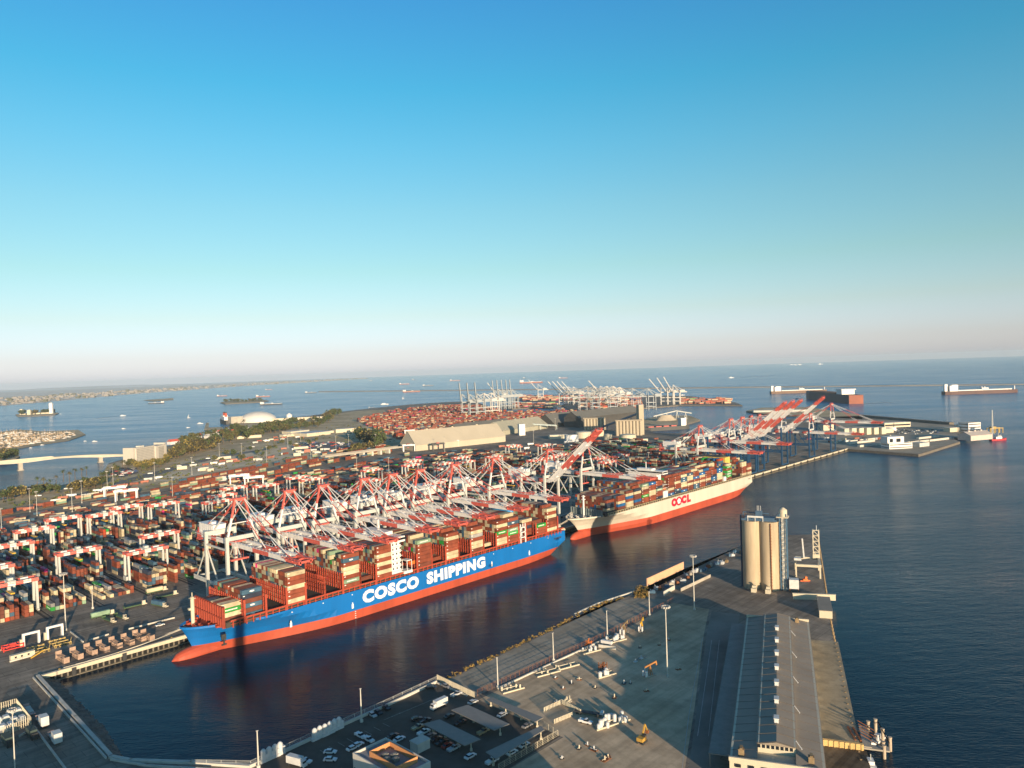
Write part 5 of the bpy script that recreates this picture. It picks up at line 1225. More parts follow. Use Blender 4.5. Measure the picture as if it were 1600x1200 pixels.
# storage pound behind the pink wall
rs = random.Random(14)
for i in range(26):
    p = at(*(lambda k: (1022+k*140+rs.uniform(-3, 3), 925-k*62+rs.uniform(-4, 4)))(i/26)); c_ = rs.choice(['white', 'grey', 'tan', 'rusty', 'pale blue'])
    mm = {'white': tank_white, 'grey': concrete, 'tan': wood, 'rusty': rust, 'pale blue': light_blue}[c_]; m = MB(); m.box(-1.9, 1.9, -1, 1, 0, 1.5); m.box(-1.5, .4, -.8, .8, 1.5, 2.1); m.beam((1, 0, 1.5), (1.6, .5, 2.8), .25)
    tag(m.build('scrap_bin', mm, None, p, rs.uniform(0, 3)), f'{c_} scrap bin in the shore storage pound, {NTH[i]} from the pink wall end', 'scrap bin', 'scrap bins in the storage pound')
# fenced compound at the bottom left
fence([(-6,1113), (26,1104), (49,1134), (0,1152)], 'pale slatted fence around the compound at the left edge', 4.0, 2, 4, cream, True)
for i, (p, w) in enumerate((((22,1119), 'upper right'), ((28,1130), 'lower right'), ((3,1130), 'upper left'), ((10,1141), 'lower left'))):
    r = thing('generator_unit', f'pale grey generator unit in the slatted compound, {w}', 'generator', at(*p), ANG, 'generator units in the compound'); m = MB(); m.box(-3, 3, -1.6, 1.6, 0, 2.6); m.build('casing', grey, r); m = MB(); m.box(-2.6, -.4, -1.4, 1.4, 2.6, 3.3); m.box(.6, 2.6, -1.4, 1.4, 2.6, 3.1); m.build('fan_deck', tank_white, r)
for p, w in (((50,1151), 'right'), ((12,1163), 'left')): r = thing('covered_truck', f'dark green covered truck below the compound, {w} one', 'truck', at(*p), q2, 'dark trucks below the compound'); m = MB(); m.box(-4.5, 3, -1.4, 1.4, 1, 3.8); m.build('cargo_cover', mat('tarp_green', (.05,.075,.07), .9, .15), r); m = MB(); m.box(3.1, 5, -1.3, 1.3, .6, 2.9); m.build('cab', dark, r); m = MB(); m.box(-4, 4.6, -1.2, -.9, 0, .9); m.box(-4, 4.6, .9, 1.2, 0, .9); m.build('wheels', dark, r)
def flatrack(p, box, lab):
    r = thing('yard_trailer', lab, 'trailer', at(*p), q2-.05, 'trailers on the basin road'); m = MB(); m.box(-6.5, 6.5, -1.25, 1.25, .9, 1.3); m.box(-6.6, -5.9, -1.25, 1.25, 1.3, 2.2); m.build('bed', mat('trailer_pink', (.38,.27,.25), .7, .2), r); m = MB()
    for x in (-5, -3.6, 4.6):
        for y in (-1, 1): m.box(x-.4, x+.4, y-.15, y+.15, 0, .9)
    m.build('wheels', dark, r); m = MB()
    for x in (-3, 0, 3): m.box(x-1, x+1, -1.1, 1.1, 1.3, 1.7)
    m.build('cargo_frame', grey, r)
    if box: m = MB(); m.box(2.4, 7.2, -1.6, 1.6, 1.35, 5.4); m.build('white_box', tank_white, r)
flatrack((46,1113), False, 'empty pinkish trailer behind the compound, farthest on the basin road'); flatrack((65,1131), True, 'trailer with a white box body, first on the basin road'); flatrack((85,1157), True, 'trailer with a white box body, second on the basin road')
wall([(30,1152), (54,1138), (78,1170), (104,1205)], 'long pale kerb wall beside the trailers on the basin road', .9, .6, pale_conc, 'kerb_wall')
# added buildings, unseen: guessed casters that shade the near ground and blue bow
def block(name, lab, cat, loc, ang, sx, sy, h_):
    r = thing(name, lab, cat, loc, ang); m = MB(); m.box(-sx/2, sx/2, -sy/2, sy/2, 0, h_); m.build('walls', concrete, r); m = MB(); m.box(-sx/2-.4, sx/2+.4, -sy/2-.4, sy/2+.4, h_, h_+.6); m.build('roof', metal_roof, r); return struct(r)
block('added_shade_hall', 'unseen concrete hall added to shade the car park', 'hall', (-5, 215, 4), R(-18), 84, 40, 17)
block('added_shade_hall', 'unseen concrete hall added to shade the basin road', 'hall', (-150, 205, 4), R(10), 100, 44, 17)
r = thing('added_shade_chimney', 'unseen concrete chimney added to shade the blue bow', 'chimney', (-26, 128, 4)); m = MB(); m.cyl(0, 0, 0, 63, 3.8, 24, 0, 2.8); m.build('stack', concrete, r); struct(r)
# ------------------------------------------------------------------ land behind the terminal
def raised(name, px, m_, z, side=rock): return land(name, [at(*p, z) for p in px], m_, -2.0, side)
sheet('coastal_land', [(0,808), (0,782), (98,758.5), (155,750), (168,726), (230,708), (262,699), (330,682), (351,670), (373,659), (440,656), (480,652), (560,642), (600,640), (640,690), (625,702), (560,703), (440,727), (250,765), (125,785)], g_coast, 4.006)
sheet('sandy_lot', [(285,722), (330,711), (400,702), (470,692), (520,690), (500,704), (440,718), (330,738), (262,752), (235,752)], g_sand, 4.012)
sheet('shore_road', [(0,800), (110,776), (190,750), (250,735), (300,721), (330,714), (420,700), (421,702), (332,718), (302,726), (252,741), (192,757), (112,782), (0,806)], mat('road_grey', (.16,.15,.135), .9, .2, .05), 4.016)
sheet('parking_ground', [(455,702), (470,692), (560,690), (575,700), (540,706)], mat('lot_asphalt', (.13,.115,.12), .9, .25, .05), 4.014)
sheet('shore_car_lot', [(168,741), (180,730), (215,731), (216,739), (190,746)], mat('lot_dark', (.09,.08,.08), .9, .25, .05), 4.014)
raised('breakwater_tip', [(1166,642), (1190,637), (1262,636), (1345,648), (1348,655), (1262,650), (1200,648)], g_coast, 4)
raised('stockpile_point', [(1004,668), (1004,655), (1030,650), (1076,649), (1094,656), (1060,666)], g_coast, 3.5)
raised('far_pier', [(775,637), (800,632.5), (868,631), (884,633.5), (800,638.5)], g_term, 4)
raised('outer_pier', [(802,625), (815,618), (900,616), (1000,617), (1080,619), (1150,629), (1160,633), (1060,633), (1000,638), (960,640), (889,639), (878,633), (894,627), (850,626.5)], g_term, 4)
raised('marina_mole', [(-10,703), (-10,676), (30,671), (70,674), (122,671.5), (134,679), (108,688), (60,695), (15,703)], g_coast, 1.6)
raised('green_headland', [(-30,700), (8,701), (20,706), (31,713), (22,719), (-30,727)], g_coast, 3)
raised('oil_island', [(24,648), (34,645.6), (60,644), (84,643.5), (92,645.5), (86,648), (50,650), (28,650.5)], g_coast, 3)
raised('flat_island', [(344,629), (352,626.6), (412,624.6), (420,626), (408,628.2), (352,631)], g_coast, 4)
raised('dark_jetty', [(224,625), (256,623), (271,621.6), (271,624.5), (240,627)], g_coast, 3)
raised('mole_arm', [(319,671), (322,661), (326,660), (326,668), (348,667), (348,671)], g_coast, 2)
struct(MB().prism([at(498,612.3,3.5), at(1602,600.2,3.5), at(1602,599.4,3.5), at(498,611.2,3.5)], -2, 3.5).build('breakwater', mat('breakwater_stone', (.30,.28,.25), .95, .2, .01)))
g_shore = ground_mat('far_shore', (.60,.55,.48), (.78,.72,.64), .0012)
beach = [(-60,641), (0,634), (75,627.5), (150,620.5), (225,614), (300,608.6), (380,603), (450,598.7), (520,594.5), (575,591.5)]
pts = [at(*p, 2) for p in beach] + [Vector((-6500, 27000, 2)), Vector((-30000, 8000, 2)), Vector((-12000, 5000, 2))]
land('far_shore', pts, g_shore, -2, g_sand)
hm = MB(); rs = random.Random(2); N = 60
for i in range(N+1):
    f = i/N; ang_ = R(150 - f*46); d = 24500
    hgt = 30 + 80*abs(math.sin(f*5.1+1))*abs(math.sin(f*11+.4)) + rs.uniform(-14, 14)
    for k, (dd, hh) in enumerate(((-2500, 0), (-900, .6), (0, 1), (2500, .3))): hm.v.append((math.cos(ang_)*(d+dd), math.sin(ang_)*(d+dd), 3+hgt*hh*(1-f*.75)))
for i in range(N):
    for k in range(3): a = i*4+k; hm.f.append((a, a+4, a+5, a+1)); hm.m.append(0)
struct(hm.build('hills', mat('far_hills', (.72,.70,.67), .95, .2, .001), smooth=True))
bm = MB()
for i in range(900):
    f = rs.random(); k = min(len(beach)-2, int(f*(len(beach)-1))); a, b = at(*beach[k], 2), at(*beach[k+1], 2); p = a.lerp(b, rs.random()); d = p.normalized(); p = p + Vector((d.x, d.y, 0))*rs.uniform(80, 4200)
    w, h = rs.uniform(8, 26), rs.choice([5, 6, 8, 8, 10, 14, 22]); bm.box(p.x-w, p.x+w, p.y-w*.6, p.y+w*.6, 2, 2+h, rs.choice([0, 0, 1, 2]))
tag(struct(bm.build('far_shore_town', [mat('town_pale', (.26,.24,.22), .9, .1, .01), mat('town_tan', (.22,.20,.18), .9, .1, .01), mat('town_green', (.10,.10,.06), .9, .1, .01)]), 'stuff'), 'hazy low buildings along the distant sandy coast at upper left', 'town')
# ------------------------------------------------------------------ trees
leaf = [mat('leaf_olive', (.105,.095,.035), .8, .45, .25), mat('leaf_green', (.06,.085,.025), .8, .45, .25), mat('leaf_dark', (.055,.052,.028), .85, .45, .25), mat('leaf_yellow', (.22,.17,.045), .8, .4, .25)]
bark = mat('bark', (.12,.085,.055), .95, .3, .5)
def tree_proto(kind, seed, h=9.0, w=5.0, n=420):
    g = random.Random(seed); r = thing('broadleaf_tree', 'x', 'tree'); m = MB(); m.cyl(0, 0, 0, h*.55, .32, 7, 0, .18)
    for i in range(5): a = i*1.26+g.random(); m.beam((0, 0, h*g.uniform(.25, .45)), (w*.55*math.cos(a), w*.55*math.sin(a), h*g.uniform(.55, .75)), .16)
    m.build('trunk', bark, r); m = MB(); cl = [(g.uniform(-.6, .6)*w, g.uniform(-.6, .6)*w, h*g.uniform(.42, .86), w*g.uniform(.32, .55)) for _ in range(9)]
    for i in range(n):
        cx, cy, cz, cr_ = g.choice(cl); v = Vector((g.gauss(0, 1), g.gauss(0, 1), g.gauss(0, .8))).normalized()*cr_*g.uniform(.6, 1.05); q = Vector((cx, cy, cz)) + v; e = g.uniform(.3, .75)
        a = Vector((g.uniform(-1, 1), g.uniform(-1, 1), g.uniform(-.5, .5))).normalized()*e; b = a.cross(Vector((g.uniform(-1, 1), g.uniform(-1, 1), g.uniform(-1, 1)))).normalized()*e*.7
        m.add([q-a-b, q+a-b, q+a+b, q-a+b], [(0,1,2,3)], 0 if g.random() < .72 else 1)
    m.build('crown', [leaf[kind], leaf[(kind+1) % 4]], r); return r
def palm_proto(seed):
    g = random.Random(seed); r = thing('palm_tree', 'x', 'palm'); m = MB(); m.cyl(0, 0, 0, 11, .32, 7, 0, .22); m.build('trunk', bark, r); m = MB()
    for i in range(22):
        a = i*2.399; up = g.uniform(-.5, .9); p = Vector((0, 0, 11)); d = Vector((math.cos(a), math.sin(a), 0)); s_ = Vector((-d.y, d.x, 0))*.32
        for k in range(3): q = p + d*1.0 + Vector((0, 0, up - k*.55)); m.add([p-s_, q-s_*(.9-k*.25), q+s_*(.9-k*.25), p+s_], [(0,1,2,3)]); p = q
    m.build('crown', leaf[1] if seed % 2 else leaf[0], r); return r
TREES = {}
def plant(kind, p, s_, lab, z=4.0, var=0):
    k = (kind, var % 2); loc = at(*p, z); rz = (p[0]*7.3 + p[1]) % 6.28
    if k not in TREES:
        o = TREES[k] = palm_proto(3+var % 2) if kind == 'palm' else tree_proto(kind, 40+kind*3+var % 2); o.location = loc; o.rotation_euler = (0,0,rz); o.scale = (s_,)*3; o['label'] = lab
    else: o = copy_tree(TREES[k], loc, rz, lab, s_)
    o['group'] = 'trees along the coast'
rs = random.Random(33)
KN = {0: 'olive green tree', 1: 'deep green tree', 2: 'dark brownish tree', 3: 'yellowing tree', 'palm': 'palm tree'}
def grove(n, x0, y0, x1, y1, kinds, s0, s1, where, dy=4, z=4.0, bend=0.0):
    for i in range(n):
        f = (i+.5)/n; x = x0+(x1-x0)*f + rs.uniform(-2.5, 2.5); y = y0+(y1-y0)*f + bend*math.sin(f*math.pi) + rs.uniform(-dy, dy); k = rs.choice(kinds)
        plant(k, (x, y), rs.uniform(s0, s1), f'{KN[k]} {where}, {NTH[i]} from the left', z, i)
grove(6, 2, 782, 34, 776, [2, 1, 2], 1.30, 1.89, 'at the left edge by the shore road', 3)
grove(8, 38, 776, 95, 766, [1, 0, 2, 1, 'palm'], 1.16, 1.74, 'between shore road and water at left', 3)
grove(9, 55, 768, 140, 745, ['palm'], 1.23, 1.74, 'standing along the water at left', 4)
grove(20, 108, 768, 165, 757, [2, 2, 2, 1], 1.16, 1.59, 'in the dense dark row by the shore road', 3)
grove(16, 160, 750, 212, 728, ['palm', 0, 1, 'palm', 3], 0.87, 1.45, 'around the shore car lot', 6)
grove(14, 212, 734, 258, 727, [3, 3, 0], 1.30, 1.81, 'in front of the pale hotel block', 2)
grove(9, 260, 722, 275, 712, [0, 3, 'palm'], 1.16, 1.59, 'right of the pale hotel block', 6)
grove(22, 272, 714, 315, 702, [2, 2, 0], 2.17, 3.04, 'in the large dark clump right of the hotel', 4)
grove(14, 312, 704, 342, 696, [2, 2, 1], 2.03, 2.75, 'in the second dark clump right of the hotel', 4)
grove(18, 280, 694, 352, 679, ['palm', 0, 1, 0], 1.45, 2.17, 'among the red roofed waterfront houses', 3)
grove(18, 348, 690, 380, 676, [0, 1, 0, 'palm'], 1.89, 2.90, 'on the slope below the white dome', 6)
grove(26, 378, 684, 445, 670, [0, 1, 1, 0], 2.03, 3.04, 'in the wood below the white dome', 4)
grove(20, 440, 672, 520, 657, [0, 1, 2], 1.89, 2.75, 'in the wood right of the white dome', 6)
grove(6, 505, 654, 530, 649, [2, 1], 2.32, 3.19, 'on the outer shore right of the wood', 1)
grove(16, 560, 686, 596, 697, [1, 1, 2], 2.32, 3.33, 'in the green clump beside the overpass', 6)
grove(14, 548, 706, 585, 700, [1, 0, 2], 1.16, 1.74, 'along the overpass approach', 3)
grove(16, 330, 722, 500, 690, [0, 1, 0, 3], 0.87, 1.45, 'scattered over the sandy lots', 8)
grove(12, 0, 719, 26, 712, [1, 2, 1], 1.45, 2.03, 'on the green headland at the left edge', 4, 3)
grove(12, 28, 648, 86, 645.5, [2, 1], 1.89, 2.90, 'on the small tower island', .8, 3)
grove(14, 350, 629, 412, 626.5, [2, 1], 1.74, 2.46, 'on the long flat island', .6, 4)
# ------------------------------------------------------------------ coast buildings
a, b = at(214,725.5), at(259,717); e = b-a; hl = e.length; ha = math.atan2(e.y, e.x)
ht = thing('hotel_block', 'pale multi storey block with gridded facade beside the bridge end', 'building', a, ha); hh = 30
m = MB(); m.box(0, hl*.62, 0, 22, 0, hh); m.box(hl*.62, hl, -3, 20, 0, hh-1); m.box(-4, 0, 3, 26, 0, hh+1.2); m.box(hl, hl+4, 2, 26, 0, hh+2.5); m.build('walls', mat('facade_cream', (.46,.43,.38), .8, .06), ht); m = MB(); m.box(.6, hl*.62, .6, 21.4, hh, hh+.3); m.box(hl*.2, hl*.35, 6, 14, hh+.3, hh+3); m.build('roof', pale_conc, ht)
m = MB()
for i in range(14):
    for k in range(9): x = 1.6+i*(hl*.6-2)/13.5; m.box(x, x+1.5, -.05, 0, 2.6+k*3, 4.2+k*3)
for i in range(5):
    for k in range(8): x = hl*.72+i*(hl*.17)/4.5; m.box(x, x+1.7, -3.05, -3, 3+k*3, 5.2+k*3)
m.build('window_grid', mat('window_shade', (.16,.16,.15), .4, .1), ht)
# bridge
ba, bb = at(32,735,0), at(157,722.5,0); d = (bb-ba).normalized(); bl_ = (bb-ba).length
br = thing('road_bridge', 'low white girder bridge on thick piers running in from the left edge to the hotel', 'bridge', ba, math.atan2(d.y, d.x)); x1 = (at(207,716,4)-ba).length
m = MB(); prev = None
for i in range(25):
    x = -420 + (x1+420)*i/24; top = 19.5 - 9*(max(0, (x-bl_*.4))/(x1-bl_*.4))**2; xr = min(abs(x), abs(x-bl_)); dep = 3.2 + 3.0*max(0, 1-xr/60)
    if prev: px_, pt, pd = prev; m.add([(px_,-7,pt),(x,-7,top),(x,7,top),(px_,7,pt),(px_,-5.4,pt-pd),(x,-5.4,top-dep),(x,5.4,top-dep),(px_,5.4,pt-pd)], [(0,1,2,3),(4,7,6,5),(0,4,5,1),(3,2,6,7)])
    prev = (x, top, dep)
m.build('deck_girder', mat('bridge_white', (.52,.48,.39), .8, .08), br)
for x in (0, bl_, -bl_): m = MB(); m.box(x-3.4, x+3.4, -4.4, 4.4, -2, 14.2); m.box(x-5, x+5, -6, 6, -2, 1.4); m.build('pier', concrete, br)
m = MB()
for y in (-6.9, 6.6): m.beam((-420, y, 20.2), (bl_*.4, y, 20.2), .35, 1.2)
m.build('railing', cream, br)
# dome
dc = at(403,658.5,4); m = MB(); n, k_ = 48, 9
for j in range(k_+1):
    f = j/k_*math.pi/2
    for i in range(n): a_ = 2*math.pi*i/n; m.v.append((64*math.cos(f)*math.cos(a_), 64*math.cos(f)*math.sin(a_), 2+33*math.sin(f)))
for j in range(k_):
    for i in range(n): a_ = j*n+i; b_ = j*n+(i+1) % n; m.f.append((a_, b_, b_+n, a_+n)); m.m.append(0)
m.cyl(0, 0, 0, 2.4, 65, 48, 0, cap=False)
tag(m.build('dome_hall', mat('dome_white', (.60,.58,.54), .7, .06, .05), None, dc, smooth=True), 'huge white hemispherical dome hall on the far shore among trees', 'dome')
# liner
ln = thing('ocean_liner', 'old white ocean liner with red funnels moored by the dome', 'ship', at(352,661.5,0), R(118)); m = MB(); st = [(-80, .5), (-60, .95), (0, 1), (50, .8), (82, .06)]; vs = []
for x, w in st: vs += [(x, -14*w, -1), (x, 14*w, -1), (x, 14*w, 14), (x, -14*w, 14)]
fs = [(0,1,2,3)]
for i in range(4): o = i*4; fs += [(o, o+4, o+7, o+3), (o+2, o+6, o+5, o+1), (o+3, o+7, o+6, o+2)]
m.add(vs, fs); m.build('hull', dark, ln); m = MB(); m.box(-66, 52, -11, 11, 14, 20); m.box(-52, 44, -9, 9, 20, 25); m.box(-10, 36, -8, 8, 25, 28); m.build('superstructure', white, ln)
for x in (-28, 0, 26): m = MB(); m.cyl(x, 0, 25, 37, 3.4, 14, 0); m.cyl(x, 0, 37, 40, 3.4, 14, 1); m.build('funnel', [mat('funnel_red', (.55,.09,.04), .6, .1), dark], ln)
for i, (p, sx, sy, h_, rf, w) in enumerate([((271,694), 26, 14, 7, 'red', 'leftmost of the waterfront houses'), ((300,689), 34, 14, 6, 'white', 'second of the waterfront houses'), ((309,686.5), 16, 14, 10, 'red', 'with a red tower roof, third of the waterfront houses'), ((332,684.5), 40, 16, 7, 'white', 'long fourth of the waterfront houses'), ((345,681), 20, 16, 11, 'red', 'tall fifth of the waterfront houses'), ((360,678), 30, 16, 7, 'red', 'rightmost of the waterfront houses')]):
    r = thing('waterfront_house', f'white house with {rf} roof, {w}', 'house', at(*p), R(60), 'white waterfront houses'); m = MB(); m.gable(-sx/2, sx/2, -sy/2, sy/2, 0, h_, h_+5, 0, None); m.build('walls', white, r); m = MB(); m.gable(-sx/2, sx/2, -sy/2, sy/2, h_-.1, h_, h_+5, 0, 0); m.build('roof', mat('roof_red', (.55,.10,.07), .8, .15) if rf == 'red' else pale_conc, r)
def flat(p, sx, sy, h_, ang_, lab, wm=None, rm=None, name='flat_roof_building', cat='building', z=4, bands=0):
    r = thing(name, lab, cat, at(*p, z), ang_); m = MB(); m.box(-sx/2, sx/2, -sy/2, sy/2, 0, h_); m.build('walls', wm or cream, r); m = MB(); m.box(-sx/2-.4, sx/2+.4, -sy/2-.4, sy/2+.4, h_, h_+.5); m.build('roof', rm or pale_conc, r)
    if bands:
        m = MB()
        for k in range(bands):
            z_ = h_*(k+.35)/bands; m.box(-sx/2+1, sx/2-1, -sy/2-.08, -sy/2, z_, z_+h_*.3/bands); m.box(-sx/2-.08, -sx/2, -sy/2+1, sy/2-1, z_, z_+h_*.3/bands)
        m.build('window_band', glass, r)
    return r
flat((462,677), 60, 40, 7, R(52), 'long flat white roofed depot at left of the pair on the sandy shore'); flat((487,680), 75, 60, 8, R(52), 'large white and grey roofed depot, right of the pair on the sandy shore', None, mat('panel_grey', (.40,.41,.42), .6, .25, .06)); flat((450,682), 40, 16, 6, R(52), 'narrow shed left of the two white depots'); flat((516,676), 50, 16, 5, R(30), 'low pale shed behind the parking ground'); flat((538,675), 55, 30, 9, R(30), 'cream warehouse with rounded end behind the parking ground')
flat((462,656.5), 190, 24, 9, R(12), 'long low white terminal building on the outer shore'); tag(MB().cyl(0, 0, 0, 16, 10, 24).cyl(0, 0, 16, 22, 10, 24, 0, 2).build('round_tank', white, None, at(452,655)), 'round white tank on the outer shore behind the long low building', 'tank')
flat((368,661), 40, 30, 22, R(40), 'blocky beige terminal tower between liner and dome', concrete); flat((372,671), 60, 14, 5, R(20), 'low white boarding pier building by the liner', white); flat((388,684), 60, 30, 6, R(30), 'long sandy roofed shed in the trees below the dome', None, g_sand)
flat((318,735), 14, 9, 5, R(40), 'small white site cabin on the sandy lot, left'); flat((328,736), 10, 8, 4, R(40), 'small white site cabin on the sandy lot, right'); flat((470,701), 30, 8, 4, R(25), 'long white trailer shed on the sandy lot'); flat((464,712), 14, 8, 5, R(25), 'white kiosk near the rail yard'); flat((360,749), 46, 14, 6, R(35), 'grey flat roofed rail office left of the white frames', grey); flat((284,733), 16, 8, 5, R(30), 'white kiosk by the shore road'); flat((345,717), 36, 10, 4, R(30), 'low white shed on the sandy lot')
# cars on the shore road and parking grounds
FC = ['white', 'black', 'grey', 'silver', 'red', 'blue']
rs = random.Random(77)
for i in range(26):
    f = i/26; x = 172 + f*42 + rs.uniform(-2, 2); y = 742 - f*7 + rs.uniform(-4, 3); c = rs.choice(FC); car(c, 'car', (x, y), R(40), f'{c} car on the shore car lot by the hotel, {NTH[i]} from the left', 'cars on the far shore', 1.5)
for i in range(46):
    f = i/46; x = 458 + f*108; y = 698 - 3*math.sin(f*3) + rs.uniform(-4, 4); c = rs.choice(['red', 'blue', 'grey', 'white', 'silver']); car(c, 'car', (x, y), R(30), f'{c} car on the long parking ground left of the overpass, {NTH[i]} from the left', 'cars on the parking ground', 1.7)
for i, x in enumerate((60, 105, 150, 190, 235, 262, 280, 300, 325, 360, 395)):
    y = 790 - x*.245 if x < 200 else 752 - (x-190)*.26; c = rs.choice(['white', 'white', 'silver', 'black']); car(c, 'car', (x, y), R(22), f'{c} car driving on the shore road, {NTH[i]} from the left', 'cars on the shore road', 1.7)
# overpass
oa, ob_ = at(548,716), at(607,708); d = ob_-oa; ov = thing('road_overpass', 'pale concrete road overpass on square columns right of the rail rows', 'bridge', oa, math.atan2(d.y, d.x)); L_ = d.length; m = MB(); m.box(-60, L_+30, -7, 7, 8, 10); m.box(-60, L_+30, -7.4, -7, 8, 11.2); m.box(-60, L_+30, 7, 7.4, 8, 11.2); m.build('deck', concrete, ov)
for k in range(5): m = MB(); x = 6+k*L_/4.4; m.box(x-2, x+2, -6, 6, 0, 8); m.build('pier', pale_conc, ov)
# white rail gantries
def rail_gantry(p, ang_, lab, c=None, w=34, h_=20):
    r = thing('rail_gantry', lab, 'gantry crane', at(*p), ang_, 'white gantries of the rail yard'); c = c or white; w *= .72; h_ *= .62
    for x in (-w/2, w/2):
        for y in (-5, 5): m = MB(); m.box(x-.8, x+.8, y-.8, y+.8, 0, h_); m.build('leg', c, r)
    m = MB()
    for y in (-5, 5): m.box(-w/2-2, w/2+2, y-1, y+1, h_, h_+2.4)
    for x in (-w/2, w/2): m.box(x-.8, x+.8, -4, 4, h_+.2, h_+2)
    m.build('girder', c, r); m = MB(); m.box(-4, 2, -4, 4, h_+2.4, h_+3.6); m.box(-3, 0, -2, 2, h_-4, h_-3); m.build('trolley', red, r)
for p, w in (((180,777), 'left of the pair near the tree row'), ((198,782), 'right of the pair near the tree row'), ((374,757), 'left of the pair behind the nearest cranes'), ((397,760), 'right of the pair behind the nearest cranes')): rail_gantry(p, R(20), 'white rail gantry with red trolley, ' + w)
for p, w in (((639,705), 'at the left end of the big beige shed'), ((707,698), 'left of two before the big beige shed'), ((732,695), 'right of two before the big beige shed')): rail_gantry(p, R(15), 'white gantry frame ' + w, None, 30, 18)
rail_gantry((685,704), R(15), 'dark steel gantry frame in front of the big beige shed', dark, 30, 20); rail_gantry((640,682), R(15), 'white gantry frame behind the big beige shed, at left', None, 30, 22)
# ------------------------------------------------------------------ big sheds, silos, tanks
def gshed(p, q, wdt, he, hr, lab, wm, rm, name='storage_shed', ribs=True):
    a, b = at(*p), at(*q); d = b-a; L_ = d.length; r = thing(name, lab, 'shed', a, math.atan2(d.y, d.x)); m = MB(); m.gable(0, L_, 0, wdt, 0, he, hr, 0, None); m.build('walls', wm, r); m = MB(); k = (hr-he)/(wdt/2)
    m.add([(-.8,-1,he-k+.4),(L_+.8,-1,he-k+.4),(L_+.8,wdt/2,hr+.4),(-.8,wdt/2,hr+.4),(L_+.8,wdt+1,he-k+.4),(-.8,wdt+1,he-k+.4)], [(0,1,2,3),(3,2,4,5)])
    m.build('roof', rm, r); m = MB()
    for i in range(3): x = L_*(.2+.28*i); m.box(x-2, x+2, wdt/2-1.5, wdt/2+1.5, hr, hr+2.2)
    m.build('ridge_vent', wm, r); return r
beige = mat('beige_cladding', (.43,.385,.30), .75, .07, .04, streak=.2); sage = mat('sage_roof', (.33,.32,.25), .75, .1, .05); slate = mat('slate_roof', (.13,.13,.12), .8, .12, .05); slate_wall = mat('slate_wall', (.06,.058,.055), .85, .15, .05)
gshed((650,705), (790,690), 62, 12, 38, 'huge beige steep roofed storage shed behind the container yard', beige, beige)
gshed((786,680), (856,669), 60, 10, 30, 'sage grey steep roofed shed right of the beige one', sage, sage); gshed((866,668), (912,662), 60, 10, 34, 'dark grey steep roofed shed right of the sage one', slate_wall, slate); gshed((716,676), (800,665), 40, 8, 20, 'low dark roofed shed behind the beige one', slate_wall, slate)
gshed((905,668), (1000,656), 50, 24, 40, 'long dark roofed hall behind the row of tan silos', slate_wall, slate)
stan = mat('silo_tan', (.38,.33,.25), .85, .1, .05, streak=.15)
def silo_row(p, q, n, h_, lab):
    a, b = at(*p), at(*q); d = b-a; r = thing('silo_row', lab, 'silos', a, math.atan2(d.y, d.x)); L_ = d.length
    for i in range(n): m = MB(); m.cyl(L_*(i+.5)/n, 0, 0, h_, L_/n*.47, 16); m.build('silo', stan, r)
    m = MB(); m.box(0, L_, -4, 5, h_, h_+3); m.box(0, L_, 3, 12, 0, h_); m.build('head_house', mat('silo_cap', (.30,.26,.20), .85, .1), r)
silo_row((912,672), (946,671.5), 7, 27, 'row of seven pale tan silos, left of the two rows'); silo_row((962,681), (1004,680), 8, 32, 'row of brown tan silos, right of the two rows'); flat((1001,679), 12, 12, 66, R(20), 'slim tan grain elevator tower with white top above the silo rows', stan, tank_white, 'elevator_tower', 'tower')
for p, r_, h_, w in (((912,684), 17, 13, 'leftmost, widest'), ((934,681), 14, 12, 'second from left'), ((950,687), 9, 11, 'small third one'), ((981,688), 17, 12, 'rightmost of the row')): m = MB(); m.cyl(0, 0, 0, h_, r_, 28); m.cyl(0, 0, h_, h_+2, r_, 28, 0, 1); tag(m.build('storage_tank', cream, None, at(*p)), 'cream round storage tank below the silos, ' + w, 'tank', 'cream tanks below the silos')
flat((982,691), 80, 4, 5, R(8), 'low cream wall around the tanks below the silos', None, None, 'tank_wall', 'wall')
cvm = MB(); p, q = at(938,671), at(1000,679); cvm.beam((p.x, p.y, 8), (q.x, q.y, 52), 4, 4)
for f in (.2, .5, .8): x = p.lerp(q, f); cvm.beam((x.x, x.y, 4), (x.x, x.y, 8+44*f), 1.6)
tag(cvm.build('conveyor_gallery', light_blue), 'light blue inclined conveyor gallery rising to the elevator tower', 'conveyor')
cvm = MB(); p, q = at(787,673), at(870,671); cvm.beam((p.x, p.y, 24), (q.x, q.y, 14), 3.4, 3.4)
for f in (.1, .4, .7, 1): x = p.lerp(q, f); cvm.beam((x.x, x.y, 4), (x.x, x.y, 23-9*f), 1.4)
tag(cvm.build('conveyor_gallery', mat('pale_blue_steel', (.36,.42,.42), .6, .1)), 'pale conveyor gallery crossing in front of the sage shed', 'conveyor'); flat((815,680), 14, 14, 26, R(15), 'white transfer tower under the pale conveyor', white, None, 'transfer_tower', 'tower'); flat((872,685), 40, 14, 8, R(10), 'low cream shed left of the tanks'); flat((893,690), 26, 16, 14, R(10), 'white box frame building before the cream tanks', white)
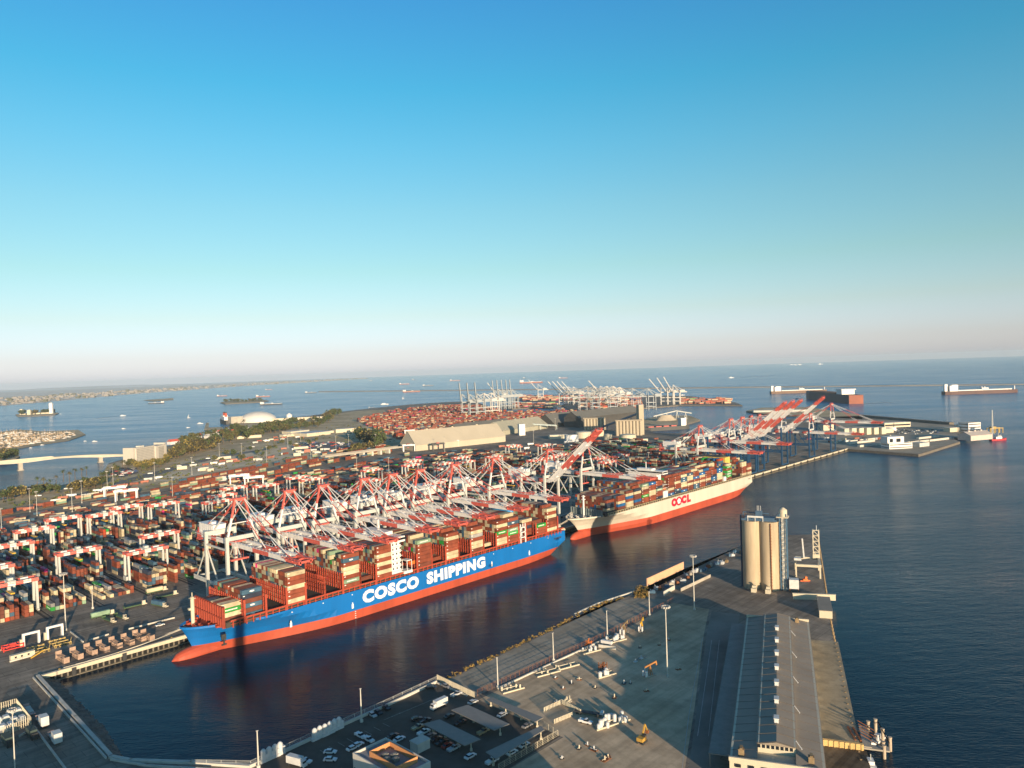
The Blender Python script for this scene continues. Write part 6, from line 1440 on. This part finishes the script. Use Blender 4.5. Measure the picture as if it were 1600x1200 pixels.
# stockpile point
pile = MB(); n = 20; o = [(30*math.cos(2*math.pi*i/n), 16*math.sin(2*math.pi*i/n), 0) for i in range(n)]; pile.add(o + [(14*math.cos(2*math.pi*i/n), 5*math.sin(2*math.pi*i/n), 15) for i in range(n)], [(i, (i+1) % n, n+(i+1) % n, n+i) for i in range(n)] + [tuple(range(n, 2*n))])
tag(pile.build('ore_stockpile', mat('ore_tan', (.36,.31,.24), .95, .15, .05), None, at(1041,657,3.5), R(10)), 'tan flat topped ore stockpile on the point across the inlet', 'stockpile')
cvm = MB(); cvm.beam((-50, 0, 12), (20, 6, 24), 2.4); cvm.beam((20, 6, 24), (60, -4, 16), 2.4)
for x, z in ((-40, 13), (-10, 18), (20, 24), (45, 18)): cvm.beam((x-4, 2, 0), (x, 2, z), 1); cvm.beam((x+4, 2, 0), (x, 2, z), 1)
tag(cvm.build('stacker_conveyor', grey, None, at(1048,656,3.5), R(10)), 'grey stacker conveyor over the ore stockpile', 'conveyor')
# ------------------------------------------------------------------ far container yard, one mass
fy = MB(); rs = random.Random(15)
poly = [at(*p) for p in ((558,658), (640,694), (715,679), (820,657), (880,652), (1000,652), (1000,645), (880,643), (800,646), (770,641), (742,631), (700,632), (640,637))]
def inside(x, y, P_):
    c = False; j = len(P_)-1
    for i in range(len(P_)):
        if (P_[i].y > y) != (P_[j].y > y) and x < (P_[j].x-P_[i].x)*(y-P_[i].y)/(P_[j].y-P_[i].y)+P_[i].x: c = not c
        j = i
    return c
def far_box(x, y, z, ax, ay, k, l=12, n=1):
    c = Vector((x, y, z)); hx = ax*(l/2-.2); hy = ay*(1.2*n-.1); h_ = Vector((0, 0, 2.5)); p = [c-hx-hy, c+hx-hy, c+hx+hy, c-hx+hy]; fy.add(p + [q+h_ for q in p], [(4,5,6,7),(0,1,5,4),(1,2,6,5),(2,3,7,6),(3,0,4,7)], CKEYS.index(k))
FA = R(62); fu = Vector((math.cos(FA), math.sin(FA), 0)); fv = Vector((-fu.y, fu.x, 0)); base = at(700,660)
for i in range(-60, 62):
    if i % 6 in (4, 5): continue
    for j in range(-110, 110):
        if j % 9 in (7, 8): continue
        p = base + fu*(i*13.5) + fv*(j*5.2)
        if not inside(p.x, p.y, poly): continue
        rr_ = rs.random()
        blk = (i*7919 + (j//9)*104729) % 97
        if rr_ < .22 or blk < 22: continue
        z = 4; 
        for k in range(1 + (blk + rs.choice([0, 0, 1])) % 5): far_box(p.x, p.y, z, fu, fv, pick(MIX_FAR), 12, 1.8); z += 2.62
for (x0, x1, y0, y1, n_) in ((805,868,632,637,160), (815,1000,619.5,626,320), (1065,1140,624,631,170), (905,1000,630,638,170)):
    for i in range(n_):
        p = at(rs.uniform(x0, x1), rs.uniform(y0, y1))
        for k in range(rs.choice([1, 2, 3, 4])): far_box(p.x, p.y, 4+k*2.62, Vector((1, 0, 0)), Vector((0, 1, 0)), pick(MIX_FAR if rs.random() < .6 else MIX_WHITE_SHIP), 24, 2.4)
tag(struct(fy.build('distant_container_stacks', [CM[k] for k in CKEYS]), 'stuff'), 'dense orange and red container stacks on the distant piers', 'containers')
# low clutter scattered on the coastal land
# ------------------------------------------------------------------ distant white cranes
wc_m = mat('crane_white', (.47,.46,.44), .6, .06); wc_g = mat('crane_bluegrey', (.27,.30,.32), .6, .06)
def white_crane(up, m_):
    r = thing('distant_quay_crane', 'x', 'crane')
    for x in (-10, 10):
        for y in (0, 26): m = MB(); m.box(x-1.1, x+1.1, y-1.1, y+1.1, 0, 50); m.build('leg', m_, r)
    m = MB()
    for z in (3, 16): 
        for y in (0, 26): m.box(-10, 10, y-.9, y+.9, z-.9, z+.9)
        for x in (-10, 10): m.box(x-.9, x+.9, 0, 26, z+9, z+11)
    for y in (0, 26): m.box(-11, 11, y-1.2, y+1.2, 46, 49.5)
    m.build('frame', m_, r); m = MB(); m.box(-4.5, -3, -2, 52, 45, 48.5); m.box(3, 4.5, -2, 52, 45, 48.5); m.box(-5, 5, 26, 44, 48.5, 55); m.build('girder', m_, r)
    a_ = R(up); m = MB()
    for x in (-3.6, 3.6): m.beam((x, -2, 47), (x, -2-66*math.cos(a_), 47+66*math.sin(a_)), 1.8, 2.6)
    for k in range(6): f = 8+k*11; m.beam((-3.6, -2-f*math.cos(a_), 47+f*math.sin(a_)), (3.6, -2-f*math.cos(a_), 47+f*math.sin(a_)), 1.2)
    m.build('boom', m_, r); m = MB()
    for x in (-1, 1): m.beam((x*9, 0, 49), (x*3, 1, 74), 1.6); m.beam((x*5, 26, 49), (x*3, 2, 73), 1.3); m.beam((x*3.4, 2, 74), (x*3.4, 50, 48), .8)
    if up < 30:
        for x in (-1, 1): m.beam((x*3, 0, 74), (x*3.6, -34, 48), .8); m.beam((x*3, 0, 74), (x*3.6, -62, 48), .8)
    m.beam((-4, 1, 74), (4, 1, 74), 2); m.build('a_frame', m_, r); return r
wcp = {}
LEFT = R(-90)
WCR = [((722,650), 86, 'g', LEFT+.3, 'leftmost of three with upright booms in the red yard'), ((734,650), 86, 'g', LEFT+.3, 'middle of three with upright booms in the red yard'), ((746,649), 86, 'g', LEFT+.3, 'rightmost of three with upright booms in the red yard'), ((757,648), 0, 'w', LEFT+.3, 'low boom one right of the three upright booms'), ((768,647), 0, 'w', LEFT+.3, 'second low boom one right of the three upright booms'),
    ((773,640), 86, 'g', LEFT+.2, 'first of five slender upright booms by the far slip'), ((780,639.5), 86, 'g', LEFT+.2, 'second of five slender upright booms by the far slip'), ((787,639), 86, 'g', LEFT+.2, 'third of five slender upright booms by the far slip'), ((794,638.5), 86, 'g', LEFT+.2, 'fourth of five slender upright booms by the far slip'), ((800,638), 86, 'g', LEFT+.2, 'last of five slender upright booms by the far slip'), ((778,636), 55, 'w', LEFT, 'raised boom one among the five upright booms'),
    ((841,624), 50, 'w', LEFT, 'standing alone on the outer pier, boom raised to the left'), ((874,632), 50, 'w', LEFT, 'first of four tilted booms on the outer pier'), ((881,632), 50, 'w', LEFT, 'second of four tilted booms on the outer pier'), ((888,632), 50, 'w', LEFT, 'third of four tilted booms on the outer pier'), ((896,633), 50, 'w', LEFT, 'last of four tilted booms on the outer pier'),
    ((919,632), 0, 'w', LEFT+.2, 'first of the low boom row on the outer pier'), ((928,632), 0, 'w', LEFT+.2, 'second of the low boom row on the outer pier'), ((938,632), 50, 'w', LEFT, 'single raised boom within the low boom row'), ((948,633), 0, 'w', LEFT+.2, 'third of the low boom row on the outer pier'), ((958,633), 0, 'w', LEFT+.2, 'fourth of the low boom row on the outer pier'), ((968,636), 0, 'w', LEFT+.2, 'fifth of the low boom row on the outer pier'), ((988,640), 0, 'g', LEFT+.2, 'grey one left above the silos'), ((1012,641), 0, 'g', LEFT+.2, 'grey one right above the silos'), ((905,641), 0, 'g', LEFT+.2, 'grey one over the dark shed roof, left'), ((925,641), 0, 'g', LEFT+.2, 'grey one over the dark shed roof, centre'), ((952,641), 0, 'g', LEFT+.2, 'grey one over the dark shed roof, right'),
    ((1033,632), 52, 'w', LEFT-.1, 'left of three big raised booms at the pier end'), ((1043,632), 58, 'w', LEFT-.1, 'middle of three big raised booms at the pier end'), ((1052,632), 62, 'w', LEFT-.1, 'right of three big raised booms at the pier end')]
for p, up, c, rz, w in WCR:
    k = (up, c); lab = ('white' if c == 'w' else 'grey') + ' distant quay crane, ' + w; s_ = 1.0
    if k not in wcp: o = wcp[k] = white_crane(up, wc_m if c == 'w' else wc_g); o.location = at(*p); o.rotation_euler = (0, 0, rz); o['label'] = lab
    else: o = copy_tree(wcp[k], at(*p), rz, lab)
    o['group'] = 'distant cranes on the outer piers'
# ------------------------------------------------------------------ vessels
def vessel(p, L_px, lab, kind='tanker', c=None, ang_=None, flip=False, sc_=1.0, name='cargo_ship', cat='ship'):
    a = at(p[0]-L_px/2, p[1]+L_px/2*SLOPE, 0); b = at(p[0]+L_px/2, p[1]-L_px/2*SLOPE, 0); L_ = (b-a).length; loc = (a+b)/2
    r = thing(name, lab, cat, loc, math.atan2(b.y-a.y, b.x-a.x) + (math.pi if flip else 0) + (ang_ or 0)); B_ = L_*.12; fb = {'tanker': .045, 'box': .10, 'small': .08}[kind]*L_
    m = MB(); st = [(-.5, .75), (-.42, 1), (.3, 1), (.43, .65), (.5, .04)]; vs = []
    for x, w in st: vs += [(x*L_, -w*B_/2, -1), (x*L_, w*B_/2, -1), (x*L_, w*B_/2, fb), (x*L_, -w*B_/2, fb)]
    fs = [(0,1,2,3)]; mi = [0]
    for i in range(4): o = i*4; fs += [(o, o+4, o+7, o+3), (o+2, o+6, o+5, o+1), (o+3, o+7, o+6, o+2)]
    m.add(vs, fs); m.build('hull', c or dark, r)
    m = MB(); x0, x1 = (-.44, -.33) if kind != 'small' else (-.25, .1); hh = fb + L_*(.075 if kind == 'tanker' else .09); m.box(x0*L_, x1*L_, -B_*.42, B_*.42, fb, hh); m.box((x0+.02)*L_, (x1-.005)*L_, -B_*.5, B_*.5, hh, hh+L_*.012); m.build('bridge_house', white, r)
    m = MB(); m.box((x0-.05)*L_, (x0-.01)*L_, -B_*.15, B_*.15, fb, hh+L_*.02); m.build('funnel', white if kind != 'box' else red, r)
    m = MB()
    if kind == 'tanker':
        m.box(-.3*L_, .42*L_, -B_*.05, B_*.05, fb, fb+L_*.012)
        for x in (0.02, .06): m.beam((x*L_, 0, fb), (x*L_, 0, fb+L_*.05), L_*.008)
        m.box(0, .09*L_, -B_*.3, B_*.3, fb+L_*.02, fb+L_*.035); m.beam((.46*L_, 0, fb), (.46*L_, 0, fb+L_*.05), L_*.008); m.build('deck_gear', white, r)
    elif kind == 'box':
        m.box(-.3*L_, .36*L_, -B_*.46, B_*.46, fb, fb+L_*.06); m.build('deck_cargo', CM['brown'], r)
    return r
rust_hull = mat('rust_hull', (.28,.09,.05), .7, .2, .02); grey_hull = mat('dark_hull', (.05,.055,.06), .6, .15, .02)
vessel((1248,614), 88, 'long low tanker with white bridge at its left end, off the quay', 'tanker', mat('tanker_brown', (.16,.10,.07), .7, .2, .02)); vessel((1532,615), 116, 'long low tanker with white bridge at the far right', 'tanker', mat('tanker_dark', (.10,.055,.05), .7, .2, .02))
# dark ship under way, seen from its stern quarter
da, db = at(1262,622,0), at(1338,631,0); d = db-da; L_ = d.length; r = thing('cargo_ship', 'dark high sided ship with rusty orange stern under way beyond the quay', 'ship', (da+db)/2, math.atan2(d.y, d.x)+math.pi); B_ = 50; m = MB(); st = [(-.5, .96), (-.4, 1), (.32, 1), (.44, .62), (.5, .05)]; vs = []
for x, w in st: vs += [(x*L_, -w*B_/2, -1), (x*L_, w*B_/2, -1), (x*L_, w*B_/2, 30), (x*L_, -w*B_/2, 30)]
m.add(vs, [(0,1,2,3)], 1)
for i in range(4): o_ = i*4; m.add([], [], 0); m.f += [(o_, o_+4, o_+7, o_+3), (o_+2, o_+6, o_+5, o_+1), (o_+3, o_+7, o_+6, o_+2)]; m.m += [0, 0, 0]
m.build('hull', [mat('hull_maroon', (.045,.022,.03), .6, .15, .02), mat('stern_orange', (.26,.085,.05), .7, .15, .03)], r)
m = MB(); m.box(-.36*L_, -.26*L_, -22, 22, 30, 46); m.box(-.37*L_, -.25*L_, -25, 25, 46, 49); m.build('bridge_house', white, r); m = MB(); m.box(-.22*L_, .3*L_, -23, 23, 30, 33); m.build('hatch_covers', rust, r)
for (p, Lp, lab, kind, c, fl) in [((643,612.5), 27, 'tanker with white bridge before the breakwater line', 'tanker', rust_hull, 0), ((632,600.5), 16, 'small red ship on the horizon, left one of two', 'tanker', rust_hull, 0), ((669,603), 17, 'grey ship with white bridge behind the breakwater line', 'tanker', grey_hull, 0), ((711,595), 16, 'pale red ship near the horizon above the red yard', 'tanker', rust_hull, 0), ((830,598.5), 36, 'red tanker with white bridge behind the upright booms', 'tanker', rust_hull, 0), ((819,591), 7, 'tiny white ship on the horizon above the red tanker', 'small', grey_hull, 0), ((880,591), 14, 'faint pale ship on the horizon above the white cranes', 'tanker', rust_hull, 0), ((347,619), 16, 'red hulled ship with white bridge behind the flat island', 'tanker', rust_hull, 0), ((411,620), 22, 'red hulled ship with white cranes above the dome', 'tanker', rust_hull, 0), ((424,632.5), 35, 'dark ship with white bridge right of the flat island', 'tanker', grey_hull, 0), ((420,609), 11, 'small pale red ship near the far coast', 'tanker', rust_hull, 0), ((486,614), 18, 'grey ship at the left end of the breakwater', 'tanker', grey_hull, 0), ((244,630.5), 25, 'dark ship with white bridge before the dark jetty', 'tanker', grey_hull, 1), ((580,595), 5, 'faint speck of a ship on the left horizon', 'small', grey_hull, 0), ((646,593.5), 6, 'faint white ship on the horizon, second speck', 'small', grey_hull, 0), ((1237,570.2), 6, 'white ship on the horizon, left of three together', 'small', white, 0), ((1243.5,570.4), 6, 'white ship on the horizon, middle of three together', 'small', white, 0), ((1250,570), 6, 'white ship on the horizon, right of three together', 'small', white, 0), ((1282,569.3), 7, 'white ship on the right horizon, alone', 'small', white, 0)]: vessel(p, Lp, lab, kind, c, None, bool(fl))
vessel((581,637), 10, 'small dark barge near the outer shore', 'tanker', dark)
for p, Lp, lab in [((192,650), 9, 'white motor yacht in the middle of the bay'), ((193,670), 6, 'small boat with tan cabin in the bay'), ((148,690), 8, 'white yacht off the marina mole, larger one'), ((133,689.5), 5, 'white boat off the marina mole, smaller one'), ((294,668.5), 6, 'white launch near the mole arm'), ((601,632), 12, 'large white motor yacht off the outer shore'), ((1343,630.5), 6, 'tug behind the stern of the dark ship'), ((1245,623), 7, 'white tug near the raised crane booms'), ((1143,590.5), 8, 'white ferry speeding on the open sea'), ((95,647), 3, 'tiny white sail boat right of the tower island'), ((313,662), 9, 'pale barge off the mole arm'), ((48,700), 5, 'white boat below the marina mole, left'), ((66,695.5), 6, 'white boat below the marina mole, right'), ((1067,617.5), 6, 'small white boat beyond the pier end'), ((1028,606), 5, 'white launch beyond the big raised booms')]: vessel(p, Lp, lab, 'small', white, None, False, 1, 'motor_boat', 'boat')
for p, lab in (((295,653), 'white sail boat off the mole arm'), ((630,623), 'white sail boat off the outer shore')):
    r = thing('sail_boat', lab, 'sail boat', at(*p, 0), .3); workboat_m = MB(); workboat_m.box(-6, 6, -1.6, 1.6, 0, 1.4); workboat_m.build('hull', white, r); m = MB(); m.add([(0,0,2),(0,0,16),(-5.5,.3,2)], [(0,1,2),(2,1,0)]); m.build('sail', white, r); m = MB(); m.beam((0,0,1), (0,0,17), .2); m.build('boat_mast', grey, r)
# wakes
wk = MB()
for a, b, w0_, w1_ in (((1349,630.5), (1392,629), 6, 26), ((1147,590.5), (1205,587), 8, 60), ((186,650), (150,654), 3, 14)):
    p, q = at(*a, .12), at(*b, .12); d = (q-p).normalized(); n_ = Vector((-d.y, d.x, 0)); wk.add([p-n_*w0_, q-n_*w1_, q+n_*w1_, p+n_*w0_], [(0,1,2,3)])
struct(tag(wk.build('wake_foam', mat('foam', (.30,.36,.40), .7, .4, .05)), 'pale foam wakes trailing behind moving boats', 'wake'), 'stuff')
# marina boats, one mass
mb_ = MB(); rs = random.Random(51); mp = [at(*p, 1.6) for p in [(-8,700), (-8,678), (30,674), (70,677), (112,675), (120,680), (100,687), (60,692), (15,700)]]
for i in range(430):
    p = at(rs.uniform(-5, 120), rs.uniform(673, 701), 1.6)
    if not inside(p.x, p.y, mp): continue
    l = rs.uniform(4, 9); mb_.box(p.x-l, p.x+l, p.y-1.6, p.y+1.6, 1.6, 3.2, rs.choice([0, 1, 1, 2])); mb_.box(p.x-l*.4, p.x+l*.3, p.y-1.2, p.y+1.2, 3.6, 5, rs.choice([0, 1, 0])); mb_.box(p.x-.25, p.x+.25, p.y-.25, p.y+.25, 5, rs.uniform(10, 18), 1)
tag(struct(mb_.build('marina_boats', [white, mat('boat_tan', (.4,.3,.2), .7, .2), mat('boat_dark', (.10,.09,.08), .7, .2)]), 'stuff'), 'crowd of white moored boats with masts behind the marina mole', 'boats')
for p, w_, h_, lab in (((80.5,646), 16, 58, 'tall white tower on the right end of the oil island'), ((34,648), 14, 30, 'short cream tower on the left end of the oil island'), ((46,648), 16, 26, 'stub cream tower, second from left on the oil island')):
    r = thing('island_tower', lab, 'tower', at(*p, 3), .2, 'towers on the oil island'); m = MB(); m.box(-w_/2, w_/2, -w_/2, w_/2, 0, h_*.94); m.build('walls', white if h_ > 50 else cream, r); m = MB(); m.box(-w_*.3, w_*.3, -w_*.3, w_*.3, h_*.94, h_); m.build('top', pale_conc, r)
for i, (x, w_) in enumerate(((38,10), (52,12), (60,14), (68,12), (74,18))): flat((x, 648-.05*(x-38)), w_*1.5, 14, 6, .2, f'low pale hut on the oil island, {NTH[i]} from left', cream, None, 'island_hut', 'hut', 3)
# moored bulk carrier in the inlet
bc = thing('bulk_carrier', 'bulk carrier with red hatch covers and white bridge in the inlet behind the silos', 'ship', at(1040,672,0), R(16)); m = MB(); st = [(.5, .8), (.42, 1), (-.36, 1), (-.5, .1)]; vs = []
for x, w in st: vs += [(x*120, -9*w, -1), (x*120, 9*w, -1), (x*120, 9*w, 9), (x*120, -9*w, 9)]
fs = [(3,2,1,0)]
for i in range(3): o_ = i*4; fs += [(o_, o_+3, o_+7, o_+4), (o_+2, o_+1, o_+5, o_+6), (o_+3, o_+2, o_+6, o_+7)]
m.add(vs, fs); m.build('hull', grey_hull, bc); m = MB()
for k in range(4): m.box(-48+k*20, -34+k*20, -7, 7, 9, 11)
m.build('hatch_cover', red, bc); m = MB(); m.box(38, 50, -8, 8, 9, 24); m.box(37, 51, -9, 9, 24, 27); m.box(51, 55, -2, 2, 9, 28); m.build('bridge_house', white, bc)
# ------------------------------------------------------------------ right hand pier
flat((1217,643), 150, 40, 5, R(-12), 'wide flat pale roofed shed on the breakwater tip', grey, pale_conc)
for i in range(6): flat((1318+i*11.5, 679.5-i*.35), 12, 18, 13, R(22), f'cream concrete tower bay of the row on the right pier, {NTH[i]} from left', cream, None, 'tower_bay')
flat((1398,667), 62, 20, 10, R(8), 'long beige flat building on the right pier before the sea wall', None, None, bands=1); flat((1390,673), 22, 12, 7, R(8), 'small white annex before the long beige building', white)
flat((1290,672), 26, 20, 12, R(15), 'beige block behind the last cranes on the right pier'); flat((1384,676), 24, 16, 8, R(10), 'pale rounded shed right of the tower bay row')
wb = flat((1401,700), 42, 22, 9, R(8), 'white pier office, wide lower block with dark windows', white, None, bands=2); m = MB(); m.box(-22, 8, -8, 10, 9.5, 20); m.build('upper_block', white, wb); m = MB(); m.box(-18, -12, -8.1, -8, 11, 17); m.box(-6, 2, -8.1, -8, 11, 17); m.build('upper_window', glass, wb)
for i, (p, L_) in enumerate((((1345,692), 70), ((1360,696.5), 60), ((1425,692), 60), ((1440,690.5), 66), ((1455,689), 70), ((1470,687.5), 70), ((1350,688.5), 80), ((1450,684.5), 60))): flat(p, L_, 5, 3, R(27), f'long low pale pipe canopy on the right pier, {NTH[i]} of eight from front left', pale_conc, pale_conc, 'pipe_canopy', 'canopy')
flat((1436,697), 26, 20, 6, R(27), 'open steel frame shed beside the white pier office', grey)
wsh = gshed((1517,689), (1551,686), 26, 9, 15, 'grey roofed shed on piles over the water at the right pier end', mat('shed_pink', (.50,.42,.38), .8, .1), mat('shed_roof', (.40,.37,.35), .7, .1), 'wharf_shed'); flat((1515,674), 30, 24, 18, R(15), 'white cube building near the right pier end', white, None, bands=3); flat((1502,670), 14, 12, 9, R(15), 'small white block left of the white cube'); flat((1492,674), 40, 16, 8, R(15), 'low beige shed left of the white cube')
ymf = MB(); 
for x in (-14, -5, 5, 14): ymf.box(x-.6, x+.6, -.6, .6, 0, 9); ymf.box(x-.6, x+.6, 7, 8.2, 0, 9)
ymf.box(-15, 15, -.8, .8, 9, 10.5); ymf.box(-15, 15, 6.8, 8.4, 9, 10.5); ymf.box(-10, 0, 0, 7, 10.5, 13); tag(ymf.build('yellow_jetty_frame', mat('dull_yellow', (.38,.27,.09), .7, .2), None, at(1557,677), R(10)), 'dull yellow steel jetty frame behind the wharf shed', 'frame')
mt = MB()
for x in (-2, 2):
    for y in (-2, 2): mt.beam((x*.6, y*.6, 0), (x*.15, y*.15, 46), .3)
for k in range(9): z = k*5; w_ = 1.2-z*.021; mt.beam((-w_, -w_, z), (w_, -w_, z+5), .35); mt.beam((-w_, w_, z), (-w_, -w_, z+5), .35); mt.beam((w_, w_, z), (-w_, w_, z+5), .35)
tag(mt.build('lattice_mast', grey, None, at(1551,678)), 'tall thin lattice radio mast at the right pier end', 'mast')
workboat(at(1560,688,0), .2, 34, 'red hulled tug moored beside the wharf shed', mat('tug_red', (.45,.04,.05), .6, .1), None, 'tug_boat', 'tug')
jm = MB(); p, q = at(1483,687,0), at(1508,687,0); jm.beam((p.x, p.y, 2.5), (q.x, q.y, 2.5), 5, 1.2); tag(jm.build('small_jetty', wood), 'low timber jetty at the corner of the right pier', 'jetty')
rs = random.Random(61)
for i in range(48):
    f = i/48; c = rs.choice(['white', 'silver', 'grey', 'black', 'blue', 'white']); x = 1392+f*76; y = 676-abs(f-.4)*3+rs.uniform(-4, 3); car(c, 'car', (x, y), R(20+rs.choice([0, 90])), f'{c} car in the lot on the right pier, {NTH[i]} from the left', 'cars on the right pier', 1.35)
swm = MB(); p, q = at(1344,651), at(1487,663.5); swm.beam(p + Vector((0,0,2)), q + Vector((0,0,2)), 12, 6); tag(swm.build('rock_sea_wall', rock), 'dark rock sea wall along the outer side of the right pier', 'sea wall')
sheet('pier_paving', [(1322,702), (1345,702.5), (1435,709), (1498,690), (1482,683), (1505,684), (1525,672), (1485,665), (1400,657), (1330,655), (1280,668), (1270,690)], g_path, 4.012)

# low shrubs and grass tufts over the coastal lots, one mass; and trailers parked there
cg = MB(); rs = random.Random(91)
cpoly = [at(*p) for p in [(0,800), (0,784), (100,760), (168,735), (232,712), (330,686), (378,664), (440,659), (520,655), (560,648), (632,700), (560,702), (440,722), (250,760), (125,780)]]
for i in range(2600):
    p = at(rs.uniform(0, 632), rs.uniform(645, 800))
    if not inside(p.x, p.y, cpoly) or rs.random() < .35: continue
    for k in range(3):
        e = rs.uniform(.8, 2.4); q = p + Vector((rs.uniform(-3, 3), rs.uniform(-3, 3), 0)); a = rs.uniform(0, 3.1); v = Vector((math.cos(a), math.sin(a), 0))*e
        cg.add([q-v, q+v, q+v*.6+Vector((0,0,e*1.1)), q-v*.6+Vector((0,0,e*.9))], [(0,1,2,3)], rs.choice([0, 1, 2])); w_ = Vector((-v.y, v.x, 0)); cg.add([q-w_, q+w_, q+w_*.6+Vector((0,0,e)), q-w_*.6+Vector((0,0,e*1.1))], [(0,1,2,3)], rs.choice([0, 1, 2]))
struct(tag(cg.build('coastal_shrubs', [leaf[0], leaf[2], leaf[1]]), 'low shrubs scattered over the sandy coastal lots behind the rail yard', 'shrubs'), 'stuff')
tb = MB(); tb.box(-6, 6, -1.25, 1.25, 1.1, 3.9); tb0 = {}
tcol = {'white': white, 'cream': cream, 'rust red': CM['rust red'], 'grey': grey, 'faded red': CM['faded red']}
def lot(n, x0, y0, x1, y1, dy, where, a0):
    for i in range(n):
        f = (i+.5)/n; p = at(x0+(x1-x0)*f+rs.uniform(-4, 4), y0+(y1-y0)*f+rs.uniform(-dy, dy)); c = rs.choice(list(tcol))
        if c not in tb0:
            m = MB(); m.box(-6, 6, -1.25, 1.25, 1.1, 3.9)
            for x in (-4.6, -3.2, 4.2): m.box(x-.5, x+.5, -1.1, 1.1, 0, 1.1)
            o = tb0[c] = m.build('parked_trailer', tcol[c])
        else: o = tb0[c].copy(); col.objects.link(o)
        o.location = p; o.rotation_euler = (0, 0, a0 + rs.choice([0, 0, 1.57, .4])); tag(o, f'{c} box trailer parked {where}, {NTH[i]} from the left', 'trailer', 'trailers parked on the coastal lots')
lot(30, 300, 735, 500, 697, 6, 'on the sandy lots', .5); lot(26, 470, 708, 600, 698, 3, 'along the rail yard edge', .4); lot(16, 400, 690, 470, 682, 3, 'by the white depots', .5); lot(20, 30, 798, 250, 748, 3, 'beside the shore road', .35); lot(18, 780, 700, 940, 692, 4, 'before the cream tanks', .2); lot(16, 1020, 690, 1180, 676, 4, 'behind the right hand cranes', .3); lot(16, 1290, 690, 1400, 686, 4, 'on the right pier', .4)
# ------------------------------------------------------------------ the sea haze the far shore fades into
hz_m = bpy.data.materials.new('haze_air'); hz_m.use_nodes = True; t = hz_m.node_tree
for n_ in list(t.nodes):
    if n_.type == 'BSDF_PRINCIPLED': t.nodes.remove(n_)
pv = t.nodes.new('ShaderNodeVolumePrincipled'); pv.inputs['Color'].default_value = (0.66, 0.84, 1.0, 1); pv.inputs['Density'].default_value = 2.7e-5; pv.inputs['Anisotropy'].default_value = 0.0
t.links.new(pv.outputs[0], t.nodes['Material Output'].inputs['Volume'])
struct(MB().box(-32500, 32500, -32500, 32500, -4, 215).build('haze', hz_m), 'stuff')
# ------------------------------------------------------------------ every other container of the port, one mass
ro = rest.build('shipping_containers', [CM[k] for k in CKEYS])
struct(ro, 'stuff'); tag(ro, 'remaining red, cream and blue shipping containers stacked over the yard and both ships', 'containers')
